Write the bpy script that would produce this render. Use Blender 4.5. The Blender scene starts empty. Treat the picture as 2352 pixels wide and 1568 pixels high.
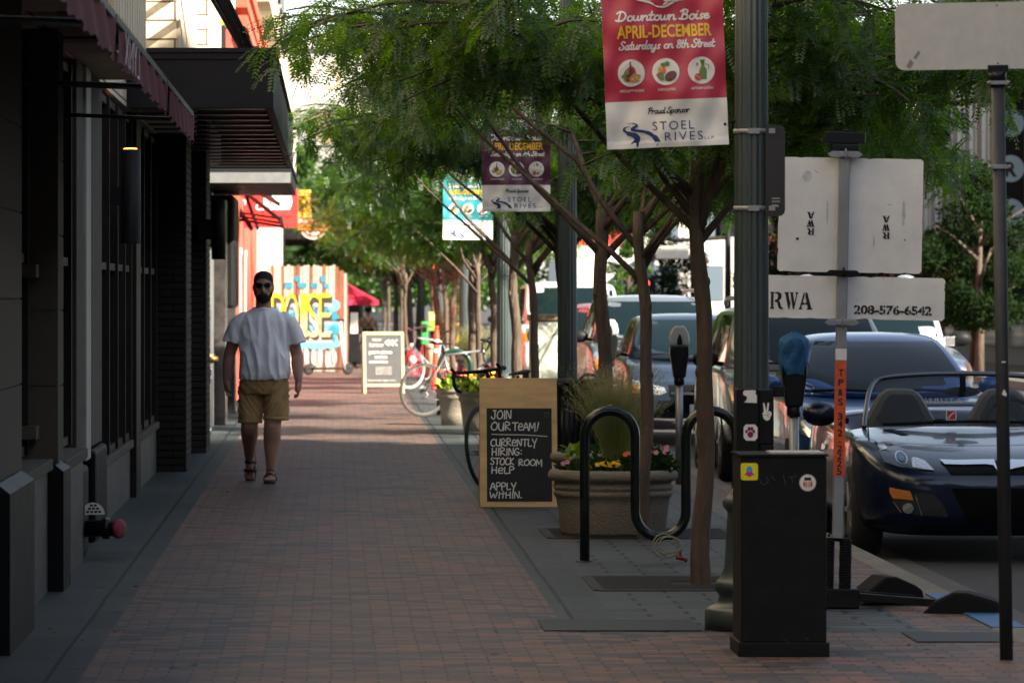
import bpy, bmesh, math, random
from mathutils import Vector, Matrix, noise
from mathutils.bvhtree import BVHTree

R = math.radians
PI = math.pi
sc = bpy.context.scene
COL = sc.collection

# ---------------------------------------------------------------- camera
CAMH = 1.62
cam_d = bpy.data.cameras.new("Camera")
cam = bpy.data.objects.new("Camera", cam_d)
COL.objects.link(cam)
cam.location = (0, 0, CAMH)
cam.rotation_euler = (R(90), 0, 0)
cam_d.sensor_width = 36.0
cam_d.lens = 161.7
cam_d.shift_x = 0.1739
cam_d.shift_y = -0.0479
cam_d.clip_start = 0.5
cam_d.clip_end = 3000
cam_d.dof.use_dof = True
cam_d.dof.focus_distance = 28.0
cam_d.dof.aperture_fstop = 7.5
sc.camera = cam

# ---------------------------------------------------------------- sky and sun
SUN_EL = R(33)
to_sun = Vector((0.80, -0.60, 0)).normalized() * math.cos(SUN_EL) + Vector((0, 0, math.sin(SUN_EL)))
w = bpy.data.worlds.new("World")
sc.world = w
w.use_nodes = True
nt = w.node_tree
sky = nt.nodes.new("ShaderNodeTexSky")
sky.sky_type = 'NISHITA'
sky.sun_disc = False
sky.sun_elevation = SUN_EL
sky.sun_rotation = math.atan2(to_sun.x, to_sun.y)
sky.air_density = 1.0
sky.dust_density = 0.7
bg = nt.nodes["Background"]
hs = nt.nodes.new("ShaderNodeHueSaturation")
hs.inputs["Saturation"].default_value = 0.62
nt.links.new(sky.outputs[0], hs.inputs["Color"])
nt.links.new(hs.outputs[0], bg.inputs[0])
bg.inputs[1].default_value = 0.066
sun_d = bpy.data.lights.new("Sun", 'SUN')
sun_d.energy = 5.0
sun_d.angle = R(0.5)
sun_d.color = (1.0, 0.90, 0.74)
sun = bpy.data.objects.new("Sun", sun_d)
COL.objects.link(sun)
sun.location = (30, -30, 40)
sun.rotation_euler = to_sun.to_track_quat('Z', 'Y').to_euler()

sc.view_settings.view_transform = 'Standard'
sc.view_settings.look = 'None'
sc.view_settings.exposure = 2.2
sc.view_settings.gamma = 1.0
sc.view_settings.use_curve_mapping = False
sc.render.engine = 'CYCLES'
sc.cycles.max_bounces = 7
sc.cycles.transparent_max_bounces = 8

# ---------------------------------------------------------------- helpers
F, U0, V0 = 10566.0, 767.0, 671.0


def P(u, v, Y):
    """world point seen at photo pixel (u, v) of the 2352 px wide photo at depth Y"""
    return Vector(((u - U0) * Y / F, Y, CAMH - (v - V0) * Y / F))


def XU(u, Y):
    return (u - U0) * Y / F


def HV(v, Y):
    return CAMH - (v - V0) * Y / F


def tag(o, label=None, cat=None, group=None, kind=None):
    if label: o["label"] = label
    if cat: o["category"] = cat
    if group: o["group"] = group
    if kind: o["kind"] = kind
    return o


def thing(name, label, cat, loc=(0, 0, 0), rz=0.0, group=None):
    o = bpy.data.objects.new(name, None)
    o.empty_display_size = 0.2
    COL.objects.link(o)
    o.location = loc
    o.rotation_euler = (0, 0, rz)
    return tag(o, label, cat, group)


def copy_tree(o, parent=None):
    c = o.copy()
    COL.objects.link(c)
    c.parent = parent
    for ch in list(o.children):
        copy_tree(ch, c)
    return c


def place_copy(o, loc, rz, label, group=None, scale=None):
    c = copy_tree(o)
    c.location = loc
    c.rotation_euler = (0, 0, rz)
    c["label"] = label
    if group: c["group"] = group
    if scale: c.scale = scale
    return c


_TXT = {}


def text_geo(s, shear=0.0, off=0.0, spacing=1.0):
    key = (s, shear, off, spacing)
    if key not in _TXT:
        cu = bpy.data.curves.new("txt", 'FONT')
        cu.body = s
        cu.size = 1.0
        cu.shear = shear
        cu.offset = off
        cu.space_character = spacing
        cu.resolution_u = 3
        ob = bpy.data.objects.new("txt", cu)
        COL.objects.link(ob)
        dg = bpy.context.evaluated_depsgraph_get()
        me = ob.evaluated_get(dg).to_mesh()
        vs = [(v.co.x, v.co.y) for v in me.vertices]
        fs = [tuple(p.vertices) for p in me.polygons]
        ob.evaluated_get(dg).to_mesh_clear()
        bpy.data.objects.remove(ob)
        bpy.data.curves.remove(cu)
        x0 = min(v[0] for v in vs); x1 = max(v[0] for v in vs)
        y0 = min(v[1] for v in vs); y1 = max(v[1] for v in vs)
        _TXT[key] = (vs, fs, x0, x1, y0, y1)
    return _TXT[key]


def smooth_path(pts, n=5, closed=False):
    """Catmull-Rom through points of any dimension"""
    pts = [Vector(p) for p in pts]
    L = len(pts)
    if L < 3: return pts
    out = []
    rng_ = range(L if closed else L - 1)
    for i in rng_:
        if closed:
            p0, p1, p2, p3 = pts[(i - 1) % L], pts[i], pts[(i + 1) % L], pts[(i + 2) % L]
        else:
            p0, p1, p2, p3 = pts[max(i - 1, 0)], pts[i], pts[i + 1], pts[min(i + 2, L - 1)]
        for k in range(n):
            t = k / n
            t2, t3 = t * t, t * t * t
            out.append(0.5 * ((2 * p1) + (p2 - p0) * t + (2 * p0 - 5 * p1 + 4 * p2 - p3) * t2 + (3 * p1 - p0 - 3 * p2 + p3) * t3))
    if not closed: out.append(pts[-1])
    return out


class MB:
    """collects shapes that become ONE mesh object"""

    def __init__(s):
        s.v = []; s.f = []; s.sm = []; s.mi = []; s.st = []

    def add(s, vs, fs, smooth=False, m=0):
        n = len(s.v)
        s.st.append((n, len(s.f)))
        s.v.extend([tuple(p) for p in vs])
        s.f.extend([tuple(i + n for i in f) for f in fs])
        s.sm.extend([smooth] * len(fs))
        s.mi.extend([m] * len(fs))
        return s

    def box(s, x0, x1, y0, y1, z0, z1, m=0, M=None):
        vs = [Vector(p) for p in ((x0, y0, z0), (x1, y0, z0), (x1, y1, z0), (x0, y1, z0), (x0, y0, z1), (x1, y0, z1), (x1, y1, z1), (x0, y1, z1))]
        if M is not None: vs = [M @ p for p in vs]
        return s.add(vs, [(0, 3, 2, 1), (4, 5, 6, 7), (0, 1, 5, 4), (1, 2, 6, 5), (2, 3, 7, 6), (3, 0, 4, 7)], False, m)

    def beam(s, a, b, wx, wz, m=0):
        """rectangular bar from a to b"""
        a = Vector(a); b = Vector(b)
        d = (b - a).normalized()
        up = Vector((0, 0, 1)) if abs(d.z) < 0.95 else Vector((0, 1, 0))
        x = d.cross(up).normalized() * wx / 2
        z = x.normalized().cross(d).normalized() * wz / 2
        vs = [a - x - z, a + x - z, a + x + z, a - x + z, b - x - z, b + x - z, b + x + z, b - x + z]
        return s.add(vs, [(0, 1, 2, 3), (7, 6, 5, 4), (0, 4, 5, 1), (1, 5, 6, 2), (2, 6, 7, 3), (3, 7, 4, 0)], False, m)

    def tube(s, pts, r, n=10, closed=False, m=0, smooth=True, flat=1.0):
        pts = [Vector(p) for p in pts]
        L = len(pts)
        rs = r if isinstance(r, (list, tuple)) else [r] * L
        d0 = (pts[1] - pts[0]).normalized()
        ref = Vector((0, 0, 1)) if abs(d0.z) < 0.9 else Vector((1, 0, 0))
        nx = d0.cross(ref).normalized()
        vs = []
        for i, p in enumerate(pts):
            if closed: d = pts[(i + 1) % L] - pts[(i - 1) % L]
            else: d = pts[min(i + 1, L - 1)] - pts[max(i - 1, 0)]
            d = d.normalized() if d.length > 1e-9 else d0
            nx = (nx - d * nx.dot(d))
            nx = nx.normalized() if nx.length > 1e-6 else d.orthogonal().normalized()
            ny = d.cross(nx)
            for k in range(n):
                a = 2 * PI * k / n
                vs.append(p + (nx * math.cos(a) + ny * math.sin(a) * flat) * rs[i])
        fs = []
        for i in range(L if closed else L - 1):
            j = (i + 1) % L
            for k in range(n):
                k2 = (k + 1) % n
                fs.append((i * n + k, i * n + k2, j * n + k2, j * n + k))
        if not closed:
            fs.append(tuple(range(n - 1, -1, -1)))
            fs.append(tuple((L - 1) * n + k for k in range(n)))
        return s.add(vs, fs, smooth, m)

    def cyl(s, a, b, r, r2=None, n=16, m=0, smooth=True):
        return s.tube([a, b], [r, r if r2 is None else r2], n, False, m, smooth)

    def lathe(s, prof, n=24, c=(0, 0, 0), m=0, smooth=True, M=None, cap=True):
        vs = []
        for r, z in prof:
            for k in range(n):
                a = 2 * PI * k / n
                p = Vector((r * math.cos(a), r * math.sin(a), z))
                if M is not None: p = M @ p
                vs.append(p + Vector(c))
        fs = []
        for i in range(len(prof) - 1):
            for k in range(n):
                k2 = (k + 1) % n
                fs.append((i * n + k, i * n + k2, (i + 1) * n + k2, (i + 1) * n + k))
        if cap:
            fs.append(tuple(range(n - 1, -1, -1)))
            fs.append(tuple((len(prof) - 1) * n + k for k in range(n)))
        return s.add(vs, fs, smooth, m)

    def ball(s, c, r, n=12, m=0, M=None, smooth=True):
        rx, ry, rz = r if isinstance(r, (tuple, list)) else (r, r, r)
        h = max(4, n // 2)
        vs = []
        for i in range(h + 1):
            t = PI * i / h
            for k in range(n):
                a = 2 * PI * k / n
                p = Vector((rx * math.sin(t) * math.cos(a), ry * math.sin(t) * math.sin(a), rz * math.cos(t)))
                if M is not None: p = M @ p
                vs.append(p + Vector(c))
        fs = []
        for i in range(h):
            for k in range(n):
                k2 = (k + 1) % n
                if i == 0: fs.append((k, (i + 1) * n + k, (i + 1) * n + k2))
                elif i == h - 1: fs.append((i * n + k, (i + 1) * n + k, i * n + k2))
                else: fs.append((i * n + k, (i + 1) * n + k, (i + 1) * n + k2, i * n + k2))
        return s.add(vs, fs, smooth, m)

    def prism(s, poly, y0, y1, m=0, M=None):
        """polygon in the xz plane extruded along y"""
        n = len(poly)
        vs = [Vector((p[0], y0, p[1])) for p in poly] + [Vector((p[0], y1, p[1])) for p in poly]
        if M is not None: vs = [M @ p for p in vs]
        fs = [tuple(range(n)), tuple(range(2 * n - 1, n - 1, -1))]
        for i in range(n):
            j = (i + 1) % n
            fs.append((j, i, n + i, n + j))
        return s.add(vs, fs, False, m)

    def vprism(s, poly, z0, z1, m=0):
        """polygon in the xy plane extruded upward"""
        n = len(poly)
        vs = [(p[0], p[1], z0) for p in poly] + [(p[0], p[1], z1) for p in poly]
        fs = [tuple(range(n - 1, -1, -1)), tuple(range(n, 2 * n))]
        for i in range(n):
            j = (i + 1) % n
            fs.append((i, j, n + j, n + i))
        return s.add(vs, fs, False, m)

    def poly(s, pts, y=0.0, m=0):
        """flat polygon in the xz plane"""
        return s.add([(p[0], y, p[1]) for p in pts], [tuple(range(len(pts)))], False, m)

    def disc(s, cx, cz, rx, rz=None, y=0.0, m=0, n=20, rot=0.0):
        rz = rx if rz is None else rz
        c, si = math.cos(rot), math.sin(rot)
        pts = []
        for k in range(n):
            a = 2 * PI * k / n
            px, pz = rx * math.cos(a), rz * math.sin(a)
            pts.append((cx + px * c - pz * si, cz + px * si + pz * c))
        return s.poly(pts, y, m)

    def text(s, t, x, z, h, wid=None, y=0.0, m=0, shear=0.0, off=0.0, spacing=1.0, align='L', flip=False, ref=None):
        """built-in lettering in the xz plane, facing -y; h = cap height"""
        vs, fs, x0, x1, y0, y1 = text_geo(t, shear, off, spacing)
        hy = text_geo(ref or "H", 0, off)
        k = h / (hy[5] - hy[4])
        kx = k if wid is None else wid / max(1e-6, (x1 - x0))
        W = (x1 - x0) * kx
        ox = x - (0 if align == 'L' else W / 2 if align == 'C' else W)
        return s.add([((ox + (W - (p[0] - x0) * kx if flip else (p[0] - x0) * kx)), y, z + p[1] * k) for p in vs], fs, False, m)

    def stroke(s, pts, wd, y=0.0, m=0, n=4, sm=True):
        """pen stroke in the xz plane: a thin rounded ribbon"""
        q = [Vector((p[0], p[1])) for p in pts]
        if len(q) > 2 and sm: q = smooth_path(q, n)
        L = len(q)
        vs = []
        for i, p in enumerate(q):
            d = q[min(i + 1, L - 1)] - q[max(i - 1, 0)]
            if d.length < 1e-9: d = Vector((1, 0))
            d.normalize()
            nn = Vector((-d.y, d.x))
            ww = wd[i * (len(wd) - 1) // max(1, L - 1)] if isinstance(wd, (list, tuple)) else wd
            e = d * ww * (-0.4 if i == 0 else 0.4 if i == L - 1 else 0)
            a = p + e + nn * ww / 2
            b = p + e - nn * ww / 2
            vs.append((a.x, y, a.y)); vs.append((b.x, y, b.y))
        return s.add(vs, [(2 * i, 2 * i + 1, 2 * i + 3, 2 * i + 2) for i in range(L - 1)], False, m)

    def grid(s, fn, nu, nv, m=0, smooth=True):
        vs = [fn(i / nu, j / nv) for j in range(nv + 1) for i in range(nu + 1)]
        fs = [(j * (nu + 1) + i, j * (nu + 1) + i + 1, (j + 1) * (nu + 1) + i + 1, (j + 1) * (nu + 1) + i) for j in range(nv) for i in range(nu)]
        return s.add(vs, fs, smooth, m)

    def warp(s, fn, start=0):
        for i in range(start, len(s.v)):
            s.v[i] = tuple(fn(Vector(s.v[i])))
        return s

    def build(s, name, mats, parent=None, bevel=0.0, sub=0, loc=None):
        me = bpy.data.meshes.new(name)
        me.from_pydata(s.v, [], s.f)
        me.polygons.foreach_set("use_smooth", s.sm)
        if not isinstance(mats, (list, tuple)): mats = [mats]
        for mm in mats: me.materials.append(mm)
        if len(mats) > 1: me.polygons.foreach_set("material_index", s.mi)
        me.update()
        o = bpy.data.objects.new(name, me)
        COL.objects.link(o)
        if parent is not None: o.parent = parent
        if loc is not None: o.location = loc
        if bevel:
            b = o.modifiers.new("Bevel", 'BEVEL')
            b.width = bevel; b.segments = 2; b.limit_method = 'ANGLE'; b.angle_limit = R(40)
        if sub:
            b = o.modifiers.new("Subdivision", 'SUBSURF')
            b.levels = sub; b.render_levels = sub
        return o


def each(b, name, mats, parent=None, k=1, **kw):
    """one object per added shape (or per k shapes) of the builder"""
    st = b.st[::k] + [(len(b.v), len(b.f))]
    out = []
    for (v0, f0), (v1, f1) in zip(st[:-1], st[1:]):
        q = MB()
        q.v = b.v[v0:v1]; q.f = [tuple(i - v0 for i in f) for f in b.f[f0:f1]]; q.sm = b.sm[f0:f1]; q.mi = b.mi[f0:f1]
        out.append(q.build(name, mats, parent, **kw))
    return out


def bake(o):
    dg = bpy.context.evaluated_depsgraph_get()
    me = bpy.data.meshes.new_from_object(o.evaluated_get(dg), depsgraph=dg)
    o.modifiers.clear()
    o.data = me
    return o


# ---------------------------------------------------------------- materials
def mat(name, col, rough=0.6, metal=0.0, spec=0.4, var=0.0, vscale=6.0, bump=0.0, bscale=60.0, coat=0.0, emit=None, estr=0.0, trans=0.0, stretch=(1, 1, 1), alpha=1.0):
    m = bpy.data.materials.new(name)
    m.use_nodes = True
    nt = m.node_tree
    b = nt.nodes["Principled BSDF"]
    b.inputs["Base Color"].default_value = (*col, 1)
    b.inputs["Roughness"].default_value = rough
    b.inputs["Metallic"].default_value = metal
    b.inputs["Specular IOR Level"].default_value = spec
    b.inputs["Coat Weight"].default_value = coat
    b.inputs["Coat Roughness"].default_value = 0.04
    if trans: b.inputs["Transmission Weight"].default_value = trans
    if alpha < 1: b.inputs["Alpha"].default_value = alpha
    if emit:
        b.inputs["Emission Color"].default_value = (*emit, 1)
        b.inputs["Emission Strength"].default_value = estr
    if var or bump:
        tc = nt.nodes.new("ShaderNodeTexCoord")
        mp = nt.nodes.new("ShaderNodeMapping")
        mp.inputs["Scale"].default_value = stretch
        nt.links.new(tc.outputs["Object"], mp.inputs[0])
    if var:
        nz = nt.nodes.new("ShaderNodeTexNoise")
        nz.inputs["Scale"].default_value = vscale
        nz.inputs["Detail"].default_value = 6
        nz.inputs["Roughness"].default_value = 0.65
        nt.links.new(mp.outputs[0], nz.inputs[0])
        mr = nt.nodes.new("ShaderNodeMapRange")
        mr.inputs[1].default_value = 0.3; mr.inputs[2].default_value = 0.7
        mr.inputs[3].default_value = 1 - var; mr.inputs[4].default_value = 1 + var
        nt.links.new(nz.outputs[0], mr.inputs[0])
        mx = nt.nodes.new("ShaderNodeMix")
        mx.data_type = 'RGBA'; mx.blend_type = 'MULTIPLY'
        mx.inputs[0].default_value = 1.0
        mx.inputs[6].default_value = (*col, 1)
        nt.links.new(mr.outputs[0], mx.inputs[7])
        nt.links.new(mx.outputs[2], b.inputs["Base Color"])
        mr2 = nt.nodes.new("ShaderNodeMapRange")
        mr2.inputs[3].default_value = max(0.02, rough - 0.08); mr2.inputs[4].default_value = min(1, rough + 0.08)
        nt.links.new(nz.outputs[0], mr2.inputs[0])
        nt.links.new(mr2.outputs[0], b.inputs["Roughness"])
    if bump:
        nb = nt.nodes.new("ShaderNodeTexNoise")
        nb.inputs["Scale"].default_value = bscale
        nb.inputs["Detail"].default_value = 4
        nt.links.new(mp.outputs[0], nb.inputs[0])
        bp = nt.nodes.new("ShaderNodeBump")
        bp.inputs["Strength"].default_value = bump
        bp.inputs["Distance"].default_value = 0.02
        nt.links.new(nb.outputs[0], bp.inputs["Height"])
        nt.links.new(bp.outputs[0], b.inputs["Normal"])
    return m


def brick_mat(name, cols, mortar, bw, bh, ms, plane='xy', rough=0.7, spec=0.3, offset=0.5, big=0.25, rot=0.0, bump=0.3):
    """laid units: per-unit colour from a ramp, joints, slow large stains"""
    m = bpy.data.materials.new(name)
    m.use_nodes = True
    nt = m.node_tree
    L = nt.links.new
    b = nt.nodes["Principled BSDF"]
    b.inputs["Specular IOR Level"].default_value = spec
    tc = nt.nodes.new("ShaderNodeTexCoord")
    mp = nt.nodes.new("ShaderNodeMapping")
    L(tc.outputs["Object"], mp.inputs[0])
    if plane == 'xz': mp.inputs["Rotation"].default_value = (R(-90), 0, 0)
    elif plane == 'yz':
        sep = nt.nodes.new("ShaderNodeSeparateXYZ"); cmb = nt.nodes.new("ShaderNodeCombineXYZ")
        L(tc.outputs["Object"], sep.inputs[0]); L(sep.outputs[1], cmb.inputs[0]); L(sep.outputs[2], cmb.inputs[1]); L(cmb.outputs[0], mp.inputs[0])
    elif rot: mp.inputs["Rotation"].default_value = (0, 0, rot)
    # slight waviness of the courses
    wn = nt.nodes.new("ShaderNodeTexNoise"); wn.inputs["Scale"].default_value = 1.3
    L(mp.outputs[0], wn.inputs[0])
    vs = nt.nodes.new("ShaderNodeVectorMath"); vs.operation = 'MULTIPLY_ADD'
    vs.inputs[1].default_value = (min(bh * .28, .028), min(bh * .2, .02), 0)
    L(wn.outputs["Color"], vs.inputs[0]); L(mp.outputs[0], vs.inputs[2])
    br = nt.nodes.new("ShaderNodeTexBrick")
    br.offset = offset
    br.inputs["Color1"].default_value = (0, 0, 0, 1)
    br.inputs["Color2"].default_value = (1, 1, 1, 1)
    br.inputs["Mortar"].default_value = (0.5, 0.5, 0.5, 1)
    br.inputs["Scale"].default_value = 1.0
    br.inputs["Mortar Size"].default_value = ms
    br.inputs["Mortar Smooth"].default_value = 0.2
    br.inputs["Brick Width"].default_value = bw
    br.inputs["Row Height"].default_value = bh
    L(vs.outputs[0], br.inputs[0])
    big_n = nt.nodes.new("ShaderNodeTexNoise"); big_n.inputs["Scale"].default_value = 0.8; big_n.inputs["Detail"].default_value = 5
    L(mp.outputs[0], big_n.inputs[0])
    ad = nt.nodes.new("ShaderNodeMath"); ad.operation = 'MULTIPLY_ADD'; ad.inputs[1].default_value = 1.3
    ad.inputs[2].default_value = -0.65
    L(big_n.outputs[0], ad.inputs[0])
    ad2 = nt.nodes.new("ShaderNodeMath"); ad2.operation = 'ADD'
    L(br.outputs["Color"], ad2.inputs[0]); L(ad.outputs[0], ad2.inputs[1])
    rp = nt.nodes.new("ShaderNodeValToRGB")
    e = rp.color_ramp.elements
    while len(e) < len(cols): e.new(0.5)
    for i, c in enumerate(cols):
        e[i].position = i / (len(cols) - 1)
        e[i].color = (*c, 1)
    L(ad2.outputs[0], rp.inputs[0])
    st = nt.nodes.new("ShaderNodeTexNoise"); st.inputs["Scale"].default_value = 9; st.inputs["Detail"].default_value = 8; st.inputs["Roughness"].default_value = 0.7
    L(mp.outputs[0], st.inputs[0])
    mr = nt.nodes.new("ShaderNodeMapRange"); mr.inputs[1].default_value = 0.3; mr.inputs[2].default_value = 0.7
    mr.inputs[3].default_value = 1 - big; mr.inputs[4].default_value = 1 + big
    L(st.outputs[0], mr.inputs[0])
    mx = nt.nodes.new("ShaderNodeMix"); mx.data_type = 'RGBA'; mx.blend_type = 'MULTIPLY'; mx.inputs[0].default_value = 1
    L(rp.outputs[0], mx.inputs[6]); L(mr.outputs[0], mx.inputs[7])
    mm = nt.nodes.new("ShaderNodeMix"); mm.data_type = 'RGBA'
    L(br.outputs["Fac"], mm.inputs[0]); L(mx.outputs[2], mm.inputs[6])
    mm.inputs[7].default_value = (*mortar, 1)
    L(mm.outputs[2], b.inputs["Base Color"])
    rr = nt.nodes.new("ShaderNodeMapRange"); rr.inputs[3].default_value = rough - 0.12; rr.inputs[4].default_value = rough + 0.12
    L(st.outputs[0], rr.inputs[0]); L(rr.outputs[0], b.inputs["Roughness"])
    if bump:
        bp = nt.nodes.new("ShaderNodeBump"); bp.invert = True
        bp.inputs["Strength"].default_value = bump; bp.inputs["Distance"].default_value = 0.01
        L(br.outputs["Fac"], bp.inputs["Height"]); L(bp.outputs[0], b.inputs["Normal"])
    return m


M = {}
M['black'] = mat('black paint', (0.0095, 0.0095, 0.0105), 0.5, 0, 0.12, var=0.25, vscale=9, bump=0.05)
M['blackgloss'] = mat('black enamel', (0.008, 0.009, 0.010), 0.3, 0, 0.25)
M['rubber'] = mat('black rubber', (0.009, 0.009, 0.0095), 0.75, 0, 0.12, var=0.2)
M['steel'] = mat('galvanised steel', (0.20, 0.205, 0.21), 0.42, 0.7, 0.5, var=0.15, vscale=14)
M['chrome'] = mat('chrome', (0.75, 0.76, 0.78), 0.08, 1.0)
M['alu'] = mat('aluminium', (0.26, 0.265, 0.27), 0.42, 0.45, 0.5, var=0.1, vscale=10)
M['white'] = mat('white paint', (0.78, 0.78, 0.76), 0.5, var=0.05)
M['offwhite'] = mat('worn white sheet', (0.70, 0.69, 0.65), 0.55, var=0.10, vscale=5)
M['cream'] = mat('cream stucco', (0.58, 0.51, 0.40), 0.8, var=0.10, vscale=3, bump=0.1, bscale=30)
M['red'] = mat('red paint', (0.45, 0.03, 0.025), 0.5, var=0.08)
M['coral'] = mat('coral red stucco', (0.62, 0.085, 0.055), 0.7, var=0.06)
M['orange'] = mat('orange plastic', (0.75, 0.12, 0.03), 0.5, var=0.06)
M['yellow'] = mat('yellow paint', (0.75, 0.46, 0.02), 0.5)
M['green'] = mat('green plastic', (0.03, 0.30, 0.07), 0.45)
M['limegreen'] = mat('lime plastic', (0.20, 0.42, 0.06), 0.5)
M['blue'] = mat('blue paint', (0.012, 0.05, 0.16), 0.5)
M['navy'] = mat('navy ink', (0.010, 0.035, 0.13), 0.6)
M['ink'] = mat('black ink', (0.012, 0.010, 0.014), 0.7)
M['glassdark'] = mat('dark window glass', (0.012, 0.013, 0.014), 0.06, 0, 0.5)
M['lampgreen'] = mat('green lamp post paint', (0.032, 0.046, 0.046), 0.42, 0.0, 0.5, var=0.18, vscale=5, stretch=(1, 1, 0.3))
M['rackgreen'] = mat('dark green enamel', (0.006, 0.012, 0.011), 0.22, 0, 0.5, var=0.15)
# ================================================================ ground
RED = [(0.046, 0.045, 0.051), (0.075, 0.065, 0.065), (0.118, 0.082, 0.068), (0.170, 0.086, 0.060), (0.095, 0.066, 0.055)]
M['walk'] = brick_mat('red grey brick paving', RED, (0.036, 0.031, 0.029), 0.198, 0.099, 0.006, rough=0.62, spec=0.2, big=0.42)
M['pavers'] = brick_mat('grey pavers', [(0.036, 0.043, 0.048), (0.066, 0.073, 0.078), (0.050, 0.056, 0.060)], (0.007, 0.007, 0.007), 0.4, 0.2, 0.013, rough=0.6, spec=0.15, big=0.25)
M['slate'] = brick_mat('grey slate band', [(0.030, 0.037, 0.037), (0.048, 0.056, 0.056)], (0.009, 0.010, 0.010), 1.2, 0.6, 0.012, rough=0.6, spec=0.15, big=0.25, rot=R(90))
M['kerb'] = mat('kerb concrete', (0.13, 0.12, 0.10), 0.85, var=0.25, vscale=3, bump=0.2, bscale=80)
M['asphalt'] = mat('asphalt', (0.035, 0.034, 0.033), 0.85, var=0.3, vscale=22, bump=0.5, bscale=140)
M['gutter'] = mat('gutter concrete', (0.065, 0.063, 0.058), 0.85, var=0.25, vscale=5, bump=0.2, bscale=90)


def sheet(name, x0, x1, y0, y1, z, m, ny=1):
    b = MB()
    b.grid(lambda s, t: (x0 + (x1 - x0) * s, y0 + (y1 - y0) * t, z), 1, ny, smooth=False)
    return tag(b.build(name, m), kind='structure')


sheet('ground', -900, 900, -200, 1800, -0.30, M['asphalt'])
sheet('road', 3.33, 12.5, -60, 330, -0.145, M['asphalt'])
sheet('gutter', 3.335, 3.78, -60, 330, -0.138, M['gutter'])
sheet('pavement_edge_band', -2.2, -1.065, -5, 330, 0.0, M['slate'])
sheet('brick_pavement', -1.065, 1.117, -5, 330, 0.0, M['walk'])
sheet('grey_paving_band', 1.117, 1.40, 21.9, 330, 0.0, M['slate'])
sheet('paver_zone', 1.40, 2.83, 21.9, 330, 0.0, M['pavers'])
sheet('brick_kerb_band', 2.83, 3.17, 21.9, 330, 0.0, M['walk'])
sheet('brick_crossing_band', 1.117, 3.17, -5, 21.9, 0.0, M['walk'])
b = MB(); b.box(3.17, 3.34, -60, 330, -0.28, 0.004)
tag(b.build('kerb', M['kerb'], bevel=0.015), kind='structure')
b = MB(); b.box(3.175, 3.344, 22.2, 24.7, -0.14, 0.008)
tag(b.build('blue_kerb_marking', mat('blue kerb paint', (0.02, 0.09, 0.22), 0.6, var=0.3, vscale=12)), kind='structure')
b = MB(); b.box(12.5, 12.68, -60, 330, -0.28, 0.0)
tag(b.build('far_kerb', M['kerb']), kind='structure')
sheet('far_pavement', 12.68, 60, -60, 330, -0.004, M['gutter'])
M['lid'] = mat('iron lid', (0.020, 0.022, 0.024), 0.6, 0.3, var=0.35, vscale=30, bump=0.4, bscale=120)
b = MB(); b.box(1.005, 1.76, 22.0, 22.75, 0.002, 0.006)
tag(b.build('utility_lid', M['lid']), 'dark flat utility lid at the corner where brick meets grey band', 'utility lid')
b = MB(); b.box(2.70, 3.15, 21.3, 21.9, 0.002, 0.006)
tag(b.build('utility_lid', M['lid']), 'dark flat utility lid beside the foot of the grey sign pole', 'utility lid')
# fallen leaves on the pavement
M['deadleaf'] = mat('dry leaf', (0.16, 0.07, 0.025), 0.8)
b = MB()
for k in range(70):
    y = rng_y = 21 + 40 * random.Random(k).random() ** 1.5
    rr = random.Random(k + 500)
    x = rr.choice([-1.25, 1.9, 2.4]) + rr.uniform(-0.35, 0.5)
    a = rr.uniform(0, 6.3); s_ = rr.uniform(0.008, 0.018)
    b.add([(x + s_ * math.cos(a), y + s_ * math.sin(a), 0.006), (x - s_ * .4 * math.sin(a), y + s_ * .4 * math.cos(a), 0.012), (x - s_ * math.cos(a), y - s_ * math.sin(a), 0.006), (x + s_ * .4 * math.sin(a), y - s_ * .4 * math.cos(a), 0.010)], [(0, 1, 2, 3)])
tag(b.build('leaf_litter', M['deadleaf']), 'tiny dry leaves scattered over the paving', 'fallen leaves', kind='stuff')

b = MB()
for k in range(150):
    rr = random.Random(k + 900)
    x, y, r_ = rr.uniform(-1.4, 2.7), 19.5 + 40 * rr.random() ** 1.6, rr.uniform(.008, .022)
    b.add([(x + r_ * (1 + .2 * math.sin(3 * a + k)) * math.cos(a), y + r_ * (1 + .2 * math.sin(2 * a + k)) * math.sin(a) * 1.4, .0022) for a in [i * .6283 for i in range(10)]], [tuple(range(10))])
tag(b.build('gum_spots', mat('old gum', (.018, .017, .017), .7)), 'small dark gum spots flattened on the paving', 'gum spots', kind='stuff')

# ================================================================ left side: nearest storefront
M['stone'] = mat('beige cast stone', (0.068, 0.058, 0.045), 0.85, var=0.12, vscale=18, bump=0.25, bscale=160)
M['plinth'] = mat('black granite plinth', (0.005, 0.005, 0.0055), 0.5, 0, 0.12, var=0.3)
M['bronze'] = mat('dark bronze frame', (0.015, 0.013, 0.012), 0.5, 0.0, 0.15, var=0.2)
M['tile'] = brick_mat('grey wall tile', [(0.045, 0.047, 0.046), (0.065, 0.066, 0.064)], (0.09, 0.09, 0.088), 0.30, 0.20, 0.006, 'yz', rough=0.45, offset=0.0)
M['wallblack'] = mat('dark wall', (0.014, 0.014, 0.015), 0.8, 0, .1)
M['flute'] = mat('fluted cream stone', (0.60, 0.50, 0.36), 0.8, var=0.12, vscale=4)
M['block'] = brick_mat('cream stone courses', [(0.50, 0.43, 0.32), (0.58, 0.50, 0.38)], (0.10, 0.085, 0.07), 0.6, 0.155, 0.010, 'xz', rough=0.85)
M['blocky'] = brick_mat('cream stone courses street side', [(0.50, 0.43, 0.32), (0.58, 0.50, 0.38)], (0.10, 0.085, 0.07), 0.6, 0.155, 0.010, 'yz', rough=0.85)

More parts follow.
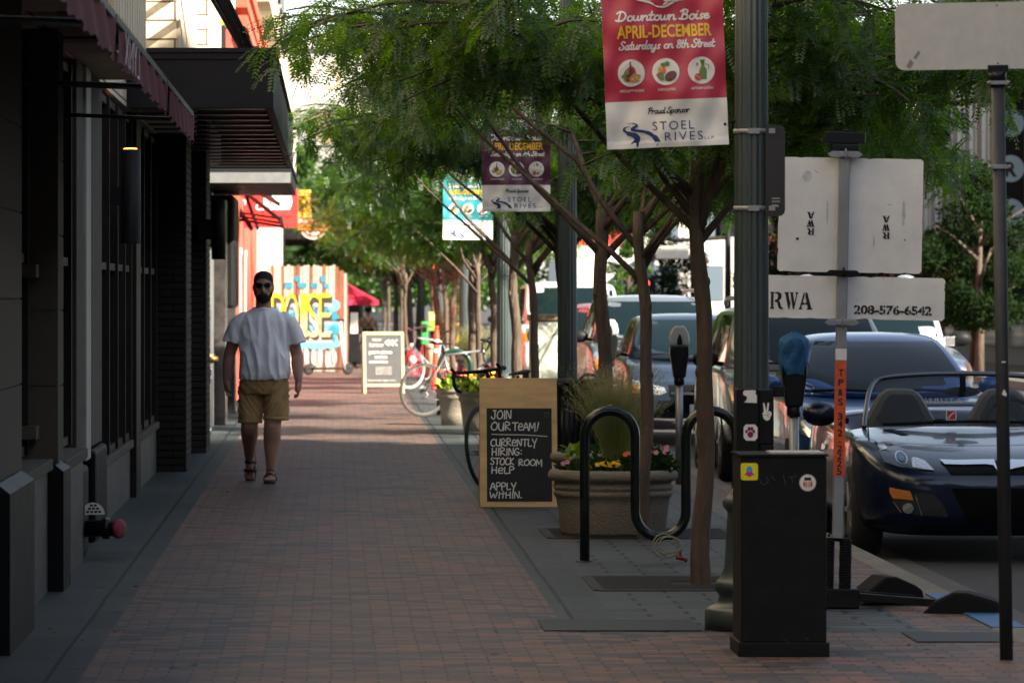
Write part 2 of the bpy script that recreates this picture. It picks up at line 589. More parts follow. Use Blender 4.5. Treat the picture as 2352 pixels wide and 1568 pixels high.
st = thing('storefront_building', 'nearest shop on the left with beige stone piers on black plinths', 'building', (-1.9, 10, 0))
ox, oy = -1.9, 10


def lb(b, x0, x1, y0, y1, z0, z1, m=0):
    b.box(x0 - ox, x1 - ox, y0 - oy, y1 - oy, z0, z1, m)


b = MB(); lb(b, -9, -1.9, 10, 52, 0, 11)
b.build('wall', M['wallblack'], st)
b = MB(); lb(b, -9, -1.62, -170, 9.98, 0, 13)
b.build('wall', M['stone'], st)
b = MB(); lb(b, -1.9, -1.60, 10, 52, 3.05, 11)
b.build('upper_wall', M['blocky'], st)
# stone piers with plinths, joints cut as thin grooves
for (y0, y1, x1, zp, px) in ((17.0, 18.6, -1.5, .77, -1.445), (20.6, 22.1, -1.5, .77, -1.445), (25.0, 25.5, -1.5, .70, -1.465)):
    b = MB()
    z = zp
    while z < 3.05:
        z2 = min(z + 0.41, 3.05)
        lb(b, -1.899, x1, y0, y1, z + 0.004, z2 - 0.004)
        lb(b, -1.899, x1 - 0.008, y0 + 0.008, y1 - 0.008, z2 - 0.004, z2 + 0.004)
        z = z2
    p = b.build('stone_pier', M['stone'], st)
    b = MB()
    a, c = px - ox, 0.0
    ya, yb = y0 - 0.08 - oy, y1 + 0.1 - oy
    b.box(0.002, a, ya, yb, 0, zp - 0.05)
    b.add([(0.002, ya, zp - .05), (a, ya, zp - .05), (a, yb, zp - .05), (0.002, yb, zp - .05), (0.002, ya + .06, zp), (a - .07, ya + .06, zp), (a - .07, yb - .06, zp), (0.002, yb - .06, zp)],
          [(4, 5, 6, 7), (0, 1, 5, 4), (1, 2, 6, 5), (2, 3, 7, 6)])
    b.build('plinth', M['plinth'], p)
# low tiled walls with sills
for (y0, y1, x1, z1) in ((18.7, 20.5, -1.55, .68), (22.2, 24.9, -1.55, .66), (25.65, 27.85, -1.52, .62), (31.3, 36.3, -1.61, .40), (37.2, 41.4, -1.60, .40)):
    b = MB(); lb(b, -1.898, x1, y0, y1, 0, z1 - .001)
    p = b.build('tile_panel', M['tile'], st)
    b = MB(); lb(b, -1.896, x1 + .03, y0 + .002, y1 - .002, z1, z1 + .06)
    b.build('sill', M['stone'], p, bevel=0.006)
# windows: frames with mullions round dark panes
for (y0, y1, xg, z0, ms) in ((18.7, 20.5, -1.72, .75, (19.6,)), (22.2, 24.9, -1.72, .74, (23.5, 24.85)), (25.6, 28.0, -1.66, .70, (26.6, 27.9)), (31.3, 36.3, -1.66, .47, (31.4, 32.6, 33.9, 35.1, 36.2)), (37.2, 41.4, -1.66, .47, (37.3, 38.6, 40.0, 41.3))):
    b = MB(); lb(b, xg - .05, xg, y0 + .02, y1 - .02, z0, 3.0)
    p = b.build('window', M['glassdark'], st)
    b = MB()
    for ym in ms: lb(b, xg - .03, xg + .07, ym - .035, ym + .035, z0, 3.0)
    for zz in (z0, 1.78, 2.95): lb(b, xg - .03, xg + .05, y0, y1, zz, zz + .05)
    b.build('frame', M['bronze'], p)
# sash ledges beside the first pane
b = MB()
for zz in (0.83, 1.70): lb(b, -1.70, -1.60, 24.7, 24.99, zz, zz + .07)
each(b, 'ledge', M['stone'], st)
# painted white pilaster and its black bases, further bronze piers
b = MB()
lb(b, -1.85, -1.55, 28.85, 29.35, .56, 3.04)
b.build('white_pilaster', mat('grey white paint', (.30, .30, .28), .5, var=.08), st, bevel=.01)
b = MB(); lb(b, -1.85, -1.57, 28.05, 28.75, .56, 3.04); b.build('stone_pier', M['stone'], st)
b = MB(); lb(b, -1.85, -1.575, 29.45, 31.2, .62, 3.04); b.build('stone_pier', M['stone'], st)
for (y0, y1, x1, z1) in ((27.9, 28.7, -1.53, .55), (29.8, 31.25, -1.54, .60)):
    b = MB(); lb(b, -1.89, x1, y0, y1, 0, z1); b.build('plinth', M['plinth'], st, bevel=.03)
b = MB(); lb(b, -1.89, -1.56, 36.35, 37.15, 0, 3.04); b.build('bronze_pier', M['bronze'], st)
# dark brick piers by the door
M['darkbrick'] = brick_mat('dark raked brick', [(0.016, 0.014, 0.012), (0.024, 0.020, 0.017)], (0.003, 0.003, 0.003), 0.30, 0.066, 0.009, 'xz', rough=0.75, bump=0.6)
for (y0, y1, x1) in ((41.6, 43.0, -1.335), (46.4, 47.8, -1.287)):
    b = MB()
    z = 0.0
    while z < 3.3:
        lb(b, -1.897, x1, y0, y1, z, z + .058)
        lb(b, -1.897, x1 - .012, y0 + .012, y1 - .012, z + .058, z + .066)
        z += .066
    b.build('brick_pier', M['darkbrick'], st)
b = MB(); lb(b, -1.86, -1.80, 43.1, 46.3, 0.05, 2.9); p = b.build('entrance_door', M['glassdark'], st)
b = MB()
for ym in (43.15, 44.7, 46.25): lb(b, -1.84, -1.75, ym - .05, ym + .05, 0, 2.9)
b.build('frame', M['bronze'], p)
# upper fluted pilasters with coursed camera-side faces
for (y0, y1) in ((19.0, 23.6), (26.6, 31.2), (38.0, 42.7), (47.5, 51.9)):
    b = MB(); lb(b, -1.599, -1.30, y0, y1, 3.06, 10.9); p = b.build('pilaster', M['block'], st)
    b = MB()
    n = int((y1 - y0) / .33)
    for i in range(n):
        yc = y0 + (i + .5) * (y1 - y0) / n
        lb(b, -1.30, -1.272, yc - .11, yc + .11, 3.07, 10.85)
    b.build('fluting', M['flute'], p)
b = MB()
for y0 in (32.0, 43.4):
    lb(b, -1.62, -1.585, y0 + .3, y0 + 4.0, 4.6, 6.8)
each(b, 'upper_window', M['glassdark'], st)

# ---------------------------------------------------------------- red awning
M['redcloth'] = mat('dark red awning cloth', (0.095, 0.012, 0.016), 0.85, var=0.18, vscale=5, stretch=(1, 1, .4))
aw = thing('shop_awning', 'dark red awning with short hanging valance over the nearest shop windows', 'awning', (-1.6, 12, 2.5))
segs = [(12.0, 17.6), (17.75, 23.1), (23.25, 27.5)]
b = MB(); fr = MB(); va = MB()
for (y0, y1) in segs:
    a, c = y0 - 12, y1 - 12
    b.add([(0, a, .95), (.75, a, .17), (.75, c, .17), (0, c, .95), (0, a, .94), (.742, a, .162), (.742, c, .162), (0, c, .94)], [(0, 1, 2, 3), (7, 6, 5, 4), (0, 4, 5, 1), (3, 2, 6, 7)])
    n = int((c - a) / .22)

    def vf(s, t, a=a, c=c, n=n):
        y = a + (c - a) * s
        lo = 0.012 * abs(math.sin(s * n * PI))
        return (.755 + .012 * math.sin(s * 37 + t * 2) + .01 * (1 - t), y, lo + (.165 - lo) * t)
    va.grid(vf, n * 6, 4)
    for yy in (a + .03, c - .03):
        fr.tube([(0.0, yy, .93), (.74, yy, .15)], .014, 8)
        fr.tube([(0.0, yy, .18), (.74, yy, .15)], .012, 8)
    fr.beam((.745, a, .18), (.745, c, .18), .035, .03)
b.build('awning_top', M['redcloth'], aw)
va.build('valance', M['redcloth'], aw)
fr.build('frame', mat('grey awning frame', (0.06, 0.075, 0.07), .5, .3), aw)
# white lettering painted on the valance, read from the street side
lt = MB()
lt.text("LYNX", 0, 0, .13, 1.35, off=-.015)
lt.v = [(.772, 4.4 - v[0] * 1.0 + 3.2, .02 + v[2]) for v in lt.v]
lt.build('lettering', M['white'], aw)

# ---------------------------------------------------------------- wall sconces and fire connection
M['glow'] = mat('warm lamp glow', (0.9, 0.4, 0.1), .5, emit=(1.0, 0.30, 0.04), estr=2.2)


def sconce(x, y, z, r, h, label):
    t = thing('wall_lamp', label, 'wall lamp', (x, y, z), group='cylinder wall lamps')
    b = MB()
    b.lathe([(r, 0), (r, h), (r - .006, h), (r - .006, h - .02)], 24, cap=False)
    b.lathe([(0.001, .03), (r - .004, .03)], 24, cap=False)
    b.box(-.30, -r * .6, -.04, .04, h * .4, h * .6)
    b.build('housing', M['black'], t)
    g = MB(); g.lathe([(0.001, h + .011), (r * .6, h + .008), (r - .008, h - .012)], 24, cap=False)
    g.build('lamp', M['glow'], t)


sconce(-1.46, 33.0, 1.97, .075, .675, 'black cylinder wall lamp with orange light showing at its top')
b = MB()
t = thing('wall_lamp', 'unlit black cylinder wall lamp on the second brick pier', 'wall lamp', (-1.16, 46.2, 1.95), group='cylinder wall lamps')
b.lathe([(.07, 0), (.07, .6)], 24); b.box(-.2, -.04, -.04, .2, .2, .4)
b.build('housing', M['black'], t)
fc = thing('fire_connection', 'short black pipe with red cap on the black plinth, white tag above', 'fire connection', (-1.53, 28.3, .17))
b = MB()
Mx = Matrix.Rotation(R(90), 4, 'Y')
b.lathe([(.05, -.05), (.05, .10), (.066, .11), (.066, .15)], 20, M=Mx)
b.build('pipe', M['blackgloss'], fc)
b = MB()
Mc = Matrix.Translation((.20, -.03, 0)) @ Matrix.Rotation(R(-38), 4, 'Z') @ Matrix.Rotation(R(90), 4, 'Y')
b.lathe([(.048, -.06), (.048, .0), (.060, .0), (.060, .02), (.05, .028), (.02, .03)], 24, M=Mc)
b.build('cap', mat('faded red cap', (0.24, 0.03, 0.05), .6, var=.2, vscale=30), fc)
b = MB()
Mt = Matrix.Translation((.05, -.03, .085)) @ Matrix.Rotation(R(20), 4, 'Z')
pts = [(math.cos(a) * .075, math.sin(a) * .075) for a in [PI * k / 12 for k in range(13)]]
b.prism(pts, 0, .008, M=Mt)
b.build('tag_plate', M['offwhite'], fc)
b = MB()
for k in range(3):
    for j in range(4 - k): b.box(-.045 + k * .012 + j * .026, -.028 + k * .012 + j * .026, -.004, -.001, .012 + k * .02, .024 + k * .02, M=Mt)
b.build('lettering', M['ink'], fc)

# ---------------------------------------------------------------- metal canopies hung on rods
M['canopy'] = mat('black canopy metal', (0.016, 0.016, 0.020), .6, 0, .12, var=.12, vscale=3)
M['slat'] = mat('canopy slats', (0.075, 0.062, 0.060), .35, 0, .3)


def canopy(y0, y1, x1, z0, z1, label, n, lip):
    t = thing('entrance_canopy', label, 'canopy', (-1.6, y0, z0))
    W = x1 + 1.6
    Lc = y1 - y0
    b = MB()
    b.box(0, W, 0, .06, 0, z1 - z0)
    b.box(W - .06, W, .06, Lc, 0, (z1 - z0))
    b.box(0, W - .06, Lc - .06, Lc, 0, z1 - z0)
    b.build('fascia', M['canopy'], t, bevel=.004)
    b = MB()
    b.box(-.02, W + .025, -.03, Lc, z1 - z0, z1 - z0 + .035); b.box(-.02, W + .012, -.015, .0, z1 - z0 - .05, z1 - z0)
    b.build('trim', M['canopy'], t)
    b = MB()
    for i in range(n):
        yy = .35 + (Lc - .6) * i / (n - 1)
        b.box(.02, W - .07, yy - .11, yy + .11, .005, .022)
    b.build('slats', M['slat'], t)
    b = MB(); b.box(.01, W - .062, .07, Lc - .07, (z1 - z0) * .8, (z1 - z0) * .85); b.build('dark_gap_backing', M['wallblack'], t)  # dark sheet added above the slats so their gaps read as shade
    if lip:
        b = MB(); b.box(0, W, -.08, -.001, -.02, .10); b.build('edge_beam', M['alu'], t)
    return t


cp = canopy(35.5, 52.3, -.467, 3.04, 3.47, 'large black metal canopy with slatted underside hung on rods', 15, False)
rods, brk = MB(), MB()
for i, yy in enumerate((36.0, 37.6, 39.2, 40.8, 42.4)):
    a = Vector((.34, yy - 35.5 - 6.5, 1.62 - .05 * i))
    e = Vector((.96, yy - 35.5 + 1.5, .50))
    rods.tube([a, e], .022 if i < 3 else .03, 8)
    m1 = a.lerp(e, .16); m2 = a.lerp(e, .22)
    rods.tube([m1, m2], .036, 8)
    m1 = a.lerp(e, .86); m2 = a.lerp(e, .90)
    rods.tube([m1, m2], .034, 8)
    brk.box(a.x - .0, a.x + .10, a.y - .26, a.y + .04, a.z - .12, a.z + .02)
    brk.box(e.x - .03, e.x + .03, e.y - .1, e.y + .1, .47, .58)
each(rods, 'rod', M['canopy'], cp, 3)
each(brk, 'bracket', M['canopy'], cp)
canopy(53.0, 61.0, -.50, 2.90, 3.06, 'lower farther black slatted canopy with a pale front edge', 8, True)

# ================================================================ second shop: polished panels and door hardware
s2 = thing('polished_shopfront', 'shopfront with steel panel and dark polished pilasters beyond the brick piers', 'building', (-1.9, 52, 0))
oy = 52
b = MB(); lb(b, -9, -1.62, 52.01, 69, 0, 9); b.build('wall', M['wallblack'], s2)
b = MB(); lb(b, -1.61, -1.46, 52.1, 55.9, 0, 2.15); b.build('steel_panel', mat('brushed steel', (.42, .43, .43), .35, .8, var=.2, vscale=3, stretch=(1, 1, .15)), s2)
M['granite'] = mat('polished dark granite', (.045, .040, .038), .25, 0, .5, var=.5, vscale=5)
for (y0, y1) in ((56.2, 57.4), (61.8, 62.8)):
    b = MB(); lb(b, -1.61, -1.33, y0, y1, 0, 2.75); b.build('pilaster', M['granite'], s2)
b = MB(); lb(b, -1.61, -1.26, 58.2, 61.0, 1.42, 2.85); b.build('box_sign', M['black'], s2, bevel=.04)
for (y0, y1, x1) in ((63.6, 64.3, -1.42), (65.2, 65.6, -1.42), (66.6, 67.8, -1.45)):
    b = MB(); lb(b, -1.6, x1, y0, y1, 0, 2.6); b.build('white_jamb', M['white'], s2)
b = MB(); lb(b, -1.605, -1.52, 62.9, 68.9, 0.05, 2.7); b.build('door_glass', M['glassdark'], s2)
fp = thing('sprinkler_pipe', 'short brass sprinkler pipe sticking out above curved chrome bars', 'pipe', (-1.45, 51.4, .9))
b = MB(); b.tube([(-.15, .3, 0), (.02, 0, 0), (.10, -.05, -.02)], .055, 14); b.lathe([(.075, 0), (.075, .05)], 16, c=(.085, -.05, -.045)); b.build('pipe', mat('old brass', (.22, .13, .05), .4, .8, var=.3), fp)
b = MB()
for k in range(3):
    b.tube(smooth_path([(-.06, .1, -.06), (.02 + .022 * k, -.02 * k, -.10 - .01 * k), (.03 + .022 * k, -.02 * k, -.2), (.02 + .02 * k, -.02 * k, -.30), (-.06, .1, -.36)], 5), .010, 8)
b.tube(smooth_path([(-.06, .1, -.42), (.03, 0, -.43), (.05, 0, -.50)], 5), .016, 8)
b.lathe([(.05, -.88), (.055, -.80), (.03, -.78)], 16, c=(.03, 0, 0))
b.build('bars', M['chrome'], fp)

# ================================================================ third: red shop, then cream return and the fenced yard
oy = 69
s3 = thing('red_shopfront', 'coral red stucco shop with white window strips behind the walking man', 'building', (-1.9, 69, 0))
b = MB(); lb(b, -9, -1.55, 69.02, 92.8, 0, 7.5); b.build('wall', M['coral'], s3)
b = MB(); lb(b, -1.551, -1.44, 69.05, 82.5, 0, 3.1); b.build('lower_wall', M['coral'], s3)
b = MB()
for z in (3.3, 5.6, 5.9, 6.3): lb(b, -1.55, -1.30 if z > 5 else -1.40, 69.1, 92.7, z, z + .18)
b.build('cornice', mat('red brown cornice', (.42, .09, .05), .7, var=.1), s3)
for y0 in (70.5, 74.6):
    b = MB(); lb(b, -1.6, -1.425, y0, y0 + 1.0, 0.0, 2.3); p = b.build('white_window', M['white'], s3)
    b = MB(); lb(b, -1.5, -1.418, y0 + .25, y0 + .6, .1, 2.2); b.build('pane', M['glassdark'], p)
oy = 93
s4 = thing('cream_building', 'sunlit cream building standing behind the painted fence', 'building', (-1.9, 93, 0))
b = MB(); lb(b, -10, -1.08, 96.0, 130, 0, 6.5); b.build('wall', M['cream'], s4)
b = MB(); lb(b, -1.06, -1.03, 97, 129, 1.2, 3.4); b.build('shop_window', M['glassdark'], s4)
b = MB(); lb(b, -1.06, -.35, 97.5, 112, 2.75, 2.95); b.build('dark_awning', M['black'], s4)
s5 = thing('old_stone_building', 'tall weathered tan stone building high on the left skyline', 'building', (-1.9, 72, 7))
oy = 72
b = MB()
for (x1, z0, z1) in ((-1.30, 7.5, 8.2), (-1.45, 8.2, 14.5)):
    lb(b, -10, x1, 93, 128, z0 - 7, z1 - 7)
b.build('wall', mat('tan weathered stone', (.42, .36, .27), .85, var=.35, vscale=1.5, bump=.4, bscale=6), s5)
b = MB()
for yy in range(94, 127, 4): lb(b, -1.44, -1.36, yy, yy + 1.6, 2.0, 3.2); lb(b, -1.44, -1.36, yy, yy + 1.6, 4.6, 6.0)
each(b, 'window', M['glassdark'], s5)

# blade signs fixed high on the facades
M['cyan'] = mat('pale blue sign', (.35, .52, .55), .5)
def blade(name, label, u0, u1, v0, v1, Y, ms, th=.12):
    t = thing(name, label, 'sign', P(u0, v1, Y))
    a, c = P(u0, v1, Y), P(u1, v0, Y)
    b = MB(); b.box(0, c.x - a.x, 0, th, 0, c.z - a.z); b.build('panel', ms, t, bevel=.01)
    b = MB(); b.tube([(0.02, th / 2, (c.z - a.z) * .8), (-.35, th / 2, (c.z - a.z) * .8)], .02, 6); b.build('arm', M['black'], t)
    return t, c.x - a.x, c.z - a.z


t, W_, H_ = blade('blade_sign', 'narrow white and grey blue blade sign high above the canopy', 462, 482, -30, 68, 55, M['white'])
b = MB(); b.box(.01, W_ * .55, -.006, -.002, .03, H_ - .05); b.build('sign_face', mat('grey blue sign face', (.12, .15, .19), .4), t)
t, W_, H_ = blade('blade_sign', 'narrow white blade sign with pale stripes high above the canopy', 483, 503, -30, 62, 57, M['white'])
b = MB()
for i in range(4): b.box(W_ * (.1 + .2 * i), W_ * (.2 + .2 * i), -.006, -.002, .05 * i + .05, H_ - .05)
b.build('sign_face', M['cyan'], t)
t, W_, H_ = blade('blade_sign', 'mustard yellow blade sign between two white ones above the canopy', 505, 517, -30, 58, 59, M['yellow'])
t, W_, H_ = blade('blade_sign', 'plain white box sign in front of the red cornices', 516, 538, -30, 62, 61, M['white'], .5)

# ---------------------------------------------------------------- the red square sign
t, W_, H_ = blade('red_shop_sign', 'bright red square hanging sign with white letters and white half disc', 548, 684, 434, 522, 73, mat('signal red panel', (.72, .035, .03), .45))
k = W_ / 136.0
b = MB()
b.disc(90 * k, 60 * k, 33 * k, y=-.006)
b.box(-13 * k, 3 * k, -.02, .0, 32 * k, 85 * k)
for i in range(3): b.box(-13 * k, 3 * k, -.02, 0, (24 - 9 * i) * k, (29 - 9 * i) * k)
b.build('white_shapes', M['white'], t)
b = MB()
b.stroke([(68 * k, 47 * k), (70 * k, 75 * k), (84 * k, 80 * k), (96 * k, 70 * k), (97 * k, 52 * k), (97 * k, 38 * k)], 1.6 * k, y=-.011)
b.box(57 * k, 123 * k, -.012, -.007, 26 * k, 41 * k); b.box(72 * k, 75 * k, -.013, -.007, 40 * k, 95 * k)
b.build('red_lines', mat('signal red ink', (.72, .035, .03), .5), t)
b = MB()
b.text("T", 10 * k, 52 * k, 12 * k, y=-.012, off=.03); b.text("CE", 39 * k, 40 * k, 14 * k, y=-.016, off=.03); b.text("E", 54 * k, 73 * k, 10 * k, y=-.012, off=.03)
for i in range(3): b.box((72 + 12 * i) * k, (78 + 12 * i) * k, -.018, -.012, 40 * k, (50 + 6 * i) * k)
b.build('lettering', M['white'], t)

# folded awning frame
af = thing('awning_frame', 'bare black folding awning frame jutting out under the far canopy', 'awning frame', P(490, 480, 70))
o_ = P(490, 480, 70)
b = MB()
for (u0, v0, Y0, u1, v1, Y1, r) in ((560, 440, 71, 645, 505, 69, .026), (575, 432, 71.5, 640, 468, 68.5, .024), (600, 433, 72, 641, 470, 68.8, .02), (520, 437, 71, 578, 525, 69.5, .03), (560, 436, 71, 592, 524, 69.8, .026), (487, 478, 71, 645, 502, 68.5, .018), (487, 486, 71, 646, 512, 68.5, .018), (487, 494, 71, 648, 520, 68.5, .02), (500, 445, 71, 545, 462, 70, .016), (502, 470, 71, 545, 445, 70, .016), (645, 500, 69, 649, 520, 68.5, .03)):
    b.beam(P(u0, v0, Y0) - o_, P(u1, v1, Y1) - o_, r * 1.6, r * 2)
each(b, 'arm', M['black'], af)

# signs further on
t, W_, H_ = blade('fruit_sign', 'tall orange yellow hanging sign with a brown strip below round fruits', 684, 714, 436, 516, 84, mat('orange sign', (.80, .36, .06), .5))
b = MB(); b.box(0, W_, -.006, -.002, H_ * .02, H_ * .22); b.build('brown_strip', mat('brown ink', (.33, .13, .03), .6), t)
b = MB(); b.text("RO", W_ * .1, H_ * .06, H_ * .10, W_ * .6, y=-.010, off=.03); b.build('lettering', M['white'], t)
b = MB()
for (x, z, r) in ((.3, .85, .13), (.62, .80, .14), (.4, .62, .13), (.75, .60, .12), (.55, .44, .12)): b.ball((x * W_, -.01, z * H_), (r * W_ * 1.3, .02, r * W_ * 1.3), 14)
each(b, 'fruit', M['yellow'], t)
t, W_, H_ = blade('ribbon_sign', 'orange ribbon shaped hanging sign over a round cream disc', 684, 764, 512, 529, 86, mat('orange ribbon', (.80, .30, .04), .5))
b = MB()
for i in range(22):
    if i % 8 != 7: b.box((3 + i * 3.4) / 80 * W_, (5.2 + i * 3.4) / 80 * W_, -.006, -.002, H_ * .35, H_ * .62)
b.build('lettering', mat('brown ink', (.33, .13, .03), .6), t)
b = MB(); b.disc(W_ * .45, H_ * .2, W_ * .36, H_ * 1.4, y=.04); b.disc(W_ * .45, H_ * .2, W_ * .36, H_ * 1.4, y=.16); b.build('disc', M['cream'], t)
b = MB(); b.disc(W_ * .45, H_ * .2, W_ * .30, H_ * 1.1, y=.035); b.disc(W_ * .45, H_ * .2, W_ * .24, H_ * .85, y=.031, m=1); b.build('disc_rings', [M['red'], M['white']], t)
t, W_, H_ = blade('pole_lantern_sign', 'small white sign with blue band beside the orange ribbon sign', 744, 768, 480, 512, 88, M['white'])
b = MB(); b.box(0, W_, -.006, -.002, H_ * .45, H_ * .62); b.build('blue_band', M['cyan'], t)

# ================================================================ painted board fence
M['fwhite'] = mat('fence white paint', (.44, .43, .40), .7, var=.1)
M['board'] = mat('painted fence boards', (.33, .30, .25), .75, var=.1, vscale=3)
M['boardbrown'] = mat('rusty brown boards', (.16, .065, .035), .8, var=.35, vscale=5, stretch=(1, 1, .3))
M['teal'] = mat('teal paint', (.012, .17, .24), .7, var=.3, vscale=6)
M['skyblue'] = mat('light blue paint', (.10, .30, .40), .7, var=.15)
M['grafyellow'] = mat('graffiti yellow', (.68, .62, .03), .6)
M['grafcream'] = mat('graffiti cream', (.66, .56, .28), .6)
M['lilac'] = mat('lilac paint', (.30, .26, .40), .7)
M['olive'] = mat('dark olive paint', (.022, .025, .010), .7)
k = 93 / F
fe = thing('painted_fence', 'board fence covered in colourful graffiti with big yellow letters', 'fence', (XU(615, 93), 93, 0))
x0 = XU(615, 93)
W_ = XU(778, 93) - x0
H_ = HV(610, 93)
b = MB()
n = 22
for i in range(n):
    xa = W_ * i / n
    br = i in (1, 4, 8, 9, 13, 17, 21)
    b.box(xa + .003, xa + W_ / n - .003, -.012 if i % 2 else 0.0, .05, 0.02, H_ + .02 * math.sin(i * 2.3), m=1 if br else 0)
b.build('boards', [M['board'], M['boardbrown']], fe)
b = MB()
b.box(W_ + .002, W_ + .10, -.02, .06, 0, H_ - .1, m=1); b.box(W_ + .11, W_ + .16, .2, 6, 0, H_ - .15)
for i in range(6): b.box(W_ + .165, W_ + .19, .3 + i, .75 + i, .1, H_ - .25, m=1 + i % 2)
b.build('corner_post', [M['board'], M['boardbrown'], M['olive']], fe)


def gx(u): return (u - 615) * k
def gz(v): return HV(v, 93)


# cloud of blue paint behind the letters
b = MB()
rr = random.Random(4)
for i in range(70):
    u = 632 + 140 * ((i * 37 % 70) / 69); v = 742 + rr.uniform(-42, 48)
    b.disc(gx(u), gz(v), rr.uniform(8, 17) * k, rr.uniform(8, 15) * k, y=-.0205 - i * .00016, m=i % 3 == 0, n=14)
for i in range(12):
    b.disc(gx(650 + i * 10), gz(793 + rr.uniform(-6, 4)), rr.uniform(8, 12) * k, rr.uniform(7, 11) * k, y=-.033 - i * .0004, m=0, n=14)
for (u, v, ww, hh) in ((663, 655, 9, 7), (684, 640, 7, 6), (694, 655, 10, 6), (722, 655, 8, 6), (742, 640, 5, 8), (750, 656, 6, 5), (764, 720, 9, 12)):
    b.box(gx(u) - ww * k, gx(u) + ww * k, -.024, -.020, gz(v) - hh * k, gz(v) + hh * k, m=1)
b.build('blue_clouds', [M['skyblue'], M['teal']], fe)
b = MB()
for i in range(9):
    b.disc(gx(640 + i * 16), gz(820 + rr.uniform(-8, 10)), 5 * k, rr.uniform(14, 22) * k, y=-.026 - i * .0003, m=0, n=10)
each(b, 'white_drip', M['fwhite'], fe)
letters = (("B", 622, 36), ("O", 652, 34), ("I", 690, 16), ("S", 704, 32), ("E", 733, 26))
for (nm, dx, dz, yy, off, m_) in (('letter_glow', 0, 0, -.040, .05, M['lilac']), ('letter_halo', 0, 0, -.042, .03, M['fwhite']), ('letter_shadow', 4.5, -3.6, -.044, .012, M['olive'])):
    b = MB()
    for (c, u, wd) in letters:
        e = 4 if off > .04 else 2 if off > .02 else 0
        b.text(c, gx(u + dx - e), gz(775) + (dz - e) * k, (100 + 2 * e) * k, (wd + 2 * e) * k, y=yy, off=off)
    b.build(nm, m_, fe)
b = MB()
for (c, u, wd) in letters: b.text(c, gx(u), gz(775), 100 * k, wd * k, y=-.047, off=-.012)
g = b.build('letters', [M['grafyellow'], M['grafcream']], fe)
# letters fade from yellow to cream downward
nt_ = M['grafyellow'].node_tree
tc = nt_.nodes.new("ShaderNodeTexCoord"); sp = nt_.nodes.new("ShaderNodeSeparateXYZ"); mr = nt_.nodes.new("ShaderNodeMapRange"); mx = nt_.nodes.new("ShaderNodeMix")
mx.data_type = 'RGBA'
nt_.links.new(tc.outputs["Object"], sp.inputs[0]); nt_.links.new(sp.outputs[2], mr.inputs[0])
mr.inputs[1].default_value = gz(735); mr.inputs[2].default_value = gz(712)
mx.inputs[6].default_value = (.36, .32, .17, 1); mx.inputs[7].default_value = (.36, .36, .012, 1)
nt_.links.new(mr.outputs[0], mx.inputs[0]); nt_.links.new(mx.outputs[2], nt_.nodes["Principled BSDF"].inputs["Base Color"])
# ================================================================ street trees
def leaf_mat(name, col, tcol, mixf):
    m = bpy.data.materials.new(name)
    m.use_nodes = True
    nt = m.node_tree
    nt.nodes.clear()
    L = nt.links.new
    out = nt.nodes.new("ShaderNodeOutputMaterial")
    df = nt.nodes.new("ShaderNodeBsdfDiffuse"); tr = nt.nodes.new("ShaderNodeBsdfTranslucent"); gl = nt.nodes.new("ShaderNodeBsdfGlossy")
    gl.inputs["Roughness"].default_value = 0.45
    gl.inputs["Color"].default_value = (.9, .95, .9, 1)
    tc = nt.nodes.new("ShaderNodeTexCoord"); nz = nt.nodes.new("ShaderNodeTexNoise")
    nz.inputs["Scale"].default_value = 3.5; nz.inputs["Detail"].default_value = 3
    L(tc.outputs["Object"], nz.inputs[0])
    for (c, sh) in ((col, df), (tcol, tr)):
        rp = nt.nodes.new("ShaderNodeValToRGB")
        rp.color_ramp.elements[0].position = .3; rp.color_ramp.elements[1].position = .72
        rp.color_ramp.elements[0].color = (c[0] * .6, c[1] * .65, c[2] * .8, 1)
        rp.color_ramp.elements[1].color = (c[0] * 1.5, c[1] * 1.35, c[2] * 1.1, 1)
        L(nz.outputs[0], rp.inputs[0]); L(rp.outputs[0], sh.inputs["Color"])
    m1 = nt.nodes.new("ShaderNodeMixShader"); m1.inputs[0].default_value = mixf
    L(df.outputs[0], m1.inputs[1]); L(tr.outputs[0], m1.inputs[2])
    m2 = nt.nodes.new("ShaderNodeMixShader"); m2.inputs[0].default_value = .05 if mixf > .31 else .0
    L(m1.outputs[0], m2.inputs[1]); L(gl.outputs[0], m2.inputs[2])
    L(m2.outputs[0], out.inputs[0])
    return m


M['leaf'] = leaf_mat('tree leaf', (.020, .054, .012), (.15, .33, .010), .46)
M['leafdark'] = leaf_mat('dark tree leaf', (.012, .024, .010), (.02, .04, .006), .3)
M['bark'] = mat('brown bark', (.085, .060, .044), .9, var=.45, vscale=16, bump=.9, bscale=45, stretch=(1, 1, .22))


def frond(mb, base, d, up, L, pairs, ll, lw, rr):
    d = d.normalized()
    s = d.cross(up)
    s = s.normalized() if s.length > 1e-4 else Vector((1, 0, 0))
    u = s.cross(d)
    v, f = mb.v, mb.f
    p = Vector(base)
    step = L / pairs
    dd = Vector(d)
    for i in range(pairs):
        dd = (dd + Vector((0, 0, -.07))).normalized()
        p = p + dd * step
        t = i / max(1, pairs - 1)
        k = ll * (1.0 - .45 * abs(t - .4) * 1.4)
        for sg in (1, -1):
            dr = (s * sg * .86 + dd * .42 + u * rr.uniform(-.28, .12)).normalized()
            w_ = dd * lw
            n = len(v)
            m_ = p + dr * k * .5
            e = p + dr * k
            v.append(tuple(p)); v.append(tuple(m_ + w_)); v.append(tuple(e)); v.append(tuple(m_ - w_))
            f.append((n, n + 1, n + 2, n + 3))


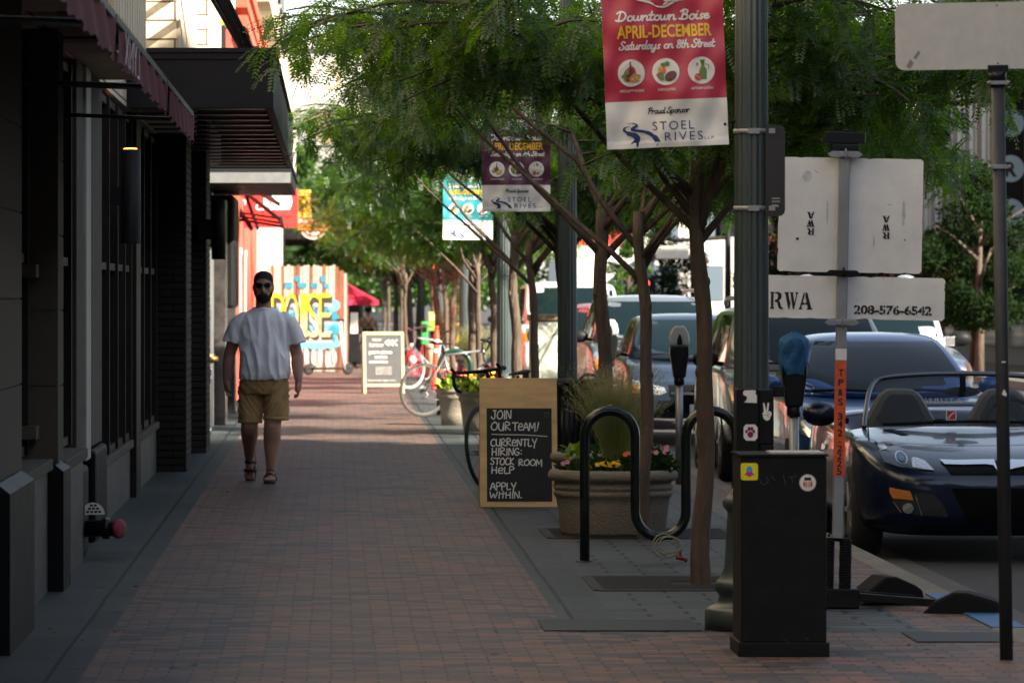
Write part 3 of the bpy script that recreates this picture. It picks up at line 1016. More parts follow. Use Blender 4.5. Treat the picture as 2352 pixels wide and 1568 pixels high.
def make_tree(seed, name, hf, rad, lean, nl=7, reach=2.5, top=2.9, dens=.95, zmin=2.2, zone=None, extra=()):
    """returns trunk and crown builders in local coordinates"""
    rr = random.Random(seed)
    tb, cb = MB(), MB()
    crossing = 0

    def inzone(p): return zone is not None and p.z < zone[0] and zone[1] < p.x < zone[2]
    # trunk
    pts, rs = [], []
    n = 14
    for i in range(n + 1):
        t = i / n
        z = hf * t
        wob = .018 * math.sin(t * 7 + seed) + .010 * math.sin(t * 17 + seed * 2)
        pts.append(Vector((lean[0] * t * t + wob, lean[1] * t + .7 * wob, z)))
        rs.append(rad * (1.18 - .32 * t + (.25 * max(0, .08 - t) / .08)) * (1 + .05 * math.sin(t * 23 + seed)))
    tb.tube([pts[0] - Vector((0, 0, .05))] + pts, [rs[0]] + rs, 12)
    for i in (4, 7, 10):  # old branch scars
        a = rr.uniform(0, 6.28)
        tb.ball(pts[i] + Vector((math.cos(a), math.sin(a), 0)) * rs[i] * .8, (rs[i] * .45, rs[i] * .45, rs[i] * .7), 8)
    fork = pts[-1]
    a0 = rr.uniform(0, 6.28)
    for li in range(nl + len(extra)):
        az = a0 + li * 2.4 + rr.uniform(-.35, .35)
        el = R(rr.uniform(28, 66))
        ln = reach * rr.uniform(.75, 1.1) * (1.0 if el < R(52) else .95)
        st_ = fork - Vector((0, 0, rr.uniform(0, .45) * (hf / 2.2)))
        hd = Vector((math.cos(az), math.sin(az), 0))
        lp, lr = [st_], [rad * .55]
        tgt = Vector(extra[li - nl]) if li >= nl else None
        d = (hd * math.cos(el) + Vector((0, 0, math.sin(el)))).normalized()
        p = Vector(st_)
        ns = 9
        for k in range(ns):
            d = (d + Vector((rr.uniform(-.14, .14), rr.uniform(-.14, .14), rr.uniform(-.10, .06)))).normalized()
            if p.z > hf + top * .8: d.z *= .4
            if tgt is not None:
                q_ = (k + 1) / ns
                p = st_.lerp(tgt, q_) + Vector((.06 * math.sin(k * 1.9), .06 * math.cos(k * 1.3), .38 * math.sin(q_ * PI)))
            else: p = p + d * ln / ns
            lp.append(Vector(p)); lr.append(rad * .5 * (1 - .82 * (k + 1) / ns))
        if sum(inzone(p_) for p_ in lp[2:]) >= 2:
            crossing += 1
            if crossing > 1: continue
        tb.tube(lp, lr, 7)
        nb = int(14 * dens)
        for bi in range(nb):
            t = .22 + .78 * (bi + rr.random()) / nb
            q = t * ns
            i0 = min(int(q), ns - 1)
            bp_ = lp[i0].lerp(lp[i0 + 1], q - i0)
            ld = (lp[i0 + 1] - lp[i0]).normalized()
            sd = ld.cross(Vector((0, 0, 1))).normalized() * (1 if bi % 2 else -1)
            bd = (sd * rr.uniform(.5, 1.0) + ld * rr.uniform(.2, .7) + Vector((0, 0, rr.uniform(-.25, .45)))).normalized()
            bl = rr.uniform(.5, 1.15) * reach / 2.5
            bps = [bp_]
            p2 = Vector(bp_)
            for k in range(5):
                bd = (bd + Vector((rr.uniform(-.15, .15), rr.uniform(-.15, .15), -.13))).normalized()
                p2 = p2 + bd * bl / 5
                bps.append(Vector(p2))
            if any(inzone(p_) for p_ in bps) or bps[3].z < zmin: continue
            tb.tube(bps, [.011 * (1 - .75 * k / 5) + .002 for k in range(6)], 4)
            for ti in range(9):
                q = (ti + rr.random()) / 9 * 5
                i0 = min(int(q), 4)
                tp = bps[i0].lerp(bps[i0 + 1], q - i0)
                td = Vector((rr.uniform(-1, 1), rr.uniform(-1, 1), rr.uniform(-.35, .6))).normalized()
                tl = rr.uniform(.10, .34)
                nf = 7
                for fi in range(nf):
                    bpt = tp + td * tl * (fi / nf) + Vector((0, 0, -.12 * (fi / nf) ** 2))
                    fd = (td * .55 + Vector((rr.uniform(-1, 1), rr.uniform(-1, 1), rr.uniform(-.9, .35)))).normalized()
                    up = Vector((rr.uniform(-.4, .4), rr.uniform(-.4, .4), 1))
                    if bpt.z < zmin or inzone(bpt): continue
                    frond(cb, bpt, fd, up, rr.uniform(.15, .27), rr.choice((9, 10, 11)), rr.uniform(.038, .054), .0088, rr)
    cb.sm = [False] * len(cb.f)
    cb.mi = [0] * len(cb.f)
    return tb, cb


def plant(seed, x, y, label, hf=2.2, rad=.045, lean=(0, 0), group='street trees along the kerb', **kw):
    t = thing('street_tree', label, 'tree', (x, y, 0), 0, group)
    tb, cb = make_tree(seed, 'x', hf, rad, lean, **kw)
    tr = tb.build('trunk', M['bark'], t)
    cr = cb.build('crown', M['leaf'], t)
    return t


TA = plant(11, 2.06, 25.6, 'nearest slim street tree standing left of the first lamp post', 2.35, .045, (-.03, 0), reach=2.4, zmin=2.34, zone=(2.76, -1.35, -.55), extra=((-1.7, .1, 3.1), (1.9, .3, 3.0)))
TB = plant(23, 2.05, 30.2, 'forked street tree rising right behind the big round planter', 2.15, .040, (-.03, .05), reach=2.5, zmin=2.28, zone=(2.80, -1.2, -.45), extra=((-2.1, .5, 3.45), (1.75, .2, 2.8), (1.45, -.4, 3.3), (1.2, .6, 2.7)))
TC = plant(37, 2.07, 35.2, 'dark thick street tree just right of the second lamp post', 2.25, .055, (-.02, 0), reach=2.55, nl=8, zmin=2.28, zone=(2.88, -1.05, -.22), extra=((-2.75, .2, 3.1), (-2.35, .7, 3.55), (-2.1, -.5, 3.4), (2.2, .2, 3.0), (2.5, -.4, 2.7)))
far = [(TA, 2.05, 41.0, 0.0, 'street tree hidden behind the second lamp post'),
       (TB, 2.02, 46.4, 0.0, 'leaning brown street tree left of the second lamp post'),
       (TC, 2.02, 51.0, 0.0, 'forked light brown street tree right of the third lamp post'),
       (TA, 2.02, 58.2, 5.0, 'sunlit slim street tree left of the third lamp post'),
       (TB, 2.03, 63.5, 1.2, 'sunlit street tree with a low side branch above the grass tuft'),
       (TC, 1.98, 66.0, 4.4, 'sunlit street tree right of the fourth lamp post'),
       (TA, 1.95, 75.5, 2.9, 'sunlit street tree behind the white bicycle'),
       (TB, 1.95, 79.5, 0.3, 'sunlit street tree above the orange marker post'),
       (TC, 1.9, 84.0, 5.6, 'thin street tree rising behind the green news box')]
for (src, x, y, rz, lab) in far: place_copy(src, (x, y, 0), rz, lab, scale=(1.06, 1.06, .94) if y > 55 else None)
k_ = 0
for (x, y) in ((2.1, 97.5), (1.6, 101), (1.95, 106), (1.5, 111), (2.0, 118), (1.7, 126), (2.0, 136), (1.6, 147), (1.9, 160), (1.9, 176)):
    place_copy((TA, TB, TC)[k_ % 3], (x, y, 0), 1.7 * k_, 'far slim street tree in the long row of trunks behind the hydrants', 'far street trees behind the hydrants', (1.08, 1.08, .95))
    k_ += 1
# trees on the other pavement and at the end of the street
M['leaf2'] = M['leafdark']


def bushy(seed, name, label, x, y, h, r, n, m, group=None, hz=None, leaf=.11):
    t = thing(name, label, 'tree', (x, y, 0), 0, group)
    rr = random.Random(seed)
    tb = MB()
    tb.tube([(0, 0, -.1), (.03, .02, h * .25), (0, 0, h * .5), (.05, 0, h * .8)], [r * .07, r * .055, r * .045, .02], 8)
    for i in range(7):
        a = i * 2.4; z = h * (.3 + .07 * i)
        tb.tube([(0, 0, z), (math.cos(a) * r * .35, math.sin(a) * r * .35, z + .12 * h), (math.cos(a) * r * .7, math.sin(a) * r * .7, z + .2 * h)], [r * .03, r * .02, .01], 5)
    tb.build('trunk', M['bark'], t)
    cb = MB()
    z0 = h * .28 if hz is None else hz
    clumps = []
    for i in range(34):
        a = rr.uniform(0, 6.28); q = rr.random() ** .5; zz = rr.random()
        pr = math.sin(min(1, .15 + zz * .95) * PI) ** .6
        clumps.append((Vector((math.cos(a) * r * q * pr, math.sin(a) * r * q * pr, z0 + (h - z0) * zz)), r * rr.uniform(.16, .34)))
    for i in range(n):
        c, cr = rr.choice(clumps)
        d = Vector((rr.gauss(0, 1), rr.gauss(0, 1), rr.gauss(0, .8))).normalized() * cr * rr.random() ** .33
        p = c + d
        a = Vector((rr.uniform(-1, 1), rr.uniform(-1, 1), rr.uniform(-.8, .4))).normalized()
        s_ = a.orthogonal().normalized()
        s_ = (Matrix.Rotation(rr.uniform(0, 6.28), 3, a) @ s_) * leaf * .38
        l_ = leaf * rr.uniform(.7, 1.4)
        cb.add([p, p + a * l_ * .5 + s_, p + a * l_, p + a * l_ * .5 - s_], [(0, 1, 2, 3)])
    cb.build('crown', m, t)
    return t


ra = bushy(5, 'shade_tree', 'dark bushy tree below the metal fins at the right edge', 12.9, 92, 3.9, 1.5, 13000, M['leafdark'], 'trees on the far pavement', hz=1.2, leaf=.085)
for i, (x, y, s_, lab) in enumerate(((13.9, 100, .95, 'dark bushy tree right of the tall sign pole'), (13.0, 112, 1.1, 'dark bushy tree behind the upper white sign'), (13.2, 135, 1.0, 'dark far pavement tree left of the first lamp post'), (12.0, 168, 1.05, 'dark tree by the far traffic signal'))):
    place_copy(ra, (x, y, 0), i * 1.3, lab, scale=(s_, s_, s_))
sa = bushy(8, 'shade_tree', 'sunlit yellow green tree in front of the white far wall', 9.6, 150, 3.3, 1.0, 5000, M['leaf'], None, hz=.3, leaf=.13)
sb = bushy(9, 'large_tree', 'tall broad green tree closing the view down the street', 4.2, 190, 8.5, 3.4, 16000, M['leaf'], 'trees closing the street', hz=1.2, leaf=.22)
for i, (x, y, s_, lab) in enumerate(((-1.4, 205, .9, 'tall green tree beyond the red umbrella'), (1.2, 225, 1.1, 'tall green tree above the far end of the brick pavement'), (6.6, 215, 1.0, 'tall green tree behind the far traffic lights'), (9.0, 240, 1.15, 'tall tree beyond the white far wall'))):
    place_copy(sb, (x, y, 0), 1 + i * 1.1, lab, scale=(s_, s_, s_))

# tree grates
M['grate'] = mat('cast iron grate', (.014, .012, .011), .7, .3, var=.4, vscale=25)


def grate(x, y, label):
    t = thing('tree_grate', label, 'tree grate', (x, y, .0), 0, 'iron tree grates')
    b = MB()
    s_ = .62
    for e in (-1, 1):
        b.box(-s_, s_, e * s_ - .03, e * s_ + .03, 0, .006); b.box(e * s_ - .03, e * s_ + .03, -s_ + .03, s_ - .03, 0, .0058)
    for i in range(22):
        q = -s_ + .05 + i * (2 * s_ - .1) / 21
        if abs(q) > .16: b.box(-s_ + .03, s_ - .03, q - .014, q + .014, 0, .005)
        else:
            b.box(-s_ + .03, -.18, q - .014, q + .014, 0, .005); b.box(.18, s_ - .03, q - .014, q + .014, 0, .005)
    b.build('bars', M['grate'], t)
    b = MB(); b.box(-s_ - .02, s_ + .02, -s_ - .02, s_ + .02, -.02, .001); b.build('soil', mat('grate soil', (.012, .010, .008), .95, var=.4), t)


grate(2.06, 25.6, 'dark iron tree grate round the nearest tree')
grate(2.05, 30.9, 'iron tree grate under the big round planter')
grate(2.0, 46.4, 'iron tree grate round the leaning brown tree')
# ================================================================ pen lettering
SCRIPT = {
    'o': (.55, [[(.45, .42), (.25, .5), (.08, .3), (.15, .05), (.35, 0), (.5, .2), (.45, .42), (.6, .42)]]),
    'w': (.72, [[(0, .5), (.06, .1), (.18, .02), (.32, .15), (.36, .45)], [(.36, .45), (.38, .12), (.5, .02), (.63, .2), (.62, .5), (.76, .42)]]),
    'n': (.56, [[(.05, .5), (.02, 0)], [(.04, .3), (.25, .5), (.38, .4), (.38, .1), (.48, 0), (.58, .08)]]),
    't': (.36, [[(.14, .9), (.1, .15), (.22, 0), (.38, .08)], [(-.06, .55), (.36, .55)]]),
    'i': (.28, [[(.08, .5), (.06, .12), (.16, 0), (.3, .08)], [(.11, .74), (.12, .77)]]),
    's': (.40, [[(-.02, .06), (.18, 0), (.3, .13), (.12, .3), (.2, .5), (.36, .44)]]),
    'e': (.42, [[(0, .22), (.3, .3), (.28, .47), (.12, .48), (.03, .25), (.12, .02), (.32, .03), (.44, .15)]]),
    'a': (.58, [[(.4, .45), (.18, .5), (.03, .25), (.12, .02), (.3, .08), (.42, .48)], [(.42, .48), (.42, .12), (.5, 0), (.6, .08)]]),
    'u': (.58, [[(0, .5), (.02, .12), (.15, 0), (.33, .15), (.4, .5)], [(.4, .5), (.4, .12), (.5, 0), (.6, .08)]]),
    'r': (.38, [[(.05, .5), (.03, 0)], [(.05, .28), (.2, .5), (.36, .45)]]),
    'd': (.58, [[(.4, .42), (.18, .5), (.03, .25), (.12, .02), (.3, .08), (.42, .4)], [(.46, 1), (.42, .12), (.5, 0), (.6, .08)]]),
    'y': (.56, [[(0, .5), (.02, .15), (.15, .02), (.33, .15), (.4, .5)], [(.4, .5), (.36, -.2), (.2, -.4), (.03, -.28), (.2, -.1), (.56, .08)]]),
    'h': (.56, [[(.08, 1), (.03, 0)], [(.04, .28), (.25, .5), (.38, .4), (.38, .1), (.48, 0), (.58, .08)]]),
    'p': (.50, [[(.06, .5), (0, -.4)], [(.04, .38), (.25, .5), (.4, .3), (.3, .03), (.05, .05)]]),
    '8': (.52, [[(.25, .5), (.06, .7), (.22, .95), (.42, .8), (.25, .5), (.05, .22), (.2, 0), (.45, .12), (.42, .35), (.25, .5)]]),
    'D': (.78, [[(.2, .92), (.14, .06)], [(-.08, .12), (.14, .02), (.52, .1), (.7, .5), (.5, .9), (.12, .98), (-.06, .8)]]),
    'B': (.68, [[(.2, .92), (.12, .03)], [(-.06, .8), (.2, 1), (.52, .9), (.46, .6), (.22, .53), (.55, .42), (.58, .12), (.25, 0), (-.08, .1)]]),
    'S': (.58, [[(.52, .82), (.32, 1), (.1, .8), (.22, .58), (.45, .35), (.36, .05), (.1, 0), (-.08, .15), (.02, .3)]]),
    'P': (.58, [[(.18, .92), (.08, 0)], [(-.06, .78), (.25, 1), (.54, .85), (.48, .55), (.17, .48)]]),
    ' ': (.34, []),
}
CHALK = {
    'J': (.55, [[(.18, 1), (.5, 1.02)], [(.36, 1), (.38, .3), (.25, .02), (.02, .15), (0, .28)]]),
    'O': (.72, [[(.45, 1), (.15, .8), (.05, .3), (.25, 0), (.55, .12), (.66, .6), (.5, .95), (.36, 1)]]),
    'I': (.26, [[(.13, 1), (.11, 0)]]),
    'N': (.62, [[(.06, 0), (.08, 1), (.50, .02), (.54, 1)]]),
    'U': (.62, [[(.05, 1), (.06, .3), (.22, 0), (.45, .15), (.52, 1)], [(.52, 1), (.54, 0)]]),
    'R': (.62, [[(.08, 0), (.06, 1), (.40, .96), (.46, .68), (.10, .48), (.56, 0)]]),
    'T': (.66, [[(.0, .98), (.66, 1.0)], [(.34, 1), (.33, 0)]]),
    'e': (.60, [[(.05, .45), (.48, .5), (.46, .8), (.2, .85), (.05, .45), (.14, .05), (.5, .06)]]),
    'A': (.62, [[(0, 0), (.28, 1), (.58, 0)], [(.10, .36), (.50, .38)]]),
    'M': (.78, [[(.04, 0), (.10, 1), (.36, .25), (.66, 1), (.70, -.12)]]),
    '!': (.36, [[(.30, 1.05), (.18, .25)], [(.12, .04), (.14, .02)]]),
    'C': (.60, [[(.52, .92), (.28, 1), (.05, .6), (.10, .12), (.34, 0), (.54, .12)]]),
    'L': (.50, [[(.08, .95), (.08, .02), (.46, .04)]]),
    'Y': (.56, [[(.02, .95), (.22, .48), (.28, .5)], [(.54, 1), (.30, .2), (.26, -.32)]]),
    'H': (.62, [[(.06, 1), (.05, 0)], [(.50, 1), (.50, 0)], [(.06, .48), (.50, .52)]]),
    'G': (.64, [[(.50, .9), (.26, 1), (.04, .5), (.2, .02), (.5, .12), (.52, .42), (.30, .42)]]),
    ':': (.24, [[(.12, .75), (.13, .72)], [(.12, .25), (.13, .22)]]),
    'S': (.56, [[(.46, .9), (.2, 1), (.08, .75), (.44, .4), (.40, .08), (.15, 0), (0, .12)]]),
    'K': (.58, [[(.08, 1), (.08, 0)], [(.50, .96), (.10, .45), (.54, .0)]]),
    'P': (.56, [[(.08, -.06), (.06, 1), (.42, .95), (.46, .62), (.10, .45)]]),
    'W': (.84, [[(0, 1), (.14, .04), (.38, .7), (.54, .02), (.78, 1)]]),
    't': (.50, [[(.26, 1.05), (.24, 0)], [(0, .66), (.50, .70)]]),
    '.': (.22, [[(.08, .02), (.14, .04)]]),
    ' ': (.36, []),
}


def pen(b, s, x, z, h, wid, font, pw, y=0.0, m=0, slant=0.0, jit=0.0, seed=0):
    rr = random.Random(seed)
    tot = sum(font[c][0] for c in s)
    kx = wid / tot
    cx = 0
    for c in s:
        adv, strokes = font[c]
        j1, j2 = rr.uniform(-jit, jit), rr.uniform(-jit, jit)
        for st_ in strokes:
            pts = [(x + (cx + px * .96) * kx + (pz * slant + j1 * .2) * h, z + (pz * (1 + j2) + j1) * h) for (px, pz) in st_]
            b.stroke(pts, pw, y, m, n=4)
        cx += adv
    return b


# ================================================================ lamp posts
def lamp_post():
    t = thing('lamp_post', 'x', 'lamp post')
    b = MB()
    n = 64

    def ring(r, z, fl):
        return [(r * (1 - fl * (0.5 + 0.5 * math.cos(16 * 2 * PI * k / n)) ** 2) * math.cos(2 * PI * k / n), r * (1 - fl * (0.5 + 0.5 * math.cos(16 * 2 * PI * k / n)) ** 2) * math.sin(2 * PI * k / n), z) for k in range(n)]

    def rings(lst, nm, par=None):
        b = MB()
        vs = [v for q in lst for v in ring(*q)]
        fs = []
        for i in range(len(lst) - 1):
            for k in range(n):
                k2 = (k + 1) % n
                fs.append((i * n + k, i * n + k2, (i + 1) * n + k2, (i + 1) * n + k))
        fs.append(tuple((len(lst) - 1) * n + k for k in range(n)))
        b.add(vs, fs, True)
        return b.build(nm, M['lampgreen'], par)
    rings([(.088, .60, .13), (.087, .66, .13), (.080, 2.6, .13), (.072, 4.4, .13)], 'shaft', t)
    bs = MB()
    bs.lathe([(.225, 0), (.225, .095), (.20, .11), (.165, .125), (.155, .165), (.175, .19), (.182, .215), (.165, .235), (.150, .25), (.130, .30), (.122, .45), (.115, .56), (.118, .57), (.138, .59), (.140, .615), (.120, .635), (.100, .66), (.09, .68)], 32)
    bs.build('base', M['lampgreen'], t)
    h = MB()
    h.lathe([(.06, 4.4), (.10, 4.43), (.10, 4.48), (.06, 4.5)], 16)
    h.build('collar', M['lampgreen'], t)
    g = MB(); g.lathe([(.09, 4.5), (.17, 4.68), (.18, 4.85), (.12, 5.0), (.04, 5.08)], 16)
    g.build('globe', mat('frosted globe', (.6, .6, .58), .4), t)
    return t


LP = lamp_post()
LP.location = (2.01, 22.15, 0)
LP["label"] = 'nearest dark green fluted lamp post beside the black cabinet'
LP["group"] = 'fluted lamp posts along the kerb'
for (x, y, lab) in ((2.0, 39.4, 'second fluted lamp post, right of the purple banner'), (1.995, 54.0, 'third fluted lamp post, half lit, behind the bicycle saddle'), (1.98, 69.7, 'fourth fluted lamp post, pale in the sun beside the grass tuft'), (1.98, 86.5, 'fifth fluted lamp post behind the white bicycle'), (1.95, 103, 'sixth fluted lamp post, dark, above the hydrants'), (1.95, 120, 'seventh and most distant fluted lamp post')):
    place_copy(LP, (x, y, 0), .4, lab, 'fluted lamp posts along the kerb')

# ================================================================ banners
S_ = .000481  # metres per drawing unit


def drape(seed):
    def fn(x, z):
        return (.013 * math.sin(8 * x + 5 * z + seed) + .009 * math.sin(13 * x - 8 * z + 1 + seed) + .005 * math.sin(27 * z + 9 * x + seed) + .004 * math.sin(45 * x - 20 * z))
    return fn


M['bred'] = mat('crimson banner vinyl', (.40, .030, .060), .42, spec=.5)
M['bwhite'] = mat('white banner vinyl', (.62, .61, .58), .45, spec=.5, var=.05)
M['bpurple'] = mat('purple banner vinyl', (.075, .018, .045), .45, spec=.5)
M['bteal'] = mat('teal banner vinyl', (.02, .21, .25), .45, spec=.5)
M['bgold'] = mat('gold print', (.72, .42, .02), .5)
M['bprint'] = mat('white print', (.66, .64, .60), .5)
M['pgreen'] = mat('leaf green print', (.10, .20, .04), .6)
M['pbrown'] = mat('brown print', (.12, .035, .03), .6)
M['pamber'] = mat('amber print', (.45, .28, .03), .6)
M['ptomato'] = mat('tomato print', (.50, .05, .04), .6)


def banner(name, label, loc, tilt, colour, seed, full=True):
    t = thing(name, label, 'banner', loc, 0, 'market banners on the lamp posts')
    t.rotation_euler = (0, tilt, 0)
    dr = drape(seed)
    Wd, Hd, wz = 1215 * S_, 2330 * S_, 470 * S_

    def warp(b):
        b.warp(lambda p: (p.x, p.y + dr(p.x, p.z), p.z))
        return b
    b = MB()
    b.grid(lambda s, q: (s * Wd, dr(s * Wd, wz + q * (Hd - wz)), wz + q * (Hd - wz)), 40, 60)
    b.grid(lambda s, q: (s * Wd, dr(s * Wd, q * wz) - .004 * (q < .12), q * wz), 40, 26, m=1)
    b.grid(lambda s, q: (s * Wd, dr(s * Wd, q * Hd) + .006, q * Hd), 40, 80, m=1)
    b.build('cloth', [colour, M['bwhite']], t)

    def U(x, z): return x * S_, z * S_
    a = MB()
    # shield emblem
    pts = [(606, 1390), (560, 1398), (480, 1440), (400, 1462), (330, 1480), (285, 1540), (250, 1600), (250, 1900), (330, 2030), (606, 2100), (880, 2030), (965, 1900), (965, 1600), (930, 1540), (885, 1480), (815, 1462), (730, 1440), (650, 1398)]
    a.poly([U(*p) for p in pts], -.004)
    if full:
        pen(a, "Downtown Boise", 140 * S_, 1269 * S_, 98 * S_, 930 * S_, SCRIPT, 17 * S_, -.004, 0, .22)
        pen(a, "Saturdays on 8th Street", 160 * S_, 985 * S_, 82 * S_, 950 * S_, SCRIPT, 14 * S_, -.004, 0, .22)
    else:
        pen(a, "Downtown Boise", 140 * S_, 1269 * S_, 98 * S_, 930 * S_, SCRIPT, 17 * S_, -.004, 0, .22)
        pen(a, "Saturdays on 8th Street", 160 * S_, 985 * S_, 82 * S_, 950 * S_, SCRIPT, 14 * S_, -.004, 0, .22)
    for (tx, x, wd) in (("SPECIALTY FOODS", 270, 240), ("AGRICULTURE", 615, 176), ("ARTISAN GOODS", 970, 226)):
        a.text(tx, x * S_, 562 * S_, 24 * S_, wd * S_, y=-.004, off=.01, align='C')
    warp(a).build('white_lettering', M['bprint'], t)
    a = MB()
    pts2 = [(300 + (x - 300) * 1.0, z) for (x, z) in []]
    a.stroke([U(*p) for p in ((285, 1600), (310, 1530), (350, 1502), (420, 1486), (500, 1462), (570, 1420), (606, 1412), (642, 1420), (712, 1462), (790, 1486), (860, 1502), (905, 1530), (930, 1600))], 8 * S_, -.007)
    a.text("SATURDAYS SINCE", 606 * S_, 1500 * S_, 46 * S_, 560 * S_, y=-.007, align='C')
    warp(a).build('emblem_lettering', colour, t)
    a = MB()
    a.text("APRIL-DECEMBER", 138 * S_, 1099 * S_, 128 * S_, 952 * S_, y=-.004, off=.025)
    warp(a).build('month_lettering', M['bgold'], t)
    # three food pictures in white discs
    for i, cx in enumerate((269, 614, 969)):
        d = MB()
        cz = 752
        d.disc(cx * S_, cz * S_, 136 * S_, y=-.004, m=0, n=32)

        def D(x, z, rx, rz, m, rot=0, k=1): d.disc((cx + x) * S_, (cz + z) * S_, rx * S_, rz * S_, y=-.006 - .0015 * k, m=m, n=14, rot=rot)
        if i == 0:
            D(-8, 55, 9, 40, 2); D(-8, 95, 6, 22, 2, 0, 2); D(-6, 0, 24, 48, 2)
            D(-45, 5, 22, 24, 1); D(-80, -30, 24, 18, 1, .5); D(-60, -60, 14, 20, 1)
            d.poly([U(cx - 18, cz - 95), U(cx + 75, cz - 80), U(cx + 92, cz - 20), U(cx + 20, cz - 5), U(cx - 18, cz - 45)], -.010, 3)
            D(10, -60, 8, 8, 0, 0, 4); D(45, -45, 9, 8, 0, 0, 4); D(65, -65, 7, 6, 0, 0, 4)
        elif i == 1:
            D(-55, 0, 20, 52, 3, .25); D(-50, -45, 26, 45, 1, .2, 2); D(-20, 20, 18, 42, 5, 0, 2); D(-28, 72, 24, 20, 1, .3, 3); D(15, 80, 26, 22, 1, -.3, 3)
            D(45, -45, 66, 44, 2, .55, 4)
        else:
            d.poly([U(cx - 15, cz - 90), U(cx + 50, cz - 90), U(cx + 55, cz + 5), U(cx + 30, cz + 45), U(cx + 38, cz + 105), U(cx - 10, cz + 105), U(cx + 2, cz + 45), U(cx - 25, cz - 10)], -.008, 1)
            D(-35, -65, 36, 36, 4, 0, 3); D(-48, -55, 6, 6, 0, 0, 5); D(-25, -72, 6, 6, 0, 0, 5); D(-40, 60, 8, 16, 2)
            d.stroke([U(cx + 35, cz + 60), U(cx + 75, cz + 50), U(cx + 70, cz + 10)], 6 * S_, -.010, 1)
        warp(d).build('food_picture', [M['bprint'], M['pgreen'], M['pbrown'], M['pamber'], M['ptomato'], M['orange']], t)
    a = MB()
    pen(a, "Proud Sponsor", 420 * S_, 340 * S_, 58 * S_, 410 * S_, SCRIPT, 10 * S_, -.004, 0, .22)
    warp(a).build('sponsor_lettering', M['ink'], t)
    a = MB()

    def C(x, y):  # drawing coordinates of the logo
        dx, dz = x - 75, 1548 - y
        return ((dx + dz * .0436) * S_, (dz - dx * .0436) * S_)
    a.stroke([C(*p) for p in ((275, 1290), (330, 1287), (370, 1305), (345, 1328), (318, 1352), (400, 1362), (480, 1380), (545, 1425), (580, 1478))], [q * S_ for q in (4, 12, 26, 30, 24, 26, 36, 52, 64)], -.004)
    a.stroke([C(*p) for p in ((300, 1318), (255, 1330), (240, 1352), (280, 1385), (340, 1405), (375, 1435), (360, 1480))], [q * S_ for q in (6, 16, 24, 44, 56, 56, 84)], -.0045)
    a.text("STOEL", 458 * S_, 172 * S_, 84 * S_, 415 * S_, y=-.004, spacing=1.25, off=-.004)
    a.text("RIVES", 575 * S_, 62 * S_, 84 * S_, 382 * S_, y=-.004, spacing=1.25, off=-.004)
    a.text("LLP", 975 * S_, 62 * S_, 30 * S_, 90 * S_, y=-.004, spacing=1.3)
    warp(a).build('sponsor_logo', M['navy'], t)
    g = MB(); g.disc(1185 * S_, 205 * S_, 15 * S_, y=-.004); warp(g).build('grommet', M['ink'], t)
    ar = MB(); ar.tube([(-.02, .01, Hd + .01), (Wd + .12, .01, Hd + .01)], .014, 10); ar.tube([(Wd - .02, .01, .10), (Wd + .09, .015, .12)], .004, 6)
    ar.build('arm', M['black'], t)
    return t


banner('red_banner', 'large crimson market banner on the nearest lamp post', (XU(1396, 22.1), 22.12, HV(343, 22.1)), R(-2.4), M['bred'], 0.6)
banner('purple_banner', 'dark purple market banner on the second lamp post, partly behind leaves', (XU(1107, 39.4), 39.35, HV(486, 39.4)), R(-.2), M['bpurple'], 2.2)
banner('teal_banner', 'teal market banner on the third lamp post, mostly behind leaves', (XU(1017, 54), 53.95, HV(550, 54)), R(.3), M['bteal'], 4.1)

# ================================================================ small sign plate strapped on the nearest post
sp_ = thing('sign_plate', 'black rounded sign back strapped to the right of the nearest lamp post', 'sign', (2.01, 22.05, HV(497, 22.1)))
h_ = HV(288, 22.1) - HV(497, 22.1)
x1_ = XU(1801, 22.1) - 2.01
b = MB()
r_ = .03
pts = [(0.06, 0)] + [(x1_ - r_ + r_ * math.sin(a), r_ - r_ * math.cos(a)) for a in (0, .5, 1.05, 1.57)] + [(x1_ - r_ + r_ * math.cos(a), h_ - r_ + r_ * math.sin(a)) for a in (0, .5, 1.05, 1.57)] + [(.06, h_)]
b.prism(pts, .0, .004)
b.build('plate', mat('black sign back', (.018, .018, .019), .5, var=.1), sp_)
b = MB()
for v in (301, 478):
    z = HV(v, 22.1) - HV(497, 22.1)
    b.lathe([(.0855, z - .011), (.0875, z - .010), (.0875, z + .010), (.0855, z + .011)], 32, c=(0, .10, 0))
    b.box(-.025, .03, .008, .016, z - .013, z + .013); b.box(.075, .105, -.006, -.001, z - .012, z + .012)
each(b, 'strap', M['alu'], sp_, 3)
b = MB()
zt = .075
for i, (z, wd) in enumerate(((.085, .036), (.070, .036), (.050, .028))):
    b.stroke([(x1_ - .062 + j * wd / 8, z + (.004 if j % 2 else -.002)) for j in range(9)], .004 if i < 2 else .007, -.002, n=2)
b.build('sticker', mat('faded sticker print', (.30, .30, .30), .6), sp_)

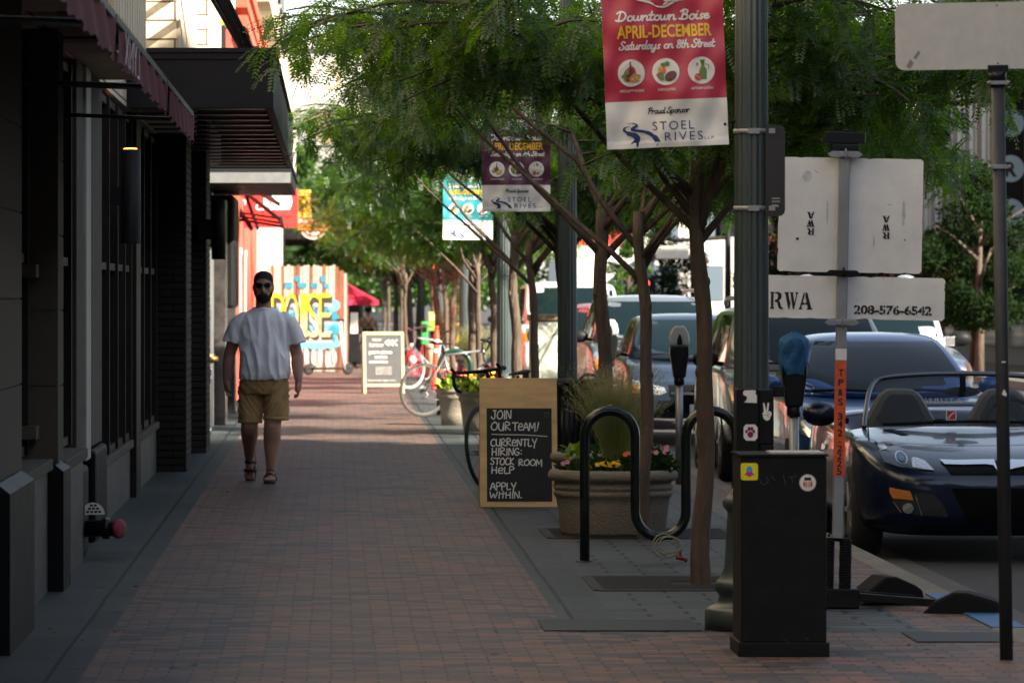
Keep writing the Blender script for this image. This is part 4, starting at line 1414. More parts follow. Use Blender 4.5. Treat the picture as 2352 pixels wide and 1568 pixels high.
# ================================================================ chalk board "join our team"
sg = thing('sandwich_board', 'plywood sandwich board with chalk writing asking people to join', 'sandwich board', (XU(1103, 34.65), 34.65, 0))
K = .584 / 856
lean = Matrix.Rotation(R(-9), 4, 'X')
pw = mat('plywood', (.56, .37, .17), .6, var=.22, vscale=3.2, stretch=(.6, 1, 3), bump=.1, bscale=20)
b = MB()
b.box(0, .584, 0, .018, .004, .985)
b.warp(lambda p: lean @ p)
b.build('front_panel', pw, sg, bevel=.003)
b = MB()
b.box(0, .584, 0, .018, .004, .96)
b.warp(lambda p: Matrix.Translation((0, .36, 0)) @ Matrix.Rotation(R(12), 4, 'X') @ p)
b.build('rear_panel', pw, sg, bevel=.003)
bx0, bx1, bz0, bz1 = (168 - 92) * K, (888 - 92) * K, (1520 - 1452) * K, (1520 - 415) * K
b = MB(); b.box(bx0, bx1, -.003, -.0005, bz0, bz1); b.warp(lambda p: lean @ p)
M['slateboard'] = mat('chalk board', (.011, .012, .015), .75, var=.45, vscale=4, stretch=(3, 1, 1))
b.build('chalkboard', M['slateboard'], sg)
b = MB()


def ch(s, x0, x1, yb, yt, sd): pen(b, s, (x0 - 92) * K, (1520 - yb) * K, (yb - yt) * K, (x1 - x0) * K, CHALK, 12 * K, -.006, 0, .03, .035, sd)


ch("JOIN", 222, 445, 535, 442, 1); ch("OUR", 212, 438, 660, 575, 2); ch("TeAM!", 450, 748, 660, 575, 3)
b.stroke([((x - 92) * K, (1520 - y) * K) for (x, y) in ((225, 705), (400, 710), (620, 714), (835, 730))], 8 * K, -.006)
ch("CURReNTLY", 210, 722, 835, 758, 4); ch("HIRING:", 222, 560, 940, 862, 5); ch("STOCK", 208, 470, 1042, 970, 6); ch("ROOM", 518, 784, 1052, 985, 7)
ch("HeLP", 218, 476, 1138, 1068, 8); ch("APPLY", 205, 490, 1320, 1245, 9); ch("WItHIN.", 200, 556, 1415, 1345, 10)
b.warp(lambda p: lean @ p)
b.build('chalk_writing', mat('chalk', (.62, .63, .60), .95, var=.25, vscale=60), sg)
b = MB()
b.stroke([((x - 92) * K, (1520 - y) * K) for (x, y) in ((828, 520), (805, 480), (812, 458), (828, 472), (846, 456), (854, 480), (828, 520))], 4 * K, -.006)
b.warp(lambda p: lean @ p)
b.build('chalk_heart', mat('faint chalk', (.12, .125, .13), .95), sg)

# ================================================================ far "now hiring" board
K2 = 73.8 / F
f2 = thing('hiring_board', 'black chalkboard sandwich board in a pale wood frame in the sunlight', 'sandwich board', (XU(835, 73.8), 73.8, 0), R(4))
lean2 = Matrix.Rotation(R(-11), 4, 'X')
M['palewood'] = mat('pale wood', (.42, .34, .20), .6, var=.1)
W_ = 95 * K2
b = MB()
b.box(0, .045, 0, .025, 0, 1.0); b.box(W_ - .045, W_, 0, .025, 0, 1.0); b.box(.045, W_ - .045, 0, .025, .955, 1.0); b.box(.045, W_ - .045, 0, .025, .11, .155)
b.warp(lambda p: lean2 @ p); b.build('frame', M['palewood'], f2, bevel=.004)
b = MB(); b.box(.045, W_ - .045, .008, .016, .155, .955); b.warp(lambda p: lean2 @ p); b.build('chalkboard', mat('grey chalk board', (.055, .058, .057), .7, var=.15), f2)
b = MB(); b.box(0, .045, 0, .025, 0, 1.0); b.box(W_ - .045, W_, 0, .025, 0, 1.0); b.box(.045, W_ - .045, 0, .025, .155, 1.0); b.warp(lambda p: Matrix.Translation((.0, .42, 0)) @ Matrix.Rotation(R(11), 4, 'X') @ p); b.build('rear_frame', M['palewood'], f2)
b = MB()
for (s_, x, z, h, wd) in (("now", .16, .86, .045, .14), ("hiring", .11, .765, .055, .22), ("part-time", .10, .65, .055, .37), ("sales", .19, .575, .048, .20), ("associate", .10, .50, .045, .30)):
    b.text(s_, x, z, h, wd, y=.003, off=.02)
b.text("inquire inside | apply online", .07, .205, .022, .45, y=.003)
for i, s_ in enumerate(("competitive wages", "flexible hours", "downtown location", "apply today")):
    b.text(s_, W_ / 2, .42 - .035 * i, .018, .26, y=.003, align='C')
for i in range(3):
    x = .36 + .065 * i
    b.stroke([(x + .06, .87), (x, .83), (x + .06, .785)], .018, .003, sm=False)
b.warp(lambda p: lean2 @ p)
b.build('chalk_writing', M['bprint'], f2)

# ================================================================ planters
M['planter'] = mat('cast concrete planter', (.19, .168, .135), .85, var=.12, vscale=14, bump=.6, bscale=70)
M['soil'] = mat('soil', (.02, .016, .012), .95)
M['fgreen'] = leaf_mat('flower leaf', (.028, .060, .020), (.05, .10, .015), .25)
M['lime'] = leaf_mat('lime leaf', (.22, .33, .02), (.30, .42, .02), .35)
M['maroon'] = leaf_mat('maroon leaf', (.06, .010, .018), (.12, .015, .02), .3)
M['grass'] = leaf_mat('grass blade', (.17, .21, .065), (.28, .33, .07), .35)
M['plume'] = leaf_mat('grass plume', (.24, .20, .12), (.32, .27, .13), .4)


def leaves(b, rr, n, c, r, zr, ll, lw):
    for i in range(n):
        a = rr.uniform(0, 6.28); q = r * rr.random() ** .5
        p = Vector((c[0] + q * math.cos(a), c[1] + q * math.sin(a), c[2] + zr * rr.random() * (1.15 - q / r * .7)))
        d = Vector((rr.uniform(-1, 1), rr.uniform(-1, 1), rr.uniform(-.2, .9))).normalized()
        s_ = d.orthogonal().normalized()
        s_ = Matrix.Rotation(rr.uniform(0, 6.28), 3, d) @ s_
        k = ll * rr.uniform(.6, 1.3)
        b.add([p, p + d * k * .5 + s_ * lw, p + d * k, p + d * k * .5 - s_ * lw], [(0, 1, 2, 3)])


def flowers(b, rr, n, c, r, z, fr):
    for i in range(n):
        a = rr.uniform(0, 6.28); q = r * rr.random() ** .5
        p = Vector((c[0] + q * math.cos(a), c[1] + q * math.sin(a), c[2] + z * rr.uniform(.7, 1.15)))
        nn = Vector((rr.uniform(-.5, .5), -1, rr.uniform(.2, 1))).normalized()
        s_ = nn.orthogonal().normalized(); t_ = nn.cross(s_)
        for k in range(5):
            an = k * 1.2566
            dr = s_ * math.cos(an) + t_ * math.sin(an)
            sd = nn.cross(dr)
            b.add([p, p + dr * fr * .6 + sd * fr * .4, p + dr * fr + nn * fr * .1, p + dr * fr * .6 - sd * fr * .4], [(0, 1, 2, 3)])


bp = thing('big_planter', 'big round concrete planter with flowers and a tall grass tuft', 'planter', (1.875, 30.55 + .36, 0))
b = MB()
b.lathe([(.30, 0), (.345, .0), (.352, .02), (.375, .20), (.383, .245), (.388, .25), (.397, .262), (.402, .275), (.398, .288), (.390, .296), (.398, .304), (.405, .318), (.400, .332), (.392, .340), (.395, .352), (.425, .365), (.437, .385), (.436, .41), (.42, .43), (.395, .435), (.37, .43), (.36, .40)], 56, cap=False)
b.build('pot', M['planter'], bp)
b = MB(); b.lathe([(.001, .40), (.37, .40)], 32, cap=False); b.build('soil', M['soil'], bp)
rr = random.Random(3)
b = MB(); leaves(b, rr, 1500, (0, 0, .41), .37, .10, .055, .016); leaves(b, rr, 500, (.24, -.1, .42), .17, .17, .05, .015); b.build('foliage', M['fgreen'], bp)
b = MB(); leaves(b, rr, 26, (-.27, -.12, .50), .05, .12, .07, .025); b.build('lime_leaves', M['lime'], bp)
for (nm, mt, lst) in (('yellow_flowers', mat('yellow petals', (.72, .42, .01), .6), ((10, (-.03, -.30, .42), .07, .06), (6, (-.12, -.3, .42), .10, .05))), ('pink_flowers', mat('pink petals', (.62, .22, .30), .6), ((9, (.25, -.18, .46), .12, .12), (3, (-.32, -.18, .44), .05, .05))), ('orange_flowers', mat('orange petals', (.68, .13, .05), .6), ((3, (.08, -.26, .48), .03, .06),))):
    b = MB()
    for (n, c, r, z) in lst: flowers(b, rr, n, c, r, z, .020)
    b.build(nm, mt, bp)


def grass_tuft(par, c, n, h, spread, seed, plume=True, wd=.0022):
    rr = random.Random(seed)
    b = MB(); pl = MB()
    for i in range(n):
        a = rr.uniform(0, 6.28); q = .07 * rr.random()
        p = Vector((c[0] + q * math.cos(a), c[1] + q * math.sin(a), c[2]))
        out = Vector((math.cos(a), math.sin(a), 0))
        hh = h * rr.uniform(.55, 1.0); sp2 = spread * rr.random() ** .8
        pts = [p + out * sp2 * (t ** 1.7) + Vector((0, 0, hh * (t - .10 * t ** 3))) for t in (0, .35, .7, 1)]
        sd = Vector((1, 0, 0)) if rr.random() < .7 else Vector((0, 1, 0))
        vs = []
        for j, pt in enumerate(pts):
            w_ = wd * (1 - .75 * j / 3)
            vs += [pt - sd * w_, pt + sd * w_]
        b.add(vs, [(0, 1, 3, 2), (2, 3, 5, 4), (4, 5, 7, 6)])
        if plume and rr.random() < .5:
            for k in range(16):
                t = rr.uniform(.72, 1.05)
                pt = pts[2].lerp(pts[3], (t - .7) / .3) + Vector((rr.uniform(-.02, .02), rr.uniform(-.02, .02), 0))
                d = Vector((rr.uniform(-1, 1), rr.uniform(-1, 1), rr.uniform(.2, 1))).normalized() * .022
                s_ = d.orthogonal().normalized() * .0018
                pl.add([pt, pt + d * .5 + s_, pt + d, pt + d * .5 - s_], [(0, 1, 2, 3)])
    b.build('grass', M['grass'], par)
    if plume: pl.build('plumes', M['plume'], par)


grass_tuft(bp, (.02, .0, .40), 900, .82, .34, 5)
# the smaller shallow bowl standing behind the big planter
bp2 = thing('bowl_planter', 'concrete bowl planter just showing behind the big planter', 'planter', (1.88, 32.7, 0))
b = MB(); b.lathe([(.22, 0), (.27, .25), (.30, .40), (.33, .42), (.345, .445), (.34, .475), (.31, .485), (.29, .47)], 40); b.build('pot', M['planter'], bp2)
b = MB(); leaves(b, rr, 200, (0, 0, .46), .27, .08, .05, .016); b.build('foliage', M['fgreen'], bp2)


def small_planter(label, x, y, r, h, seed):
    t = thing('round_planter', label, 'planter', (x, y, 0), 0, 'small round planters by the bicycles')
    b = MB(); b.lathe([(r * .70, 0), (r * .76, h * .3), (r * .86, h * .74), (r * .93, h * .76), (r * .9, h * .80), (r * .95, h * .83), (r * .9, h * .86), (r * 1.0, h * .90), (r * 1.06, h * .94), (r * 1.05, h), (r * .95, h * 1.01), (r * .9, h * .96)], 40); b.build('pot', M['planter'], t)
    rr = random.Random(seed)
    b = MB(); leaves(b, rr, 420, (0, 0, h), r * .95, .20, .07, .02); b.build('foliage', M['fgreen'], t)
    b = MB(); leaves(b, rr, 120, (-r * .2, -r * .5, h), r * .6, .12, .11, .035); b.build('lime_leaves', M['lime'], t)
    b = MB(); leaves(b, rr, 130, (r * .45, -r * .1, h + .05), r * .5, .22, .08, .028); b.build('maroon_leaves', M['maroon'], t)
    b = MB(); flowers(b, rr, 10, (0, -.1, h), r * .8, .2, .03); b.build('flowers', M['ptomato'] if seed % 2 else M['yellow'], t)


small_planter('round concrete planter of lime and maroon leaves left of the plywood board', 1.70, 53.6, .27, .47, 2)
small_planter('round concrete planter of red flowers behind the lime leaved one', 1.47, 56.2, .22, .44, 3)
gt = thing('grass_clump', 'sunlit tall grass clump in a pot beside the fourth lamp post', 'plant', (2.02, 66.5, 0))
b = MB(); b.lathe([(.2, 0), (.25, .3), (.27, .34)], 24); b.build('pot', M['planter'], gt)
grass_tuft(gt, (0, 0, .3), 700, .95, .30, 9, True, .004)
gt2 = thing('grass_clump', 'pale tall grass clump behind the yellow box', 'plant', (2.1, 84, 0))
b = MB(); b.lathe([(.2, 0), (.25, .3), (.27, .34)], 24); b.build('pot', M['planter'], gt2)
grass_tuft(gt2, (0, 0, .3), 500, 1.15, .30, 12, True, .005)

# ================================================================ wave bike rack and cable
rk = thing('bike_rack', 'dark wave shaped tubular bike rack in front of the big planter', 'bike rack', (1.51, 27.7, 0))
pts = [(0, 0, 0), (0, 0, .3), (0, 0, .60)]
q = []


def arc(cx, cz, r, a0, a1, n=12): return [(cx + r * math.cos(a0 + (a1 - a0) * i / n), 0, cz + r * math.sin(a0 + (a1 - a0) * i / n)) for i in range(n + 1)]


w2 = .305
q = [(0, 0, 0), (0, 0, .4)] + arc(w2 / 2, .755, w2 / 2, PI, 0) + [(w2, 0, .5)] + arc(w2 * 1.5, .30, w2 / 2, PI, 2 * PI) + [(2 * w2, 0, .5)] + arc(2.5 * w2, .755, w2 / 2, PI, 0) + [(3 * w2, 0, .4), (3 * w2, 0, 0)]
b = MB(); b.tube(q, .030, 18); b.build('tube', M['rackgreen'], rk)
b = MB()
for x in (0, 3 * w2): b.lathe([(.05, 0), (.05, .006), (.032, .008)], 20, c=(x, 0, 0))
b.build('foot', M['rackgreen'], rk)
b = MB(); b.box(w2 / 2 - .012, w2 / 2 + .014, -.012, .012, .9405, .943); b.build('sticker', M['white'], rk)
cl = thing('cable_lock', 'coiled grey cable lock with a red end hanging on the bike rack', 'cable lock', (1.51 + w2 * 1.62, 27.66, .13))
pts = []
for i in range(90):
    a = i / 90 * 4.2 * 2 * PI
    rr_ = .070 + .012 * math.sin(i * .21)
    pts.append((.0 + rr_ * math.sin(a) + .012 * math.sin(i * .1), -.02 + .012 * math.sin(i * .31), -.03 + rr_ * math.cos(a) * (.72 + .25 * math.sin(i * .05))))
b = MB(); b.tube(pts, .0048, 8); b.build('cable', mat('grey vinyl cable', (.22, .22, .17), .3), cl)
b = MB(); b.tube([(.05, -.03, -.10), (.085, -.03, -.105), (.10, -.035, -.11)], [.012, .014, .010], 10); b.tube([(.075, -.03, -.10), (.08, -.03, -.06)], [.008, .007], 8); b.tube([(.10, -.035, -.11), (.118, -.035, -.118)], .014, 10); b.build('lock', mat('dark red lock', (.16, .015, .02), .4), cl)

# ================================================================ trash can behind the board
tc_ = thing('litter_bin', 'dark green slatted litter bin between the plywood board and a dark trunk', 'litter bin', (1.84, 36.2, 0))
b = MB()
for i in range(36):
    a = 2 * PI * i / 36
    b.beam((.255 * math.cos(a), .255 * math.sin(a), .06), (.262 * math.cos(a), .262 * math.sin(a), .90), .012, .030)
b.build('slats', M['rackgreen'], tc_)
b = MB(); b.lathe([(.245, .02), (.27, .03), (.27, .07), (.245, .08)], 36); b.lathe([(.25, .885), (.285, .90), (.285, .93), (.26, .94), (.20, .935), (.19, .91)], 36, cap=False); b.lathe([(.235, .05), (.235, .90)], 30); b.build('liner', M['blackgloss'], tc_)
b = MB(); b.tube(smooth_path([(.06, -.24, .92), (.12, -.20, .97), (.2, -.15, .97), (.25, -.08, .92)], 5), .012, 8); b.build('handle', M['rackgreen'], tc_)

# ================================================================ painted utility cabinet
uc = thing('painted_cabinet', 'pale weathered utility cabinet with faded artwork beyond the second lamp post', 'cabinet', (2.22, 51.8, 0))
b = MB(); b.box(0, .50, 0, .6, 0.02, 1.30); b.build('body', mat('faded vinyl wrap', (.42, .44, .38), .6, var=.45, vscale=4.5), uc, bevel=.01)
b = MB(); b.box(-.02, .52, -.02, .62, 1.30, 1.37); b.build('lid', mat('rusty lid', (.20, .14, .09), .7, var=.4, vscale=8), uc, bevel=.01)
b = MB()
rr = random.Random(8)
for i in range(7): b.disc(.04 + .065 * i, rr.uniform(.2, .5), rr.uniform(.05, .09), rr.uniform(.08, .2), y=-.003 - .0004 * i, m=i % 2, n=10)
b.build('artwork', [mat('faded blue print', (.30, .38, .42), .6), mat('faded grey print', (.34, .34, .30), .6)], uc)

# ================================================================ black cabinet in the foreground
cb = thing('control_cabinet', 'plain black metal cabinet standing in front of the nearest lamp post', 'cabinet', (1.80, 20.45, 0))
b = MB(); b.box(.012, .392, .012, .45, .065, .89); b.build('body', M['black'], cb, bevel=.006)
b = MB(); b.box(0, .404, 0, .462, 0, .065); b.build('base', M['black'], cb, bevel=.004)
b = MB(); b.box(.004, .400, .004, .458, .8905, .900); b.box(.15, .385, .05, .3, .9005, .9085, m=1); b.build('lid', [M['black'], mat('pale lid plate', (.35, .35, .34), .6)], cb)
ks = 1 / 516.7


def cu(u): return (u - 1697) * ks
def cv(v): return HV(v, 20.45)
b = MB()
pts = []
for (x, z) in ((1, 1), (-1, 1), (-1, -1), (1, -1)):
    for a in (0, .52, 1.05, 1.57):
        aa = a + {(1, 1): 0, (-1, 1): 1.57, (-1, -1): 3.14, (1, -1): 4.71}[(x, z)]
        pts.append((cu(1721.8) + x * .028 + .010 * math.cos(aa), cv(1082.6) + z * .028 + .010 * math.sin(aa)))
b.prism(pts, .0085, .0115)
b.build('yellow_sticker', mat('yellow sticker', (.72, .62, .01), .5), cb)
b = MB()
for k in range(120):
    rr_ = random.Random(k)
    x, z = rr_.uniform(-.033, .033), rr_.uniform(-.033, .033)
    if abs(x) > .02 or abs(z) > .024: b.disc(cu(1721.8) + x, cv(1082.6) + z, .0011, y=.0078, n=6)
b.build('sticker_dots', mat('olive dots', (.35, .30, .02), .6), cb)
b = MB()
cx, cz = cu(1721.8), cv(1082.6)
b.poly([(cx - .013, cz), (cx - .013, cz + .014), (cx - .008, cz + .022), (cx, cz + .025), (cx + .008, cz + .022), (cx + .013, cz + .014), (cx + .013, cz)], .0072, 0)
b.poly([(cx - .013, cz), (cx + .013, cz), (cx + .016, cz - .008), (cx + .024, cz - .014), (cx + .010, cz - .017), (cx, cz - .025), (cx - .010, cz - .017), (cx - .024, cz - .014), (cx - .016, cz - .008)], .0072, 1)
b.build('sticker_figure', [mat('cyan ink', (.02, .30, .52), .5), mat('magenta ink', (.50, .01, .20), .5)], cb)
b = MB(); b.disc(cu(1856), cv(1108), .0375, y=.0095, m=0, n=28); b.disc(cu(1856), cv(1108), .033, y=.0085, m=1, n=28)
cx, cz = cu(1856), cv(1108)
b.poly([(cx - .017, cz + .010), (cx + .017, cz + .010), (cx + .014, cz + .024), (cx - .014, cz + .024)], .0078, 2)
for e in (-1, 1): b.disc(cx + e * .007, cz - .008, .0065, .016, y=.0072, m=3, n=12); b.disc(cx + e * .017, cz - .006, .004, .014, y=.0070, m=4, n=10)
b.build('round_sticker', [mat('cream sticker', (.60, .50, .38), .5), M['offwhite'], M['ink'], mat('skin print', (.52, .30, .20), .6), M['ptomato']], cb)
b = MB()
for st_ in (((1745, 1098), (1752, 1112), (1765, 1105), (1762, 1095)), ((1772, 1092), (1780, 1102)), ((1800, 1090), (1805, 1112)), ((1812, 1095), (1830, 1093)), ((1818, 1096), (1822, 1108)), ((1870, 1480), (1880, 1484)), ((1800, 1468), (1815, 1474)), ((1850, 1462), (1858, 1470))):
    b.stroke([(cu(u), cv(v)) for (u, v) in st_], .0022, .0100)
b.build('scratches', mat('scratched paint', (.075, .075, .08), .7), cb)

# post mounted boxes with stickers behind the cabinet
pb = thing('push_button_box', 'black boxes with white paw and hand stickers fixed to the nearest lamp post', 'button box', (1.905, 21.5, .80))
kk = .000239


def qx(x): return (x - 1190) * kk + .0
def qz(y): return HV((940 + y / 7.84) * .91875, 21.5) - .80
b = MB(); b.box(qx(1095), qx(1530), 0, .16, 0, qz(245)); b.build('front_box', M['black'], pb, bevel=.006)
b = MB(); b.box(qx(1532), qx(1832), .02, .14, qz(1340), qz(262)); b.box(qx(1560), qx(1832), .015, .1, qz(1500), qz(1345)); b.build('side_box', M['black'], pb, bevel=.005)
b = MB(); b.box(qx(1833), qx(2060), .05, .10, qz(410), qz(195)); b.build('bracket', M['black'], pb, bevel=.004)
b = MB()
b.poly([(qx(x), qz(y)) for (x, y) in ((1250, 275), (1440, 270), (1480, 290), (1455, 330), (1490, 375), (1488, 522), (1240, 512), (1290, 460), (1300, 400), (1225, 360), (1220, 310))], -.004)
b.build('torn_sticker', M['offwhite'], pb)
b = MB()
b.poly([(qx(x), qz(y)) for (x, y) in ((1275, 942), (1450, 942), (1502, 1000), (1502, 1200), (1450, 1260), (1285, 1258), (1230, 1200), (1230, 1000))], -.004, 0)
for (x, y, rx, rz) in ((1335, 1030, 30, 42), (1392, 1025, 30, 42), (1285, 1080, 26, 34), (1430, 1078, 26, 34), (1362, 1140, 58, 60)):
    b.disc(qx(x), qz(y), rx * kk, rz * kk, y=-.006, m=1, n=14)
b.build('paw_sticker', [M['offwhite'], mat('plum ink', (.16, .008, .07), .6)], pb)
b = MB()
hand = [(1635, 700), (1605, 720), (1612, 780), (1640, 840), (1690, 872), (1745, 850), (1768, 790), (1790, 740), (1775, 700), (1745, 680), (1720, 700), (1738, 530), (1722, 512), (1706, 530), (1690, 640), (1686, 690), (1660, 590), (1640, 515), (1622, 520), (1618, 545)]
b.poly([(qx(x), qz(y)) for (x, y) in hand], .016, 0)
for st_ in (((1612, 750), (1660, 765), (1720, 760)), ((1690, 690), (1720, 735), (1760, 735)), ((1700, 770), (1730, 800))): b.stroke([(qx(x), qz(y)) for (x, y) in st_], .002, .0145, 1)
b.build('hand_sticker', [M['offwhite'], M['ink']], pb)

# ================================================================ parking meters
def meter(label, x, y, bag):
    t = thing('parking_meter', label, 'parking meter', (x, y, 0), 0, 'parking meters along the kerb')
    b = MB(); b.cyl((0, 0, 0), (0, 0, .86), .032, n=18); b.build('post', M['steel'], t)
    b = MB(); b.lathe([(.040, .84), (.044, .85), (.044, .90), (.036, .91)], 18); b.build('collar', M['blackgloss'], t)
    b = MB()
    prof = [(-.052, .90), (.052, .90), (.062, .98), (.080, 1.10), (.080, 1.17), (-.080, 1.17), (-.080, 1.10), (-.062, .98)]
    b.prism(prof, -.055, .055); b.build('housing', M['blackgloss'], t, bevel=.014)
    if bag:
        def fn(s, q):
            a = s * 2 * PI
            z = 1.10 + .265 * q
            r = (.083 + .010 * math.sin(q * 3.1)) * (1 if q < .8 else max(.02, math.cos((q - .8) / .2 * 1.45)))
            r *= 1 + .07 * noise.noise(Vector((2.2 * math.cos(a), 2.2 * math.sin(a), 3.5 * q))) * 2 + .05 * noise.noise(Vector((5 * math.cos(a), 5 * math.sin(a), 9 * q)))
            return (r * 1.02 * math.cos(a), r * .85 * math.sin(a), z + .010 * math.sin(3 * a))
        b = MB(); b.grid(fn, 64, 34); b.build('cover_bag', mat('blue cloth bag', (.008, .075, .19), .7, bump=.3, bscale=40), t)
    else:
        b = MB()
        prof = [(-.080, 1.174), (.080, 1.174), (.086, 1.22), (.075, 1.28), (.040, 1.335), (-.040, 1.335), (-.075, 1.28), (-.086, 1.22)]
        b.prism(prof, -.058, .058); b.build('head', mat('pale grey meter head', (.36, .37, .37), .4), t, bevel=.012)
        b = MB(); b.prism([(-.022, 1.175), (.022, 1.175), (.022, 1.215), (.010, 1.255), (0, 1.27), (-.010, 1.255), (-.022, 1.215)], -.064, -.0585); b.build('keyhole_plate', M['black'], t)
    return t


meter('parking meter hooded with a blue cloth bag', 2.90, 29.0, True)
meter('pale headed parking meter in front of the silver suv', 2.92, 38.9, False)
meter('pale headed parking meter right of the dark thick trunk', 2.92, 48.6, False)

# ================================================================ portable road sign seen from behind
YS = 23.6
rs_ = thing('portable_road_sign', 'back of a white portable road sign with stencilled letters on a spring stand', 'road sign', (2.575, YS, 0))
rs_.rotation_euler = (0, R(1.1), 0)


def sx(u): return XU(u, YS) - 2.575
def sz(v): return HV(v, YS)
mast = MB(); mast.box(-.026, .026, -.03, .02, .345, 2.36); mast.build('mast', M['alu'], rs_, bevel=.004)
b = MB(); b.box(-.0275, .0275, -.0325, .0, sz(1092), sz(828)); b.build('orange_tape', mat('orange tape', (.55, .085, .02), .5, var=.25, vscale=20), rs_)
b = MB()
for s_, v in (("T", 862), ("P", 884), ("&", 907), ("S", 929), ("3", 962), ("4", 980), ("2", 1000), ("-", 1018), ("2", 1036), ("2", 1053), ("2", 1070), ("5", 1088)):
    b.text(s_, 0, sz(v), .034, .026 if s_ != '-' else .012, y=-.0345, off=.02, align='C')
b.build('tape_lettering', M['ink'], rs_)
b = MB(); b.box(-.0275, .0275, -.0322, .0, sz(826), sz(800)); b.build('label', M['offwhite'], rs_)


def panel(nm, u0, u1, v0, v1, y, seed, r=.012):
    rr = random.Random(seed)
    x0, x1, z0, z1 = sx(u0), sx(u1), sz(v1), sz(v0)
    pts = []
    # chipped edge
    for (a, c, n) in (((x0 + r, z0), (x1 - r, z0), 30), ((x1, z0 + r), (x1, z1 - r), 24), ((x1 - r, z1), (x0 + r, z1), 30), ((x0, z1 - r), (x0, z0 + r), 24)):
        for i in range(n + 1):
            t = i / n
            q = rr.random()
            e = rr.uniform(.0015, .005) if q < .16 and 0 < i < n else 0
            cxm, czm = (x0 + x1) / 2, (z0 + z1) / 2
            px, pz = a[0] + (c[0] - a[0]) * t, a[1] + (c[1] - a[1]) * t
            if abs(a[0] - c[0]) < 1e-6: px += -e if px > cxm else e
            else: pz += -e if pz > czm else e
            pts.append((px, pz))
    b = MB(); b.prism(pts, y, y + .014)
    return b.build(nm, M['offwhite'], rs_)


panel('upper_panel', 1772, 2103, 362, 625, .022, 4)
panel('lower_panel', 1694, 2158, 634, 732, .022, 5)


def stencil(b, s, x, z, w_, h, y, flip180=False):
    """heavy stencil letters with bridges"""
    G = {
        'R': [[(0, 0), (.30, 0), (.30, .06), (.25, .1), (.25, .9), (.30, .94), (.30, 1), (0, 1), (0, .94), (.06, .9), (.06, .1), (0, .06)], [(.34, 1), (.62, 1), (.82, .9), (.84, .7), (.74, .54), (.62, .48), (.74, .40), (.82, .12), (.95, .08), (.95, 0), (.72, 0), (.6, .1), (.54, .36), (.34, .42), (.34, .52), (.52, .58), (.58, .74), (.52, .9), (.34, .93)]],
        'W': [[(0, 1), (.34, 1), (.34, .94), (.28, .9), (.42, .38), (.50, .62), (.38, 0), (.30, 0), (.06, .9), (0, .94)], [(.42, 1), (.66, 1), (.66, .94), (.62, .9), (.74, .38), (.86, .88), (.80, .94), (.80, 1), (1, 1), (1, .94), (.94, .9), (.72, 0), (.62, 0), (.44, .9)]],
        'A': [[(0, 0), (.26, 0), (.26, .06), (.20, .1), (.26, .28), (.44, .28), (.44, .40), (.30, .40), (.42, .80), (.42, 1), (.36, 1), (.08, .1), (0, .06)], [(.48, 1), (.62, 1), (.92, .1), (1, .06), (1, 0), (.60, 0), (.60, .06), (.68, .1), (.62, .28), (.48, .28), (.48, .40), (.58, .40), (.48, .76)]],
    }
    for i, c in enumerate(s):
        for p in G[c]:
            if flip180:
                for o_ in (-.0012, 0, .0012): b.poly([(x - px * w_ + o_, z - pz * h) for (px, pz) in p], y - .0003 * (o_ > 0) + .0003 * (o_ < 0))
            else: b.poly([(x + px * w_, z + pz * h) for (px, pz) in p], y)
        x += w_ * 1.04
    return b


b = MB()
q0 = 1 / (3.485) * .91875  # crop px -> photo px


def kx(x): return sx((1900 + x / 3.485) * .91875)
def kz(y): return sz((370 + y / 3.485) * .91875)
w_ = kx(165) - kx(40)
stencil(b, "RWA", kx(40), kz(1410), kx(160) - kx(40), kz(1262) - kz(1410), .0195)
for (x, y) in ((412, 560), (1070, 582)):
    sw, sh = kx(414) - kx(352), kz(560) - kz(618)
    for i, c in enumerate("AWR"):
        yy = y + i * 71
        stencil(b, c, kx(x), kz(yy), sw, sh, .0195, True)
b.text("208-576-6542", kx(772), kz(1438), kz(1360) - kz(1438), kx(1452) - kx(772), y=.0195, off=.035)
b.build('stencil_lettering', M['ink'], rs_)
b = MB()  # stencil bridges left in the number
for i in range(12):
    if i in (3, 7): continue
    xm = kx(772) + (kx(1452) - kx(772)) * (i + .5) / 12
    b.box(xm - .0012, xm + .0012, .0175, .0188, kz(1442), kz(1405) if i % 2 else kz(1356))
b.build('stencil_bridges', M['offwhite'], rs_)
b = MB()
for (x, y, r) in ((268, 795, .008), (1204, 790, .0045), (1465, 1187, .002), (1306, 331, .0018), (867, 393, .0018), (290, 518, .0018)): b.disc(kx(x), kz(y), r, r * .9, y=.0192, n=12)
for st_ in (((1045, 483), (1080, 484)), ((1192, 560), (1200, 590)), ((410, 195), (440, 220)), ((610, 1255), (630, 1262)), ((1020, 1120), (1030, 1135)), ((800, 1320), (795, 1326))): b.stroke([(kx(x), kz(y)) for (x, y) in st_], .0018, .0192)
b.build('holes', mat('bare dark metal', (.05, .035, .03), .7), rs_)
b = MB()
for (x, y, rx, ry) in ((525, 560, 8, 110), (1190, 560, 14, 110), (345, 250, 40, 50), (935, 800, 8, 60)): b.disc(kx(x), kz(y), rx / 3.485 * .919 / 447, ry / 3.485 * .919 / 447, y=.0205, n=16)
b.build('scuffs', mat('grey scuff', (.50, .50, .50), .6, var=.3, vscale=20), rs_)


def clamp(v, mt, nm, hw=.090):
    b = MB(); z = sz(v)
    b.prism([(-hw, z), (-hw + .022, z - .016), (hw - .022, z - .016), (hw, z), (hw - .022, z + .016), (-hw + .022, z + .016)], -.045, -.031)
    b.box(-.032, .032, -.052, .02, z - .013, z + .013); b.tube([(0, -.06, z + .03), (.004, -.06, z - .02)], .006, 6)
    b.build(nm, mt, rs_, bevel=.002)


